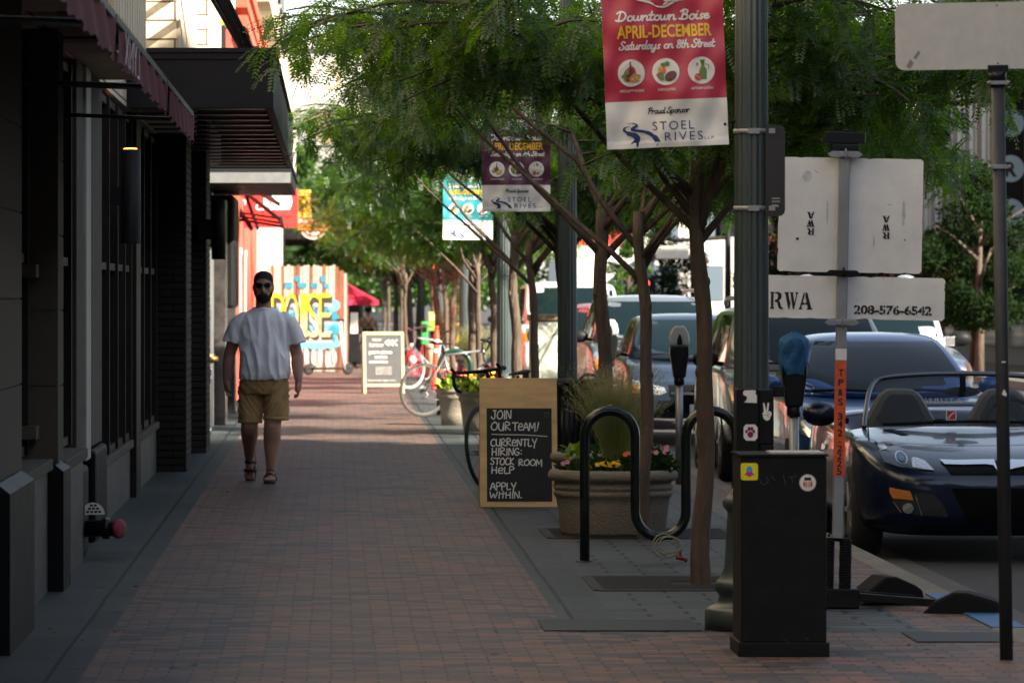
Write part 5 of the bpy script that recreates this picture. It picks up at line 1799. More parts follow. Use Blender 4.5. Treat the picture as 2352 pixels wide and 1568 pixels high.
clamp(355, M['alu'], 'upper_clamp'); clamp(627, M['blackgloss'], 'middle_clamp'); clamp(740, M['alu'], 'lower_clamp')
b = MB(); b.box(-.10, .10, -.05, .05, sz(330), sz(303)); b.box(-.07, .07, -.05, .05, sz(345), sz(331)); b.box(-.012, .018, -.055, -.03, sz(302), sz(298)); b.build('top_block', M['blackgloss'], rs_, bevel=.006)
b = MB()
for e in (-1, 1): b.tube([(e * .044 + .012 * math.cos(i * .9) * 0 + .026 * math.cos(i * .8), .0 + .026 * math.sin(i * .8), .10 + .25 * i / 150) for i in range(151)], .008, 6)
each(b, 'spring', M['rubber'], rs_)
b = MB()
for e in (-1, 1): b.cyl((e * .044, 0, .09), (e * .044, 0, .36), .016, n=12); b.ball((e * .044, -.02, .375), .008, 8)
b.box(-.06, .06, -.03, .03, .345, .362); b.build('spring_rods', M['rubber'], rs_)
b = MB(); b.box(-.075, .115, -.07, .08, .004, .105); b.build('base_block', M['black'], rs_, bevel=.008)
# four folding legs with rubber feet
b = MB()
b.beam((.10, .02, .075), (.42, .25, .045), .045, .035); b.beam((.10, -.04, .065), (.80, -.16, .030), .05, .04)
b.beam((-.07, .04, .06), (-.38, .35, .03), .045, .035); b.beam((-.06, -.05, .06), (-.16, -.12, .03), .045, .035)
each(b, 'leg', M['black'], rs_, bevel=.004)


def rubber_foot(cx, cy, L, H, skew):
    b = MB()
    pts = [(-L / 2, 0), (L / 2, 0), (L / 2 - .02, H * .55), (L / 2 - .06, H * .72), (L * .05, H), (-L * .12, H), (-L * .36, H * .55)]
    b.prism(pts, -.11, .11)
    b.warp(lambda p: Matrix.Translation((cx, cy, .003)) @ Matrix.Rotation(skew, 4, 'Z') @ p)
    b.build('rubber_foot', M['rubber'], rs_, bevel=.012)


rubber_foot(.30, .35, .36, .150, .25); rubber_foot(.62, -.30, .42, .115, -.2)

# ================================================================ tall sign pole in the foreground
tp = thing('tall_sign', 'back of a wide pale sign with rounded corners on the nearest tall grey pole', 'sign', (XU(2312, 20.3), 20.3, 0))
tp.rotation_euler = (0, R(-.85), 0)
b = MB(); b.cyl((0, 0, 0), (0, 0, 2.57), .0295, n=20); b.build('pole', mat('weathered grey pole', (.032, .036, .040), .55, .3, var=.3, vscale=9), tp)
b = MB()
x0, x1, z0, z1, r_ = -.45, .50, 2.605, 2.90, .04
pts = []
for (cx, cz, a0) in ((x1 - r_, z0 + r_, -PI / 2), (x1 - r_, z1 - r_, 0), (x0 + r_, z1 - r_, PI / 2), (x0 + r_, z0 + r_, PI)):
    for i in range(6): pts.append((cx + r_ * math.cos(a0 + i * PI / 10), cz + r_ * math.sin(a0 + i * PI / 10)))
b.prism(pts, -.004, .002)
b.build('plate', mat('aluminium sign back', (.46, .45, .42), .5, .15, var=.08, vscale=14), tp)
b = MB(); b.box(-.045, .045, -.012, .03, 2.592, 2.622); b.lathe([(.028, 2.52), (.034, 2.525), (.036, 2.57), (.040, 2.592)], 18); b.build('cap_bracket', M['blackgloss'], tp)
b = MB()
for v in (190, 383):
    z = HV(v, 20.3)
    b.lathe([(.0298, z - .010), (.0325, z - .009), (.0325, z + .009), (.0298, z + .010)], 20)
    b.box(-.045, .045, -.036, -.030, z - .008, z + .008); b.cyl((-.042, -.04, z), (-.042, .0, z), .007, n=10); b.cyl((.042, -.04, z), (.042, .0, z), .007, n=10)
each(b, 'pole_clamp', M['alu'], tp, 4)
b = MB(); b.disc(-.06 + .06, 2.63, .004, y=-.0055, n=10); b.disc(0, 2.885, .004, y=-.0055, n=10); each(b, 'bolt', M['ink'], tp)
b = MB()
b.poly([(-.385, 2.655), (-.405, 2.60 + .022), (-.388, 2.61), (-.370, 2.635)], -.0052, 0); b.poly([(-.372, 2.66), (-.350, 2.69), (-.340, 2.682), (-.362, 2.652)], -.0052, 1)
b.build('sticker_scraps', [mat('torn sticker', (.22, .17, .16), .7), mat('grey sticker', (.16, .18, .22), .7)], tp)
b = MB()
b.poly([(.002 + x * .001, HV(905, 20.3) + z * .001) for (x, z) in ((-4, 16), (2, 22), (8, 8), (12, 4), (9, -10), (4, -5), (-4, -3), (-10, 2), (-6, 7))], -.031)
b.box(-.006, .012, -.032, -.0305, HV(832, 20.3), HV(829, 20.3)); b.build('sticker_scraps', M['offwhite'], tp)

# ================================================================ hydrants, marker post, boxes
M['hydred'] = mat('hydrant red', (.42, .02, .035), .4, var=.1)


def hydrant(x, y, label, s=1):
    t = thing('fire_hydrant', label, 'hydrant', (x, y, 0), 0, 'red fire hydrants')
    b = MB(); b.lathe([(.15, 0), (.15, .04), (.105, .06), (.10, .32), (.13, .34), (.13, .38), (.10, .40), (.085, .50), (.05, .55)], 20); b.build('barrel', M['hydred'], t)
    b = MB(); b.lathe([(.03, .55), (.05, .56), (.05, .60), (.02, .62)], 12); b.build('cap', M['white'], t)
    b = MB(); b.cyl((-.17, 0, .30), (.17, 0, .30), .045, n=12); b.build('side_outlet', M['hydred'], t)
    b = MB(); b.cyl((0, -.17, .30), (0, -.1, .30), .075, n=16); b.build('front_outlet', M['white'], t)


hydrant(1.53, 90, 'red fire hydrant nearer the black chalkboard')
hydrant(1.83, 92.5, 'red fire hydrant nearer the orange marker post')
mk = thing('marker_post', 'orange plastic marker post with two white bands beside the bicycles', 'marker post', (XU(997, 75), 75, 0))
mk.rotation_euler = (0, R(2.6), 0)
b = MB(); b.lathe([(.055, 0), (.052, .1), (.046, .75), (.046, .92), (.030, .98), (.024, 1.05), (.03, 1.06), (.012, 1.075)], 18); b.build('post', mat('marker orange', (.72, .07, .035), .5), mk)
b = MB(); b.lathe([(.0485, .64), (.0485, .70)], 18, cap=False); b.lathe([(.0482, .78), (.0482, .85)], 18, cap=False); each(b, 'band', M['white'], mk)
b = MB(); b.lathe([(.13, 0), (.12, .02), (.07, .03)], 20); b.build('foot', M['rubber'], mk)


def boxy(name, label, cat, u0, u1, v0, v1, Y, mt, mt2=None, d=.35):
    t = thing(name, label, cat, (XU(u0, Y), Y, 0))
    w_ = XU(u1, Y) - XU(u0, Y); z0, z1 = max(0.0, HV(v1, Y)), HV(v0, Y)
    b = MB(); b.box(0, w_, 0, d, max(z0, .12), z1); b.build('body', mt, t, bevel=.02)
    b = MB(); b.box(w_ * .3, w_ * .7, d * .3, d * .7, 0, max(z0, .12) - .001); b.box(w_ * .1, w_ * .9, d * .1, d * .9, 0, .03); b.build('pedestal', M['black'], t)
    b = MB(); b.box(w_ * .15, w_ * .85, -.006, -.001, z0 + (z1 - z0) * .55, z0 + (z1 - z0) * .88); b.build('window', mt2 or M['glassdark'], t, bevel=.002)
    return t


boxy('news_box', 'emerald green newspaper box left of the lime green one', 'newspaper box', 968, 983, 738, 792, 88, M['green'])
boxy('news_box', 'lime green newspaper box on a post left of the orange marker', 'newspaper box', 983, 1004, 716, 760, 90, M['limegreen'], mat('pale green print', (.45, .6, .25), .5))
boxy('news_box', 'yellow newspaper box beside the fourth lamp post', 'newspaper box', 1040, 1058, 742, 790, 88, M['yellow'])
boxy('news_box', 'white newspaper box behind the white bicycle', 'newspaper box', 1034, 1058, 786, 812, 85, M['white'])
boxy('news_box', 'tall red and white newspaper stand behind the fourth lamp post', 'newspaper box', 1034, 1047, 692, 745, 93, M['red'], M['white'])
boxy('bin_stack', 'black patio bin beside the end of the painted fence', 'bin', 801, 826, 700, 845, 98, M['black'], M['offwhite'], .5)
bl = thing('bollard', 'short round wooden bollard behind the orange marker post', 'bollard', (XU(990, 82), 82, 0))
b = MB(); b.lathe([(.09, 0), (.09, .62), (.085, .66), (.07, .69), (.03, .70)], 18); b.build('post', mat('weathered wood', (.40, .31, .20), .8, var=.2), bl)
bl_c = MB(); bl_c.lathe([(.091, .60), (.093, .61), (.093, .64), (.089, .65)], 18); bl_c.build('band', M['steel'], bl)

# red umbrella over the patio
um = thing('patio_umbrella', 'bright crimson patio umbrella beyond the painted fence', 'umbrella', (XU(742, 101), 101, 0))
b = MB()
n = 8
R_ = 1.25
z_e, z_t = HV(690, 101), HV(628, 101)
for i in range(n):
    a0, a1 = 2 * PI * i / n + .2, 2 * PI * (i + 1) / n + .2
    p0 = Vector((R_ * math.cos(a0), R_ * math.sin(a0), z_e)); p1 = Vector((R_ * math.cos(a1), R_ * math.sin(a1), z_e)); tt = Vector((0, 0, z_t))
    m0 = p0.lerp(tt, .5) + Vector((0, 0, .04)); m1 = p1.lerp(tt, .5) + Vector((0, 0, .04))
    b.add([p0, p1, m1, m0, tt, p0 - Vector((0, 0, .1)), p1 - Vector((0, 0, .1))], [(0, 1, 2, 3), (3, 2, 4), (5, 6, 1, 0)])
b.build('canopy', mat('crimson cloth', (.50, .012, .05), .8), um)
b = MB(); b.cyl((0, 0, 0), (0, 0, z_t), .025, n=10); b.lathe([(.25, 0), (.25, .05), (.05, .08)], 20); b.build('pole', M['black'], um)
b = MB()
for i in range(n): a0 = 2 * PI * i / n + .2; b.tube([(0, 0, z_t - .12), (R_ * math.cos(a0), R_ * math.sin(a0), z_e - .01)], .010, 5)
each(b, 'rib', M['black'], um)
# ================================================================ cars
def paint(name, col, metal=.35, rough=.32):
    return mat(name, col, rough, metal, .3, coat=.5)


M['cglass'] = mat('car glass', (.004, .010, .012), .03, 0, .28)
M['lens'] = mat('lamp lens', (.55, .56, .56), .12, .75, .6, var=.35, vscale=45)
M['lensdark'] = mat('dark lamp housing', (.03, .032, .036), .08, .2, .8)
M['amber'] = mat('amber lens', (.55, .20, .04), .15, .2, .6, var=.3, vscale=60, stretch=(6, 1, 1))
M['redlens'] = mat('red lens', (.55, .02, .015), .15, 0, .6)
M['grille'] = mat('black grille', (.004, .004, .0045), .7, 0, .06)
M['rim'] = mat('alloy rim', (.40, .41, .42), .3, .8)
M['tyre'] = mat('tyre', (.020, .020, .021), .8, 0, .3, var=.2)
M['plateblue'] = mat('licence plate', (.45, .50, .55), .5)


def patch(b, bvh, poly, axis, off, m=0, cuts=3):
    bm = bmesh.new()
    vs = [bm.verts.new((p[0], p[1], 0)) for p in poly]
    bm.faces.new(vs)
    bmesh.ops.triangulate(bm, faces=bm.faces[:])
    bmesh.ops.subdivide_edges(bm, edges=bm.edges[:], cuts=cuts, use_grid_fill=True)
    bm.verts.ensure_lookup_table()
    out = []
    D = {'front': Vector((0, 1, 0)), 'left': Vector((1, 0, 0)), 'right': Vector((-1, 0, 0)), 'top': Vector((0, 0, -1)), 'rear': Vector((0, -1, 0))}[axis]
    for v in bm.verts:
        a, c = v.co.x, v.co.y
        o = {'front': Vector((a, -3, c)), 'left': Vector((-4, a, c)), 'right': Vector((4, a, c)), 'top': Vector((a, c, 4)), 'rear': Vector((a, 12, c))}[axis]
        h = bvh.ray_cast(o, D)
        if h[0] is None:
            h = bvh.find_nearest(o + D * 4)
        nn = h[1] if h[1].dot(D) < 0 else -h[1]
        out.append(h[0] + (nn * .6 - D * .4).normalized() * off)
    fs = [tuple(v.index for v in f.verts) for f in bm.faces]
    bm.free()
    b.add(out, fs, True, m)
    return b


def loft(stations, name, m, parent, sub=2, arches=()):
    """stations: (y, half profile [(x, z)...] from bottom centre to top centre)"""
    b = MB()
    k = len(stations[0][1])
    ring = []
    for (y, pr) in stations:
        pts = [(x, y, z) for (x, z) in pr] + [(-x, y, z) for (x, z) in reversed(pr[1:-1])]
        ring.append(pts)
    n = len(ring[0])
    vs = [p for r_ in ring for p in r_]
    fs = []
    for i in range(len(ring) - 1):
        for j in range(n):
            j2 = (j + 1) % n
            fs.append((i * n + j, i * n + j2, (i + 1) * n + j2, (i + 1) * n + j))
    fs.append(tuple(range(n - 1, -1, -1)))
    fs.append(tuple((len(ring) - 1) * n + j for j in range(n)))
    b.add(vs, fs, True)
    bm = bmesh.new()
    o = b.build(name, m, parent, sub=sub)
    bake(o)
    bm.from_mesh(o.data); bmesh.ops.recalc_face_normals(bm, faces=bm.faces[:]); bm.to_mesh(o.data); bm.free()
    if arches:
        c = MB()
        for (x, y, z, r) in arches:
            for e in (-1, 1): c.cyl((e * (x - .24), y, z), (e * (x + .3), y, z), r, n=36)
        co = c.build('cut', m)
        md = o.modifiers.new("arch", 'BOOLEAN'); md.operation = 'DIFFERENCE'; md.object = co; md.solver = 'EXACT'
        bake(o)
        bpy.data.objects.remove(co)
    return o


def bvh_of(*obs):
    vs, fs = [], []
    for o in obs:
        n = len(vs)
        vs += [v.co.copy() for v in o.data.vertices]
        fs += [tuple(i + n for i in p.vertices) for p in o.data.polygons]
    return BVHTree.FromPolygons(vs, fs)


def sec(y, w, zb, zs, zh, op=None):
    pr = [(0, zb), (w * .72, zb), (w * .95, zb + .045), (w * .995, zb + .16), (w, zb + (zs - zb) * .55), (w * .985, zs - .07), (w * .95, zs - .01), (w * .82, zs + (zh - zs) * .45 + .012), (w * .45, zs + (zh - zs) * .92), (0, zh)]
    if op is not None:
        pr[7] = (w * .82, zs + .005); pr[8] = (w * .74, op + .1); pr[9] = (0, op)
    return (y, pr)


def csec(y, zb, wb, zr, wr):
    return (y, [(0, zb - .06), (wb * .98, zb - .06), (wb, zb), (wb + (wr - wb) * .45, zb + (zr - zb) * .45), (wr + .02, zr - (zr - zb) * .12), (wr - .035, zr - (zr - zb) * .02), (wr * .55, zr + .012 * (zr > zb + .2)), (0, zr + .018 * (zr > zb + .2))])


def wheel(par, x, y, r, wd, spokes=5, steer=0):
    e = 1 if x > 0 else -1
    Mx = Matrix.Rotation(R(90), 4, 'Y')
    b = MB(); b.lathe([(r * .62, -wd / 2), (r * .92, -wd / 2), (r, -wd * .32), (r, wd * .32), (r * .92, wd / 2), (r * .62, wd / 2)], 36, M=Mx, cap=False)
    w_ = b.build('wheel', M['tyre'], par, loc=(x, y, r))
    b = MB(); b.lathe([(r * .64, e * wd * .40), (r * .60, e * wd * .46), (r * .56, e * wd * .30), (r * .3, e * wd * .1), (.02, e * wd * .1)], 30, M=Mx, cap=False)
    for i in range(spokes):
        a = 2 * PI * i / spokes
        b.beam((e * wd * .42, .03 * math.cos(a), .03 * math.sin(a)), (e * wd * .40, r * .60 * math.cos(a), r * .60 * math.sin(a)), .05, .03)
    b.cyl((e * wd * .36, 0, 0), (e * wd * .46, 0, 0), .045, n=14)
    b.build('rim', M['rim'], w_)


def mirror_pair(par, x, y, z, m, s=1.0):
    for e in (-1, 1):
        b = MB()
        b.ball((e * (x + .13 * s), y, z), (.125 * s, .07, .085 * s), 16)
        b.beam((e * (x - .06), y + .03, z - .05), (e * (x + .06), y, z - .03), .05, .04)
        b.build('mirror', m, par)


# ---------------------------------------------------------------- the dark roadster
def roadster(X, Y):
    t = thing('roadster', 'shiny dark blue open roadster parked nearest, right of the tall pole base', 'car', (X, Y, -.145))
    pm = paint('midnight blue paint', (.0025, .008, .028), .25, .3)
    st_ = [sec(0.0, .50, .30, .53, .55), sec(.05, .66, .24, .575, .60), sec(.18, .79, .18, .635, .655), sec(.38, .865, .16, .72, .715), sec(.62, .90, .16, .785, .755), sec(.95, .907, .16, .815, .79), sec(1.25, .90, .16, .815, .83), sec(1.50, .89, .16, .82, .865), sec(1.62, .885, .16, .825, .84),
           sec(1.75, .88, .16, .83, .8, .42), sec(2.2, .88, .16, .84, .8, .35), sec(2.75, .89, .16, .86, .8, .42), sec(2.88, .90, .17, .87, .92), sec(3.2, .905, .18, .88, .95), sec(3.7, .88, .22, .86, .90), sec(3.98, .78, .30, .80, .82), sec(4.08, .62, .38, .70, .72)]
    bo = loft(st_, 'body', pm, t, arches=((.907, .80, .32, .35), (.907, 3.22, .32, .35)))
    bv = bvh_of(bo)
    for x in (-.80, .80):
        wheel(t, x, .80, .315, .20); wheel(t, x, 3.22, .315, .21)
    k = 33.0 / 10566 * .93

    def px(x): return ((2080 + x / 3.408) * .91875 - U0) * (Y + .2) / F - X
    def pz(y): return HV((920 + y / 3.408) * .91875, Y + .2) + .145
    # lamps: dark housing, projector, bright inner reflector
    hl = [(425, 640), (470, 632), (560, 655), (660, 705), (760, 770), (850, 868), (700, 860), (560, 838), (450, 800), (428, 720)]
    for e in (1, -1):
        def q(x, y): return (px(x) * e, pz(y))
        b = MB(); patch(b, bv, [q(*p) for p in hl], 'front', .006, 0); lamp = b.build('headlamp', M['lensdark'], t)
        b = MB(); patch(b, bv, [q(x, y) for (x, y) in ((735, 770), (790, 790), (850, 866), (760, 858), (672, 842), (680, 780), (700, 765))], 'front', .010); b.build('reflector', M['lens'], lamp)
        b = MB()
        patch(b, bv, [q(600 + 50 * math.cos(a), 768 + 52 * math.sin(a)) for a in [i * .3927 for i in range(16)]], 'front', .009, 0)
        patch(b, bv, [q(600 + 43 * math.cos(a), 768 + 45 * math.sin(a)) for a in [i * .3927 for i in range(16)]], 'front', .012, 1)
        patch(b, bv, [q(597 + 22 * math.cos(a), 775 + 24 * math.sin(a)) for a in [i * .3927 for i in range(16)]], 'front', .015, 2)
        b.build('projector', [M['chrome'], M['lensdark'], mat('blue projector glass', (.02, .10, .22), .05, .3, .8)], lamp)
        b = MB(); patch(b, bv, [q(x, y) for (x, y) in ((440, 660), (500, 660), (505, 700), (440, 715))], 'front', .009); b.build('side_marker', M['lens'], lamp)
        # lower lamp pod
        b = MB()
        patch(b, bv, [q(x, y) for (x, y) in ((475, 1005), (640, 1035), (668, 1050), (722, 1238), (570, 1218), (510, 1130), (478, 1050))], 'front', .005, 0)
        patch(b, bv, [q(x, y) for (x, y) in ((690, 1040), (845, 1075), (905, 1130), (960, 1255), (748, 1240))], 'front', .004, 0)
        pod = b.build('fog_lamp_pod', M['lensdark'], t)
        b = MB(); patch(b, bv, [q(x, y) for (x, y) in ((480, 1008), (640, 1036), (668, 1112), (505, 1098), (480, 1050))], 'front', .010); b.build('indicator', M['amber'], pod)
        b = MB(); patch(b, bv, [q(625 + 45 * math.cos(a), 1180 + 45 * math.sin(a)) for a in [i * .5236 for i in range(12)]], 'front', .010); b.build('fog_lamp', M['lens'], pod)
        b = MB()
        for (p, r_) in (((672, 1048), (734, 1240)), ((506, 1128), (572, 1222))):
            patch(b, bv, [q(*p), q(p[0] + 7, p[1]), q(r_[0] + 7, r_[1]), q(*r_)], 'front', .013)
        b.build('chrome_edge', M['chrome'], pod)
    b = MB(); patch(b, bv, [(px(x) * s, pz(y)) for s, x, y in ((1, 925, 790), (-1, 925, 790), (-1, 985, 900), (1, 985, 900))], 'front', .004, cuts=6); b.build('upper_grille', M['grille'], t)
    b = MB()
    for e in (1, -1):
        patch(b, bv, [(px(x) * e, pz(y)) for (x, y) in ((918, 785), (1060, 790), (1200, 787), (1383, 785), (1385, 880), (1360, 830), (1300, 822), (1100, 826), (950, 822))], 'front', .014, cuts=3)
    b.build('chrome_bar', M['chrome'], t)
    b = MB(); patch(b, bv, [(px(x) * s, pz(y)) for s, x, y in ((1, 985, 1010), (-1, 985, 1010), (-1, 1120, 1290), (1, 1120, 1290))], 'front', .004, cuts=6); b.build('lower_grille', M['grille'], t)
    b = MB()
    for e in (1, -1): patch(b, bv, [(px(x) * e, pz(y)) for (x, y) in ((938, 985), (945, 985), (1060, 1180), (1050, 1180))], 'front', .004)
    b.build('bumper_crease', pm, t)
    # hood vents and washer
    b = MB()
    for e in (1, -1): patch(b, bv, [(e * .46, 1.02), (e * .52, 1.0), (e * .62, 1.26), (e * .55, 1.28)], 'top', .005)
    each(b, 'hood_vent', M['grille'], t)
    b = MB()
    for e in (-1, 1):
        patch(b, bv, [(e * .775, .66), (e * .785, .66), (e * .70, 1.45), (e * .69, 1.45)], 'top', .003)
    b.build('hood_seams', M['grille'], t)
    # windscreen: frame, glass, header
    arch_ = [(-.72, 1.47, .845), (-.70, 1.56, .93), (-.655, 1.75, 1.07), (-.60, 1.87, 1.145), (-.50, 1.93, 1.178), (-.25, 1.96, 1.198), (0, 1.965, 1.203), (.25, 1.96, 1.198), (.50, 1.93, 1.178), (.60, 1.87, 1.145), (.655, 1.75, 1.07), (.70, 1.56, .93), (.72, 1.47, .845)]
    b = MB(); b.tube(smooth_path(arch_, 5), .017, 10); b.build('windscreen_frame', mat('satin dark frame', (.10, .11, .12), .25, .6), t)
    inner = [(x * .965, y + .008, z - .012 * (z > 1)) for (x, y, z) in arch_]
    mid = [(x * .6, y - .03, z) for (x, y, z) in inner]
    b = MB()
    low = [(x, 1.46 - .10 * (1 - (x / .7) ** 2), .85) for x in [(-.69 + 1.38 * i / 12) for i in range(13)]]
    n = len(inner)
    b.add(low + inner, [(i, i + 1, n + i + 1, n + i) for i in range(n - 1)], True)
    gl = mat('clear windscreen', (.02, .035, .035), .02, 0, .5, alpha=.22)
    b.build('windscreen', gl, t)
    b = MB()
    b.tube(smooth_path([(-.60, 1.40, .868), (-.2, 1.345, .885), (.1, 1.34, .89)], 5), .012, 6); b.tube(smooth_path([(.62, 1.41, .868), (.3, 1.36, .885), (.0, 1.335, .89)], 5), .012, 6); b.ball((-.22, 1.345, .892), (.05, .02, .016), 10)
    each(b, 'wiper', M['rubber'], t)
    b = MB(); b.box(-.02, .02, 1.80, 1.82, 1.06, 1.19); b.ball((0, 1.84, 1.08), (.125, .02, .036), 16); b.build('rear_view_mirror', M['black'], t)
    b = MB(); b.box(-.7, .7, 1.52, 1.75, .74, .80); b.build('dashboard', M['rubber'], t, bevel=.02)
    tan = mat('beige seat leather', (.06, .053, .038), .55, var=.1)
    for x in (-.36, .36):
        b = MB()
        pr = [(-.25, .40), (.25, .40), (.27, .70), (.24, .88), (.15, 1.04), (.10, 1.09), (-.10, 1.09), (-.15, 1.04), (-.24, .88), (-.27, .70)]
        b.prism([(x + p[0], p[1]) for p in pr], 2.35, 2.52); s_ = b.build('seat', tan, t, bevel=.05)
        b = MB(); pr2 = [(-.13, .80), (.13, .80), (.165, .90), (.12, 1.01), (.08, 1.06), (-.08, 1.06), (-.12, 1.01), (-.165, .90)]
        b.prism([(x + p[0], p[1]) for p in pr2], 2.325, 2.352); b.build('seat_inlay', mat('dark seat inlay', (.02, .022, .025), .6), s_, bevel=.02)
    b = MB(); b.tube([(.36 + .17 * math.cos(a), 1.95 + .05 * math.sin(a), .86 + .165 * math.sin(a)) for a in [i * .2618 for i in range(24)]], .014, 8, closed=True); b.cyl((.36, 1.95, .86), (.36, 1.80, .80), .04, n=10); b.build('steering_wheel', M['rubber'], t)
    b = MB(); b.box(-.10, .10, 2.2, 2.75, .5, .72); b.build('centre_tunnel', M['rubber'], t, bevel=.03)
    # wind stop with reversed lettering behind the seats
    b = MB(); b.tube(smooth_path([(-.52, 2.72, .90), (-.40, 2.70, .965), (0, 2.69, .975), (.40, 2.70, .965), (.52, 2.72, .90)], 6), .018, 8); b.build('wind_stop', mat('pale trim', (.25, .29, .28), .3), t)
    b = MB(); b.text("SATURN", 0, .99, .028, .30, y=2.665, align='C', flip=True, spacing=1.2); b.build('wind_stop_lettering', M['offwhite'], t)
    b = MB()
    ys = 1.50
    b.box(-.165, -.095, 1.435, 1.438, .895, .965, m=0); b.box(-.158, -.102, 1.4315, 1.4345, .902, .958, m=1); b.stroke([(-.150, .908), (-.128, .935), (-.110, .945)], .008, 1.4305, 0)
    b.build('windscreen_sticker', [M['offwhite'], mat('crimson sticker', (.45, .02, .07), .5)], t)
    mirror_pair(t, .86, 1.72, .93, pm, 1.0)
    # door seams and handles on the near flank
    b = MB()
    for e in ('left', 'right'):
        patch(b, bv, [(1.42, .30), (1.435, .30), (1.455, .78), (1.44, .78)], e, .003); patch(b, bv, [(2.65, .34), (2.665, .34), (2.685, .80), (2.67, .80)], e, .003)
    b.build('door_seams', M['grille'], t)
    b = MB()
    for e in ('left', 'right'): patch(b, bv, [(2.45, .66), (2.60, .66), (2.60, .70), (2.45, .70)], e, .014)
    b.build('door_handle', pm, t)
    return t


roadster(4.335, 29.9)


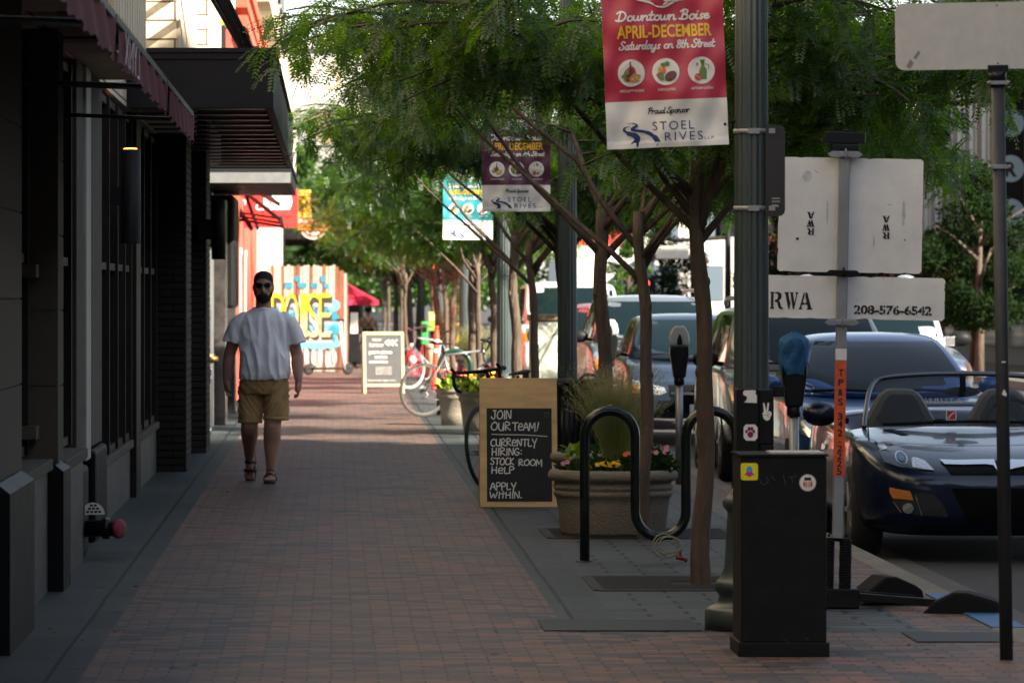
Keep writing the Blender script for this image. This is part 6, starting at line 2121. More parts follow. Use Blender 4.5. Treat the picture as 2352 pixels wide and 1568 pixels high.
# ---------------------------------------------------------------- closed cars
def closed_car(name, label, X, Y, pm, w, L, hood, belt, roof, wsb, wst, rear, wr, lamps, kind='sedan', group=None, grille=None, rails=False, lightbar=False):
    """w half width, L length, hood height at the cowl, wsb/wst windscreen base and top (distance from the nose), rear: rear roof end"""
    t = thing(name, label, 'car', (X, Y, -.145), 0, group)
    nz = hood * (.80 if kind != 'truck' else .93)
    zb = .20 if kind == 'sedan' else .30
    wb = w * .90
    r = .31 if kind == 'sedan' else .37
    if kind == 'sedan':
        st_ = [sec(0, w * .70, zb + .10, nz * .80, nz * .84), sec(.05, w * .84, zb + .04, nz * .87, nz * .91), sec(.18, w * .94, zb, nz * .95, nz), sec(.5, w * .985, zb, hood * .90, hood * .92)]
    else:
        st_ = [sec(0, w * .86, zb + .08, nz * .86, nz * .90), sec(.04, w * .93, zb + .03, nz * .93, nz * .97), sec(.15, w * .975, zb, nz * .97, nz * 1.0), sec(.5, w * .99, zb, hood * .95, hood * .985)]
    st_ += [sec(wsb * .8, w, zb, belt * .97, hood * .985), sec(wsb + .1, w, zb, belt, hood), sec(wst + .4, w, zb, belt + .01, belt + .03), sec(rear - .3, w, zb, belt + .02, belt + .04), sec(L - .35, w * .97, zb, belt + .01, belt + .03), sec(L - .06, w * .88, zb + .08, belt * .92, belt * .95), sec(L, w * .74, zb + .15, belt * .85, belt * .88)]
    y1, y2 = .82 if kind == 'sedan' else .92, L - (.85 if kind == 'sedan' else .95)
    bo = loft(st_, 'body', pm, t, arches=((w, y1, r, r + .045), (w, y2, r, r + .045)))
    dz = roof - belt
    back = rear + (.85 if kind == 'sedan' else .18)
    ca = loft([csec(wsb - .02, belt, wb * .98, belt + .02, wb * .90), csec(wsb + (wst - wsb) * .5, belt, wb, belt + dz * .55, wr + (wb - wr) * .40), csec(wst, belt, wb, roof - dz * .06, wr), csec(wst + .3, belt, wb, roof - .01, wr), csec((wst + rear) / 2, belt, wb, roof, wr), csec(rear - .25, belt, wb, roof - .02, wr), csec(rear, belt, wb, roof - dz * .10, wr * .97), csec((rear + back) / 2, belt, wb * .98, belt + dz * .5, wr * .96), csec(back, belt, wb * .94, belt + .02, wb * .85)], 'cabin', pm, t)
    bv = bvh_of(bo, ca); bc = bvh_of(ca)
    for x in (-(w - .11), w - .11):
        wheel(t, x, y1, r, .21); wheel(t, x, y2, r, .21)
    zt = roof - dz * .13
    b = MB(); patch(b, bc, [(-wb * .88, belt + .03), (wb * .88, belt + .03), (wr * .95, zt - .06), (wr * .88, zt), (-wr * .88, zt), (-wr * .95, zt - .06)], 'front', .006, cuts=5); ws = b.build('windscreen', M['cglass'], t)
    b = MB()
    for e in (0, 1):
        x0 = -wb * .80 + e * wb * .85
        b.tube([(x0 + .62 * wb, wsb - .10, belt + .035), (x0 + .3 * wb, wsb - .12, belt + .045), (x0, wsb - .06, belt + .035)], .012, 6)
    each(b, 'wiper', M['rubber'], t)
    for sd in ('left', 'right'):
        b = MB()
        ym = (wst + rear) / 2
        f0 = wsb + (wst - wsb) * .62
        patch(b, bc, [(f0 - .12, belt + .05), (ym - .04, belt + .05), (ym - .04, zt - .02), (wst + .16, zt - .02)], sd, .005)
        patch(b, bc, [(ym + .04, belt + .05), (rear - .08, belt + .05), (rear - .22, zt - .02), (ym + .04, zt - .02)], sd, .005)
        b.build('side_window', M['cglass'], t)
        b = MB()
        patch(b, bv, [(wsb + .1, zb + .08), (wsb + .115, zb + .08), (wsb + .135, belt - .03), (wsb + .12, belt - .03)], sd, .003); patch(b, bv, [(ym - .008, zb + .06), (ym + .008, zb + .06), (ym + .008, belt - .02), (ym - .008, belt - .02)], sd, .003)
        b.build('door_seams', M['grille'], t)
        b = MB(); patch(b, bv, [(ym - .26, belt - .17), (ym - .08, belt - .17), (ym - .08, belt - .13), (ym - .26, belt - .13)], sd, .018); b.build('door_handle', pm, t)
        b = MB(); patch(b, bv, [(L - .42, belt * .62), (L - .16, belt * .62), (L - .2, belt * .90), (L - .40, belt * .90)], sd, .006); b.build('tail_lamp', M['redlens'], t)
    # lamps (outer x fraction list, z range)
    for e in (1, -1):
        b = MB(); patch(b, bv, [(e * w * x, z) for (x, z) in lamps], 'front', .007); lp = b.build('headlamp', M['lens'], t)
        b = MB()
        cx = sum(p[0] for p in lamps) / len(lamps); cz = sum(p[1] for p in lamps) / len(lamps)
        hh = (max(p[1] for p in lamps) - min(p[1] for p in lamps)) * .34
        patch(b, bv, [(e * w * cx + hh * math.cos(a), cz + hh * math.sin(a)) for a in [i * .5236 for i in range(12)]], 'front', .011); b.build('reflector', M['chrome'], lp)
        if kind != 'sedan':
            b = MB(); xo = max(p[0] for p in lamps)
            patch(b, bv, [(e * w * (xo - .02), cz - hh), (e * w * (xo - .10), cz - hh), (e * w * (xo - .10), cz + hh * .6), (e * w * (xo - .02), cz + hh * .6)], 'front', .011); b.build('indicator', M['amber'], lp)
    g = grille or (.42, nz * .62, nz * .84)
    b = MB(); patch(b, bv, [(-w * g[0], g[1]), (w * g[0], g[1]), (w * (g[0] + .05), g[2]), (-w * (g[0] + .05), g[2])], 'front', .006, cuts=5); b.build('grille', M['grille'], t)
    b = MB(); patch(b, bv, [(-w * (g[0] + .02), (g[1] + g[2]) / 2 - .015), (w * (g[0] + .02), (g[1] + g[2]) / 2 - .015), (w * (g[0] + .02), (g[1] + g[2]) / 2 + .015), (-w * (g[0] + .02), (g[1] + g[2]) / 2 + .015)], 'front', .014, cuts=4); b.build('chrome_bar', M['chrome'], t)
    b = MB(); patch(b, bv, [(-w * .62, zb + .08), (w * .62, zb + .08), (w * .58, zb + .22), (-w * .58, zb + .22)], 'front', .006, cuts=5); b.build('lower_grille', M['grille'], t)
    b = MB(); patch(b, bv, [(-.15, nz * .48), (.15, nz * .48), (.15, nz * .48 + .11), (-.15, nz * .48 + .11)], 'front', .018); b.build('licence_plate', M['plateblue'], t)
    mirror_pair(t, w * .93, wsb + .42, belt + .07, pm if kind == 'sedan' else M['black'], 1.0)
    if rails:
        for e in (-1, 1):
            b = MB(); b.tube(smooth_path([(e * wr * .86, wst + .05, roof - .02), (e * wr * .87, wst + .2, roof + .06), (e * wr * .87, rear - .4, roof + .06), (e * wr * .86, rear - .15, roof - .0)], 6), .024, 8); b.build('roof_rail', M['alu'], t)
    if lightbar:
        b = MB()
        for e in (-1, 1): b.ball((e * wr * .72, wst + .15, roof + .03), (.10, .12, .045), 14)
        each(b, 'roof_lamp', M['lens'], t)
        b = MB()
        for e in (-1, 1): b.box(e * w * .88 - .05, e * w * .88 + .05, wsb - .12, wsb - .04, belt + .0, belt + .10)
        each(b, 'pillar_lamp', M['lens'], t, bevel=.008)
    return t


sed_l = [(.94, .70), (.90, .75), (.70, .72), (.50, .665), (.47, .615), (.56, .585), (.80, .60), (.92, .64)]
trk_l = [(.96, 1.12), (.60, 1.12), (.60, .84), (.96, .84)]
suv_l = [(.95, .93), (.90, 1.0), (.66, .90), (.62, .80), (.70, .74), (.90, .78)]
closed_car('blue_sedan', 'metallic blue sedan parked right behind the dark roadster', 4.50, 36.2, paint('sapphire blue paint', (.008, .054, .19), .45), .86, 4.58, .90, .93, 1.42, 1.25, 2.15, 3.30, .56, sed_l)
closed_car('silver_suv', 'silver estate suv with roof rails just left of the first lamp post', 4.47, 42.0, paint('light silver paint', (.26, .26, .25), .5), .88, 4.6, 1.02, 1.06, 1.64, 1.20, 1.85, 4.1, .64, suv_l, 'suv', None, (.4, .62, .80), True)
closed_car('silver_pickup', 'tall silver pickup with roof lamps towering behind the blue sedan', 5.62, 47.2, paint('blue silver paint', (.34, .36, .38), .4), 1.0, 5.6, 1.16, 1.20, 1.88, 1.45, 2.15, 3.3, .74, trk_l, 'truck', None, (.55, .80, 1.10), False, True)
closed_car('dark_car', 'dark blue car with pale windscreen right of the forked trunk', 4.25, 53.0, paint('slate blue paint', (.015, .025, .045), .3), .88, 4.7, .95, 1.0, 1.50, 1.15, 1.95, 3.5, .62, sed_l, 'suv', None, (.4, .5, .7))
closed_car('tall_suv', 'silver grey suv with roof rack left of the forked trunk', 4.20, 58.8, paint('grey blue paint', (.16, .18, .21), .5), .92, 4.9, 1.08, 1.12, 1.72, 1.2, 1.9, 4.3, .68, suv_l, 'suv', None, (.4, .62, .80), True)
closed_car('red_pickup', 'brownish red pickup mostly hidden by the second lamp post', 4.15, 65.0, paint('brick red paint', (.22, .035, .025), .3), .95, 5.2, 1.02, 1.06, 1.6, 1.4, 2.1, 3.1, .68, trk_l, 'truck', None, (.5, .7, .95))
closed_car('white_van', 'white van parked far off between the third and second lamp posts', 4.3, 82.0, paint('white van paint', (.62, .63, .64), .1), .98, 5.2, 1.15, 1.2, 1.95, .9, 1.6, 4.9, .80, trk_l, 'suv', None, (.4, .62, .80))
closed_car('far_blue_car', 'distant blue suv glimpsed between the slim trunks', 4.4, 97.0, paint('denim blue paint', (.03, .08, .18), .4), .92, 4.8, 1.08, 1.12, 1.72, 1.2, 1.9, 4.3, .68, suv_l, 'suv')
# ================================================================ bicycles
def bicycle(name, label, loc, rz, frame_m, tyre_m, rim_m, drop=True, lean=0.0, rack=False, r=.335):
    """axis along local +x (front); wheels at x = -0.5 and 0.5"""
    t = thing(name, label, 'bicycle', loc, rz)
    t.rotation_euler = (R(lean), 0, rz)
    for (x, nm) in ((-.50, 'rear'), (.50, 'front')):
        b = MB(); b.tube([(r * math.cos(a), 0, r * math.sin(a)) for a in [2 * PI * i / 44 for i in range(44)]], .016, 8, closed=True); w_ = b.build('wheel', tyre_m, t, loc=(x, 0, r + .016))
        b = MB(); b.tube([((r - .022) * math.cos(a), 0, (r - .022) * math.sin(a)) for a in [2 * PI * i / 44 for i in range(44)]], .009, 6, closed=True)
        for i in range(20):
            a = 2 * PI * i / 20
            b.tube([(.015 * math.cos(a + 1.2), .02 * (1 if i % 2 else -1), .015 * math.sin(a + 1.2)), ((r - .025) * math.cos(a), 0, (r - .025) * math.sin(a))], .0012, 3)
        b.cyl((0, -.04, 0), (0, .04, 0), .022, n=10)
        b.build('rim', rim_m, w_)
    zc = r + .016
    bb, seat, head, hb = (-.08, 0, .28), (-.22, 0, .80), (.34, 0, .86), (.38, 0, .70)
    b = MB()
    b.tube([bb, seat], .017, 8); b.tube([seat, head], .016, 8); b.tube([bb, hb], .019, 8); b.tube([(.33, 0, .90), hb], .020, 8)
    for e in (-1, 1):
        b.tube([(bb[0], e * .02, bb[2]), (-.50, e * .055, zc)], .009, 6); b.tube([(seat[0], e * .015, seat[2] - .03), (-.50, e * .055, zc)], .008, 6)
        b.tube([(hb[0], e * .03, hb[2] - .02), (.42, e * .05, .52), (.50, e * .05, zc)], .010, 6)
    b.build('frame', frame_m, t)
    b = MB(); b.tube([seat, (-.25, 0, .93)], .013, 8); b.tube(smooth_path([(-.40, 0, .965), (-.30, 0, .955), (-.15, 0, .95), (-.10, 0, .94)], 4), [.05, .062, .065, .06, .055, .05, .04, .035, .03, .026, .022, .018, .012], 10, flat=.3)
    b.build('saddle', M['black'], t)
    b = MB(); b.tube([(.33, 0, .88), (.32, 0, .96), (.40, 0, .98)], .014, 8)
    if drop:
        for e in (-1, 1): b.tube(smooth_path([(.40, 0, .98), (.40, e * .19, .985), (.47, e * .21, .99), (.53, e * .21, .95), (.50, e * .215, .86), (.40, e * .22, .83)], 5), .015, 8); b.tube([(.50, e * .21, .99), (.555, e * .21, 1.02)], .014, 8)
    else:
        for e in (-1, 1): b.tube(smooth_path([(.40, 0, .98), (.38, e * .12, 1.02), (.30, e * .28, 1.04), (.22, e * .30, 1.03)], 5), .014, 8)
    b.build('handlebar', M['black'] if frame_m is not M['bikewhite'] else M['bikewhite'], t)
    b = MB(); b.tube([(.09 * math.cos(a) + bb[0], -.045, .09 * math.sin(a) + bb[2]) for a in [2 * PI * i / 20 for i in range(20)]], .006, 5, closed=True)
    b.beam((bb[0], -.06, bb[2]), (bb[0] + .13, -.06, bb[2] - .11), .022, .016); b.beam((bb[0], .06, bb[2]), (bb[0] - .13, .06, bb[2] + .11), .022, .016)
    b.box(bb[0] + .09, bb[0] + .18, -.14, -.065, bb[2] - .125, bb[2] - .10); b.box(bb[0] - .18, bb[0] - .09, .065, .14, bb[2] + .10, bb[2] + .125)
    b.lathe([(.055, -.05), (.055, -.045)], 16, c=(-.50, 0, zc), M=Matrix.Rotation(R(90), 4, 'X')); b.tube([(-.50, -.055, zc + .03), (bb[0], -.045, bb[2] + .09)], .003, 4); b.tube([(-.52, -.055, zc - .10), (bb[0], -.045, bb[2] - .09)], .003, 4)
    b.tube([(-.50, -.06, zc - .02), (-.47, -.06, zc - .06), (-.53, -.06, zc - .11)], .012, 6)
    b.build('crankset', M['alu'], t)
    if rack:
        b = MB(); b.tube([(-.25, -.08, .78), (-.68, -.08, .76), (-.68, .08, .76), (-.25, .08, .78)], .008, 6)
        for e in (-1, 1): b.tube([(-.60, e * .08, .76), (-.50, e * .06, zc)], .006, 5)
        b.build('rack', frame_m, t)
    return t


M['bikewhite'] = mat('white bicycle paint', (.30, .30, .30), .4)
bicycle('road_bicycle', 'black drop bar road bicycle half hidden behind the plywood sandwich board', (1.50, 38.0, 0), R(180 + 62), M['blackgloss'], M['tyre'], M['blackgloss'], True, 6)
bicycle('silver_bicycle', 'grey bicycle whose rear wheel faces the pavement beside the green hoop', (1.62, 60.2, 0), R(24), mat('grey bicycle paint', (.16, .16, .17), .35, .3), mat('dusty tyre', (.055, .05, .042), .8), mat('dull rim', (.10, .10, .10), .5, .2), True, 4)
bicycle('white_bicycle', 'all white bicycle standing behind the orange marker post', (1.66, 77.5, 0), R(180 + 38), M['bikewhite'], M['bikewhite'], M['bikewhite'], False, 3)
hp = thing('hoop_rack', 'green hoop bike rack the grey bicycle leans on', 'bike rack', (1.60, 60.8, 0))
b = MB()
b.tube([(-.21, 0, 0), (-.21, 0, .62)] + [(.21 * -math.cos(a), 0, .64 + .21 * math.sin(a)) for a in [PI * i / 12 for i in range(13)]] + [(.21, 0, .62), (.21, 0, 0)], .032, 12)
b.build('hoop', mat('bottle green enamel', (.012, .05, .035), .3), hp)
b = MB()
for e in (-1, 1): b.lathe([(.06, 0), (.06, .008), (.035, .01)], 16, c=(e * .21, 0, 0))
b.build('foot', M['blackgloss'], hp)
# electric scooter standing in front of the painted fence
es = thing('kick_scooter', 'grey shared kick scooter standing in front of the painted fence', 'scooter', (XU(755, 90.5), 90.5, 0), R(20))
b = MB(); b.box(-.35, .30, -.08, .08, .10, .15); b.build('deck', M['black'], es, bevel=.02)
b = MB(); b.tube([(.33, 0, .10), (.29, 0, .45), (.24, 0, 1.05)], [.035, .04, .03], 12); b.build('stem', mat('grey white plastic', (.50, .51, .50), .4), es)
b = MB(); b.tube([(.24, -.22, 1.07), (.25, 0, 1.08), (.24, .22, 1.07)], .018, 8); b.build('handlebar', M['black'], es)
for x in (-.42, .40):
    b = MB(); b.lathe([(.05, -.03), (.10, -.035), (.11, 0), (.10, .035), (.05, .03)], 20, M=Matrix.Rotation(R(90), 4, 'X')); w_ = b.build('wheel', M['tyre'], es, loc=(x, 0, .11))
    b = MB(); b.lathe([(.13, -.05), (.135, 0), (.13, .05)], 20, M=Matrix.Rotation(R(90), 4, 'X'), cap=False); b.v = [p if p[2] > .02 else (p[0], p[1], .02) for p in b.v]; b.build('mudguard', mat('grey mudguard', (.30, .30, .30), .5), w_)
# ================================================================ people
def skinmat(name, c): return mat(name, c, .55, 0, .35, var=.12, vscale=40)


def rings(b, lst, n=28, pw=2.0):
    """horizontal rings (z, cx, cy, rx, ry)"""
    vs = []
    for (z, cx, cy, rx, ry) in lst:
        for k in range(n):
            a = 2 * PI * k / n
            c, s_ = math.cos(a), math.sin(a)
            c = math.copysign(abs(c) ** (2 / pw), c); s_ = math.copysign(abs(s_) ** (2 / pw), s_)
            vs.append((cx + rx * c, cy + ry * s_, z))
    fs = []
    for i in range(len(lst) - 1):
        for k in range(n):
            k2 = (k + 1) % n
            fs.append((i * n + k, i * n + k2, (i + 1) * n + k2, (i + 1) * n + k))
    fs.append(tuple(range(n - 1, -1, -1))); fs.append(tuple((len(lst) - 1) * n + k for k in range(n)))
    b.add(vs, fs, True)


def limb(b, pts, rs, n=16, sub=5, cap=True):
    q = [(*p, r) for p, r in zip(pts, rs)]
    q = smooth_path(q, sub)
    b.tube([Vector(p[:3]) for p in q], [p[3] for p in q], n)
    b.ball(pts[0], rs[0] * .98, 12)
    if cap: b.ball(pts[-1], rs[-1] * .98, 12)


def fuse(b, name, m, par, vox, smooth=3, wrinkle=None):
    o = b.build(name, m, par)
    md = o.modifiers.new("Remesh", 'REMESH'); md.mode = 'VOXEL'; md.voxel_size = vox; md.use_smooth_shade = True
    sm = o.modifiers.new("Smooth", 'SMOOTH'); sm.factor = .5; sm.iterations = smooth
    bake(o)
    if wrinkle:
        ns = [v.normal.copy() for v in o.data.vertices]
        for v, nn in zip(o.data.vertices, ns): v.co += nn * wrinkle(v.co)
        o.data.update()
    o.data.polygons.foreach_set("use_smooth", [True] * len(o.data.polygons))
    return o


def ridge(x): return 1 - 2 * abs(x)


man = thing('person', 'person walking toward us in white t-shirt, khaki shorts, black cap and sandals', 'person', (XU(605, 39.2), 39.2, 0))
SK = skinmat('skin', (.34, .185, .125))
b = MB()
HEAD = [(1.530, -.040, .030, .030), (1.545, -.042, .048, .050), (1.565, -.034, .062, .072), (1.60, -.022, .071, .088), (1.64, -.013, .076, .095), (1.68, -.008, .079, .098), (1.72, -.003, .080, .097), (1.755, 0, .073, .089), (1.78, .003, .052, .064), (1.792, .004, .022, .028)]
rings(b, [(z, 0, cy, rx, ry) for (z, cy, rx, ry) in HEAD])
limb(b, [(0, -.100, 1.682), (0, -.112, 1.655), (0, -.122, 1.634)], [.009, .012, .016], 12)
for e in (-1, 1):
    b.ball((e * .012, -.108, 1.630), .010, 8); b.ball((e * .082, .008, 1.66), (.012, .020, .033), 12); b.ball((e * .040, -.074, 1.645), (.028, .024, .024), 12); b.ball((e * .030, -.088, 1.700), (.030, .012, .009), 10)
b.ball((0, -.103, 1.598), (.027, .009, .010), 10); b.ball((0, -.084, 1.560), (.030, .022, .022), 12)
rings(b, [(1.44, 0, .012, .085, .075), (1.49, 0, .008, .068, .066), (1.53, 0, .004, .066, .066), (1.58, 0, .0, .066, .070)])
# trunk under the clothes
rings(b, [(.80, 0, 0, .17, .12), (.90, 0, -.01, .19, .135), (1.05, 0, -.02, .19, .135), (1.2, 0, -.01, .195, .125), (1.35, 0, 0, .20, .11), (1.43, 0, .005, .17, .09), (1.47, 0, .01, .10, .075)])


def arm(e, sh, el, wr, dz):
    sh = (sh[0] * .9, sh[1], sh[2] - .02)
    limb(b, [sh, (sh[0] * .45 + el[0] * .55, sh[1] * .5 + el[1] * .5, sh[2] * .5 + el[2] * .5), el, (el[0] * .6 + wr[0] * .4, el[1] * .6 + wr[1] * .4, el[2] * .6 + wr[2] * .4), wr], [.052, .058, .050, .053, .034])
    s_ = -e  # toward the thigh
    wx, wy, wz = wr
    limb(b, [(wx, wy, wz), (wx + s_ * .002, wy - .004, wz - .04), (wx + s_ * .006, wy - .006, wz - .085)], [.031, .030, .026], 12)
    for yo in (-.028, -.010, .010, .028): b.ball((wx + s_ * .004, wy + yo, wz - .065), (.017, .016, .036), 10)
    for (yo, L) in ((-.032, .072), (-.011, .082), (.010, .077), (.030, .060)):
        p0 = Vector((wx + s_ * .004, wy + yo, wz - .082))
        limb(b, [p0, p0 + Vector((-s_ * .004, -.002, -L * .42)), p0 + Vector((s_ * .010, -.003, -L * .72)), p0 + Vector((s_ * .030, -.001, -L * .78))], [.0105, .0100, .0092, .0078], 8, 3)
    p0 = Vector((wx + s_ * .002, wy - .030, wz - .030))
    limb(b, [p0, p0 + Vector((s_ * .008, -.024, -.030)), p0 + Vector((s_ * .018, -.022, -.062))], [.0135, .0115, .0092], 8, 3)


arm(-1, (-.205, .005, 1.40), (-.286, .060, 1.10), (-.312, .050, .875), 0)
arm(1, (.215, .005, 1.40), (.284, .030, 1.09), (.300, -.090, .875), 0)


def foot_M(toe, pitch, yaw):
    return Matrix.Translation(toe) @ Matrix.Rotation(yaw, 4, 'Z') @ Matrix.Rotation(pitch, 4, 'X') @ Matrix.Translation((0, .125, -.0))


FM = {1: foot_M((.058, -.215, .024), 0, R(-4)), -1: foot_M((-.118, .42, .060), R(76), R(-14))}
for e in (1, -1):
    T = FM[e]
    q = MB()
    limb(q, [(0, .055, .034), (0, .0, .045), (0, -.06, .036), (e * .006, -.115, .024)], [.034, .042, .038, .028], 14)
    for (x, y, r) in ((-.030, -.175, .0145), (-.010, -.180, .0105), (.009, -.174, .0100), (.026, -.165, .0095), (.041, -.152, .0088)):
        xx = -e * x
        xx = e * (x if True else 0)
        limb(q, [(xx * .9, -.115, .018), (xx, y + .012, .016), (xx, y, .011)], [r * 1.1, r, r * .85], 8, 3)
    q.warp(lambda p: T @ p)
    b.add(q.v, q.f, True)
    ank = T @ Vector((0, .012, .07))
    if e == 1: hip, kn, kx_ = Vector((.105, .0, .86)), Vector((.078, -.095, .475)), .0
    else: hip, kn, kx_ = Vector((-.105, .03, .86)), Vector((-.118, -.02, .490)), .0
    calf = kn.lerp(ank, .32) + Vector((0, .022, 0))
    limb(b, [hip, hip.lerp(kn, .5), kn, calf, kn.lerp(ank, .68) + Vector((0, .008, 0)), ank], [.092, .082, .073, .073, .054, .041])
fuse(b, 'body', SK, man, .0045, 3)

# t-shirt
b = MB()
rings(b, [(.878, .012, -.012, .208, .150), (.92, .012, -.018, .212, .156), (1.0, .010, -.024, .210, .158), (1.1, .006, -.02, .206, .150), (1.2, .004, -.010, .210, .142), (1.3, .004, -.004, .212, .132), (1.38, .006, .0, .208, .118), (1.43, .006, .004, .178, .100), (1.462, .004, .008, .128, .088), (1.482, .002, .006, .100, .084), (1.490, 0, .004, .088, .080)], 40, 2.25)
limb(b, [(-.150, .003, 1.395), (-.205, .006, 1.345), (-.240, .010, 1.27), (-.258, .016, 1.195)], [.068, .074, .074, .078], 18, 5, False)
limb(b, [(.155, .003, 1.395), (.212, .006, 1.345), (.250, .010, 1.27), (.272, .014, 1.185)], [.068, .076, .077, .082], 18, 5, False)


def shirt_wr(p):
    f = max(0.0, min(1.0, (1.40 - p.z) / .3))
    a = noise.noise(Vector((p.x * 13 + p.z * 3.0, p.y * 9, p.z * 2.6)))
    c = noise.noise(Vector((p.x * 9 - p.z * 8, p.y * 7 + 4, p.z * 9 + p.x * 7)))
    d = noise.noise(Vector((p.x * 30, p.y * 20, p.z * 8 + 3)))
    hem = .005 * math.sin(p.x * 60 + 2) * max(0, 1 - abs(p.z - .885) / .03)
    return (.013 * ridge(min(1, abs(a) * 1.6)) - .006) * (.35 + .65 * f) + .007 * c * f + .003 * d + hem


SH = mat('white cotton', (.76, .76, .80), .9, var=.03, bump=.15, bscale=260)
b.v = [(p[0] * 1.035, p[1] * 1.03, p[2]) for p in b.v]
sh = fuse(b, 'tshirt', SH, man, .0065, 2, shirt_wr)
b = MB(); b.tube([(.090 * math.cos(a), .004 + .082 * math.sin(a), 1.486 + .010 * math.sin(a)) for a in [2 * PI * i / 36 for i in range(36)]], .0060, 8, closed=True, flat=.8)
b.build('collar', SH, sh)

# shorts
b = MB()
rings(b, [(.905, .005, -.005, .200, .146), (.86, .005, -.004, .210, .150), (.80, .004, .0, .216, .150), (.755, .004, .005, .212, .142)], 36, 2.2)
limb(b, [(-.105, .02, .80), (-.110, .005, .68), (-.113, -.006, .520)], [.118, .112, .102], 20, 5, False)
limb(b, [(.108, .0, .80), (.112, -.035, .68), (.110, -.065, .545)], [.118, .114, .108], 20, 5, False)


def short_wr(p):
    c = noise.noise(Vector((p.x * 6 + 3, p.y * 5, p.z * 20 - abs(p.x) * 26)))
    d = noise.noise(Vector((p.x * 18, p.y * 12, p.z * 30)))
    return .007 * ridge(min(1, abs(c) * 1.7)) - .0035 + .0025 * d


KH = mat('khaki cotton', (.36, .225, .095), .9, var=.10, vscale=12, bump=.2, bscale=220)
so = fuse(b, 'shorts', KH, man, .0065, 2, short_wr)
for (c_, nm) in (((-.113, -.006, .507), .099), ((.110, -.066, .533), .106)):
    b = MB(); b.lathe([(nm, 0), (nm + .005, .004), (nm + .004, .030), (nm - .002, .034)], 32, c=c_, cap=False); b.build('hem', KH, so)
# cap, glasses, beard
def head_at(z):
    for i in range(len(HEAD) - 1):
        a, c = HEAD[i], HEAD[i + 1]
        if a[0] <= z <= c[0]:
            t = (z - a[0]) / (c[0] - a[0])
            return [a[k] + (c[k] - a[k]) * t for k in (1, 2, 3)]
    return HEAD[-1][1:] if z > 1.7 else HEAD[0][1:]


def cap_fn(s, t):
    a = 2 * PI * s
    front = max(0.0, -math.sin(a))
    z0 = 1.690 + .052 * front ** 1.5 - .02 * max(0, math.sin(a))
    z = z0 + (1.803 - z0) * t
    zz = min(z - .010 * t, 1.7919)
    cy, rx, ry = head_at(zz)
    k = 1.075 if t < .08 else 1.06
    return (rx * k * math.cos(a), cy + ry * k * math.sin(a), z)


b = MB(); b.grid(cap_fn, 48, 14); b.build('cap', mat('black knit', (.016, .015, .017), .95, bump=.5, bscale=300), man)
b = MB()
for e in (-1, 1):
    b.grid(lambda s, t, e=e: (e * (.036 + .030 * (s - .5) * 2 * (1 - .25 * abs(t - .5) * 2)), -.1135 + .012 * (s if e > 0 else 1 - s) * 0 + .022 * (abs(.036 + .030 * (s - .5) * 2) / .066) ** 2 - .006, 1.678 + .021 * (t - .5) * 2 * (1 - .35 * abs(2 * s - 1) ** 3)), 10, 6)
b.build('glasses_lens', mat('dark lens', (.006, .006, .007), .06, 0, .7), man)
b = MB()
for e in (-1, 1):
    b.tube(smooth_path([(e * .006, -.122, 1.688), (e * .035, -.116, 1.700), (e * .067, -.095, 1.694), (e * .083, -.02, 1.684), (e * .084, .02, 1.672)], 4), .0035, 6)
b.tube([(-.008, -.123, 1.688), (.008, -.123, 1.688)], .0035, 6)
b.build('glasses_frame', M['blackgloss'], man)


def beard_fn(s, t):
    a = (s - .5) * 2 * R(112)
    k = abs(s - .5) * 2
    zt = 1.612 + .045 * max(0, (k - .25) / .75) - .030 * math.exp(-((k - .38) / .13) ** 2)
    zb = 1.522 + .055 * k ** 2
    z = zt + (zb - zt) * t
    cy, rx, ry = head_at(max(z, 1.531))
    g = 1.05 + .10 * math.sin(min(1, t * 1.2) * PI) * (1 - .5 * k) + (.03 if k < .3 else 0)
    if z < 1.56: g += .05
    n_ = .0025 * noise.noise(Vector((a * 14, z * 160, 0)))
    return (rx * g * math.sin(a), cy - (ry * g + n_) * math.cos(a), z)


b = MB(); b.grid(beard_fn, 50, 22); b.build('beard', mat('dark beard', (.022, .015, .012), .9, bump=.8, bscale=400), man)
b = MB(); b.tube(smooth_path([(-.022, -.113, 1.5945), (0, -.120, 1.598), (.022, -.113, 1.5945)], 4), .0042, 8, flat=.7); b.build('lips', mat('lips', (.16, .06, .05), .5), man)
# sandals
SO = mat('dark sandal', (.022, .017, .015), .6, var=.2)
for e in (1, -1):
    T = FM[e]
    sole = [(.000, .095), (.024, .085), (.034, .05), (.033, .0), (.040, -.06), (.052, -.11), (.050, -.155), (.034, -.188), (.004, -.203), (-.026, -.200), (-.046, -.175), (-.050, -.12), (-.038, -.05), (-.034, .02), (-.026, .08)]
    b = MB(); b.vprism([(e * x if e > 0 else -x * -1, y) for (x, y) in sole] if e > 0 else [(-x, y) for (x, y) in reversed(sole)], -.022, .004)
    b.warp(lambda p: T @ p)
    s_ = b.build('sandal', SO, man, bevel=.006)
    b = MB()
    for (y, h, w_) in ((-.035, .088, .046), (-.105, .062, .054)):
        b.tube(smooth_path([(-w_, y + .01, .0), (-w_ * .95, y + .004, h * .5), (-w_ * .45, y - .004, h * .96), (0, y - .006, h * 1.02), (w_ * .45, y - .004, h * .94), (w_ * .95, y + .004, h * .48), (w_, y + .01, 0)], 4), .013, 8, flat=.32)
    b.warp(lambda p: T @ p)
    b.build('straps', SO, s_)
    b = MB(); b.tube([(-.040 * e * -1, -.095, .045), (.0, -.107, .070)], .004, 6); b.ball((e * .045, -.100, .040), (.006, .010, .010), 8)
    b.warp(lambda p: T @ p); b.build('buckle', M['steel'], s_)

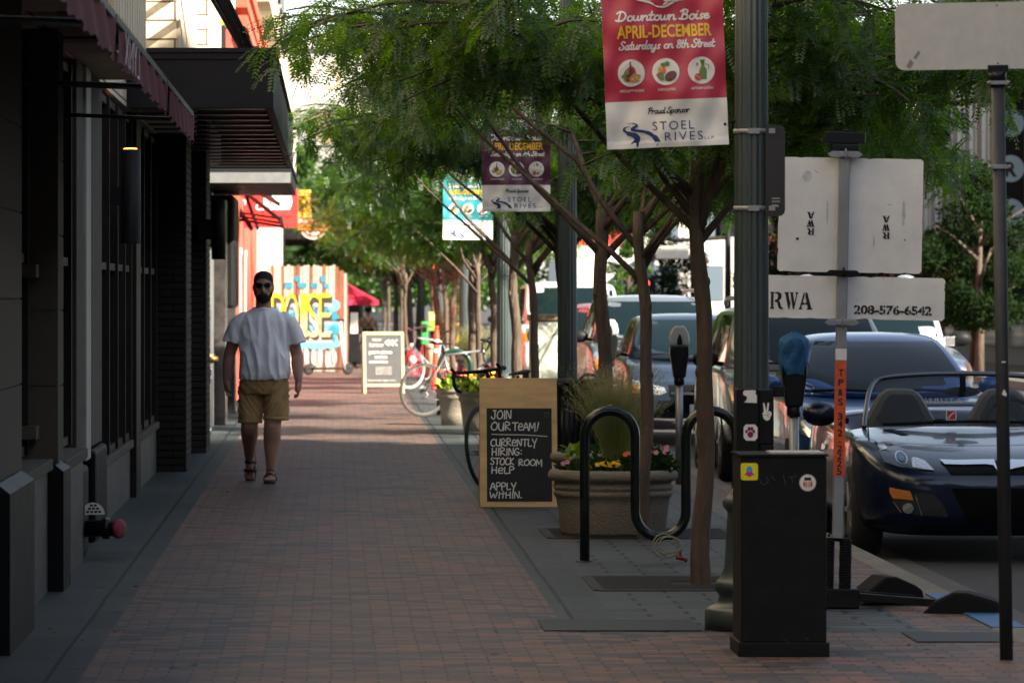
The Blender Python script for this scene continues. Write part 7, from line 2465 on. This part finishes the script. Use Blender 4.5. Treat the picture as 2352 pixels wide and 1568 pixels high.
# ---------------------------------------------------------------- woman seated with her back to us
wo = thing('person', 'person sitting far off with bare back and crossed black straps', 'person', (XU(846, 108), 108, 0))
b = MB()
rings(b, [(.48, 0, 0, .17, .13), (.60, 0, 0, .15, .11), (.72, 0, -.01, .135, .10), (.88, 0, -.01, .155, .10), (.98, 0, 0, .16, .085), (1.02, 0, 0, .10, .06), (1.06, 0, .01, .05, .05), (1.12, 0, .01, .05, .055)])
b.ball((0, .02, 1.20), (.075, .09, .105), 18)
for e in (-1, 1):
    limb(b, [(e * .155, 0, .97), (e * .20, .03, .80), (e * .205, .02, .70), (e * .15, .25, .66)], [.048, .040, .036, .026], 10)
    b.ball((e * .14, .30, .65), (.03, .05, .02), 10)
    limb(b, [(e * .08, .05, .50), (e * .11, .40, .52), (e * .11, .42, .30), (e * .11, .40, .06)], [.085, .062, .052, .035], 12)
    b.ball((e * .11, .46, .035), (.038, .10, .03), 10)
fuse(b, 'body', skinmat('fair skin', (.50, .28, .19)), wo, .010, 3)
b = MB()
rings(b, [(.47, 0, 0, .185, .145), (.60, 0, 0, .162, .122), (.72, 0, -.008, .148, .112), (.76, 0, -.008, .150, .112)])
b.build('black_top', M['black'], wo)
b = MB()
for e in (-1, 1): b.tube(smooth_path([(e * .10, -.115, .76), (0, -.118, .87), (-e * .09, -.085, 1.0), (-e * .09, -.02, 1.035)], 4), .010, 6)
b.build('straps', M['black'], wo)
b = MB(); b.ball((0, .01, 1.225), (.088, .10, .098), 16); b.ball((0, -.10, 1.25), .045, 12); b.build('hair', mat('dark brown hair', (.025, .015, .010), .6), wo)
chx = thing('patio_chair', 'black patio chair under the distant seated person', 'chair', (XU(846, 108), 108.05, 0))
b = MB(); b.box(-.22, .22, -.20, .24, .42, .455); b.build('seat', M['black'], chx, bevel=.01)
for x in (-.20, .20):
    for y in (-.18, .22):
        b = MB(); b.cyl((x, y, 0), (x, y, .42), .014, n=8); b.build('leg', M['black'], chx)
# ================================================================ across the street
bb = thing('corner_building', 'large building across the street whose shade covers the near pavement', 'building', (17, -170, 0))
b = MB(); b.box(0, 25, 0, 202.0, 0, 18.7); b.build('wall', mat('grey brick wall', (.16, .13, .11), .85, var=.15, vscale=2), bb)
eb = thing('reflection_blocker', 'grey building closing the street behind the viewer', 'building', (-1.5, -90, 0))  # unseen block added behind the camera to keep bright sky out of reflections
b = MB(); b.box(0, 18.4, 0, 15, 0, 19); b.build('wall', mat('grey blocker wall', (.16, .13, .11), .85, var=.15, vscale=2), eb)
# blue grey finned garage at the right edge
M['fin'] = mat('blue grey metal fin', (.075, .10, .12), .5, .2, var=.06)
fg = thing('finned_garage', 'garage with tall blue grey metal fins above dark trees at the right edge', 'building', (15.2, 92, 0))
b = MB(); b.box(0, 16, 0, 24.8, 0, 7.2); b.box(.1, 16, 0, 24.8, 7.2, 15); b.build('wall', mat('dark garage wall', (.03, .035, .04), .7), fg)
b = MB(); fs_ = MB()
for i in range(12):
    y = .1 + i * 2.05
    b.add([(-.05, y, 2.9), (-.34, y + .5, 2.9), (-.34, y + 1.1, 2.9), (-.05, y + 1.75, 2.9), (-.05, y, 7.3), (-.34, y + .5, 7.3), (-.34, y + 1.1, 7.3), (-.05, y + 1.75, 7.3)], [(0, 1, 5, 4), (1, 2, 6, 5), (2, 3, 7, 6), (4, 5, 6, 7), (3, 2, 1, 0)])
    fs_.box(-.36, -.002, y + 1.84, y + 1.93, 2.9, 7.29)
each(fs_, 'fin_edge', mat('pale fin edge', (.30, .29, .27), .5), fg)
each(b, 'fin', M['fin'], fg)
b = MB(); b.box(-1.0, 0, -.2, 24.9, 7.31, 7.9); b.build('cornice', mat('beige soffit', (.40, .32, .24), .7), fg)
b = MB(); b.box(-.05, -.002, .5, 24, .4, 2.5); b.build('shopfront', M['glassdark'], fg)
b = MB()
for (y0, y1) in ((14, 17), (19.5, 23)): b.add([(-.01, y0, 3.0), (-1.3, y0, 2.55), (-1.3, y1, 2.55), (-.01, y1, 3.0), (-1.3, y0, 2.40), (-1.3, y1, 2.40)], [(0, 1, 2, 3), (1, 4, 5, 2)])
each(b, 'blue_awning', mat('blue awning cloth', (.01, .10, .32), .7), fg)
pk = thing('park_sign', 'vertical sign of pale blue discs spelling a word at the right edge', 'sign', (XU(2322, 99), 99, HV(520, 99)))
b = MB(); b.box(-.33, .33, .01, .16, -.1, HV(130, 99) - HV(520, 99)); b.box(.33, 1.0, .05, .12, .4, .5); b.box(.33, 1.0, .05, .12, 2.6, 2.7); b.build('board', M['black'], pk)
b = MB()
for v in (172, 283, 387, 487): b.disc(0, HV(v, 99) - HV(520, 99), .29, y=0.0, n=32)
each(b, 'disc', mat('pale blue disc', (.25, .42, .46), .4), pk)
b = MB()
for c, v in (("P", 172), ("A", 283), ("R", 387), ("K", 487)): b.text(c, 0, HV(v, 99) - HV(520, 99) - .16, .32, y=-.006, off=.04, align='C')
b.build('lettering', M['ink'], pk)
br = thing('brown_building', 'brown brick building beyond the fins on the right', 'building', (15.0, 117.2, 0))
b = MB(); b.box(0, 20, 0, 55, 0, 5.9); b.build('wall', mat('brown brick', (.10, .045, .036), .85, var=.15, vscale=2), br)
b = MB()
for i in range(9):
    b.box(-.30, -.002, .2 + i * 6.1, 1.0 + i * 6.1, 0, 5.6)
each(b, 'column', mat('red brown column', (.16, .065, .05), .8), br)
b = MB()
for i in range(8): b.box(-.05, -.004, 1.6 + i * 6.1, 5.6 + i * 6.1, .5, 3.4)
each(b, 'window', M['glassdark'], br)
b = MB(); b.box(-.9, -.31, 30, 34, 2.9, 3.5); b.build('orange_sign', M['orange'], br)
tw = thing('scaffolded_building', 'sunlit cream building under construction with steel cross bracing', 'building', (22.0, 205, 0))
b = MB()
for z in (0, 3.1, 6.2, 8.1, 9.55, 11.0, 12.6): b.box(0, 12, 0, 10, z, z + .55)
for x in (0, 2.2, 4.4, 6.6, 8.8, 11.5): b.box(x, x + .5, .02, .5, 0, 13.1); b.box(x, x + .5, 9.5, 9.98, 0, 13.1)
b.build('frame', mat('pale cream frame', (.62, .56, .46), .7), tw)
b = MB()
for x in (.5, 2.7, 4.9, 7.1, 9.3):
    for z in (8.65, 10.1): b.beam((x, .2, z), (x + 1.7, .2, z + .9), .06, .08); b.beam((x + 1.7, .25, z), (x, .25, z + .9), .06, .08)
b.build('bracing', mat('grey bracing', (.35, .33, .30), .6), tw)
b = MB()
for x in (1.2, 3.4, 5.6, 7.8):
    b.box(x, x + .12, .1, .2, 6.8, 11); 
for z in (9.0, 10.5): b.box(.4, 11.6, .3, .36, z, z + .12)
b.build('orange_rails', mat('orange rail', (.55, .20, .05), .6), tw)
b = MB(); b.box(.2, 11.8, 6, 6.2, 0, 12.6); b.build('back_wall', mat('dark interior', (.06, .05, .04), .8), tw)
ww = thing('white_building', 'low sunlit white panelled building between the dark trunks', 'building', (8.4, 172, 0))
b = MB(); b.box(0, 3.6, 0, 8, 0, 3.35)
for i in range(8): b.box(.02, 3.58, -.02, -.001, .4 + i * .36, .41 + i * .36)
b.build('wall', mat('white panels', (.70, .68, .62), .7), ww)
b = MB(); b.box(-.1, 3.0, 2, 6, 3.36, 4.0); b.build('red_roof_box', M['red'], ww)
be = thing('pale_building', 'pale beige building behind the far traffic signals', 'building', (13.0, 236, 0))
b = MB(); b.box(0, 15, 0, 20, 0, 11); b.build('wall', mat('beige wall', (.55, .52, .48), .8, var=.06), be)
b = MB()
for i in range(6):
    for j in range(3): b.box(1 + i * 2.3, 2.4 + i * 2.3, -.05, -.002, 1.2 + j * 3.2, 3.0 + j * 3.2)
each(b, 'window', mat('grey glass', (.10, .13, .16), .2), be)
mb_ = thing('medallion_building', 'bright white building with round gold medallion closing the street on the left', 'building', (-7, 262, 0))
b = MB(); b.box(0, 10.5, 0, 12, 0, 15.5); b.box(-.3, 10.8, -.3, 12, 15.5, 16.1); b.box(-.15, 10.65, -.15, 0, 10.0, 10.5); b.build('wall', mat('white stucco', (.36, .345, .31), .8, var=.05), mb_)
b = MB(); b.disc(6.6, 11.0, .95, y=-.16, n=24); b.disc(6.6, 11.0, .62, y=-.19, n=20); b.build('medallion', mat('gold relief', (.24, .19, .10), .6, var=.4, vscale=3), mb_)
b = MB(); b.stroke([(7.6, 14.6), (7.2, 14.9), (6.8, 14.4), (7.3, 13.8), (7.1, 13.2), (6.5, 13.3)], .22, -.02); b.stroke([(5.6, 14.9), (5.4, 13.4)], .2, -.02); b.stroke([(5.0, 13.6), (4.4, 14.4), (4.9, 14.8)], .2, -.02); b.build('wall_lettering', mat('gold wall lettering', (.32, .25, .16), .6), mb_)
b = MB()
for i in range(4):
    for j in range(2): b.box(.8 + i * 2.4, 2.2 + i * 2.4, -.03, -.002, 1 + j * 4.2, 4 + j * 4.2)
each(b, 'window', mat('grey window glass', (.10, .13, .16), .2), mb_)

# traffic signals
def signal(label, x, y, z, face_red, h=1.0, arm=None, back=False):
    t = thing('traffic_signal', label, 'traffic signal', (x, y, 0))
    b = MB(); b.box(-.18, .18, 0, .25, z, z + h); b.box(-.30, .30, .10, .12, z - .12, z + h + .12); b.build('housing', M['black'], t, bevel=.02)
    if not back:
        for i, c in enumerate((M['redglow'], M['rubber'], M['rubber'])):
            b = MB(); b.disc(0, z + h * (5 - 2 * i) / 6, h * .13, y=-.012, n=20); b.build('lamp', c, t)
    b = MB()
    if arm:
        b.tube([(0, .18, z + h * .6), (arm, .18, z + h * .6 + .5)], .06, 8); b.cyl((arm, .18, 0), (arm, .18, z + h + 1.2), .10, n=12)
    else: b.cyl((0, .18, 0), (0, .18, z), .06, n=10)
    b.build('pole', M['black'], t)
    return t


M['redglow'] = mat('red signal lamp', (.8, .05, .02), .4, emit=(1.0, .06, .02), estr=2.5)
signal('small traffic signal showing red between two dark trunks', XU(1484, 150), 150, 1.25, True, .8)
signal('black traffic signal hung from a mast arm behind the tall sign', XU(2152, 97), 97, HV(312, 97), False, 1.05, 3.4, True)
signal('black traffic signal on the dark pole behind the nearest trunk', XU(1668, 130), 130, 3.3, False, 1.0, -.9, True)
t = thing('crossing_signal', 'glowing orange crossing signal on a dark post above the hydrants', 'crossing signal', (XU(998, 112), 112, 0))
z = HV(628, 112)
b = MB(); b.box(-.17, .17, 0, .2, z - .03, z + .28); b.build('housing', M['black'], t, bevel=.02)
b = MB(); b.box(-.13, .13, -.012, -.002, z, z + .24); b.build('lamp', mat('orange signal lamp', (.8, .12, .03), .4, emit=(1.0, .10, .03), estr=1.8), t)
b = MB(); b.cyl((0, .1, 0), (0, .1, z - .03), .05, n=10); b.build('post', M['black'], t)
# mast arm with street name across the gap
t = thing('street_light_arm', 'dark mast arm reaching across the gap between the trunks', 'mast arm', (XU(1672, 128), 128, 0))
b = MB(); b.cyl((0, 0, 0), (0, 0, HV(470, 128)), .10, .08, n=12); b.tube([(0, 0, HV(545, 128)), (-1.4, 0, HV(552, 128)), (-3.0, 0, HV(528, 128))], .06, 8); b.build('pole', M['black'], t)
b = MB(); b.box(-2.0, -1.1, -.02, .02, HV(552, 128) - .5, HV(552, 128) - .15); b.build('name_plate', M['offwhite'], t)
# far pavement lamp posts
place_copy(LP, (13.0, 118, 0), .3, 'fluted lamp post on the far pavement beyond the first trunk', 'fluted lamp posts on the far pavement')
place_copy(LP, (13.0, 152, 0), .3, 'distant fluted lamp post on the far pavement', 'fluted lamp posts on the far pavement')
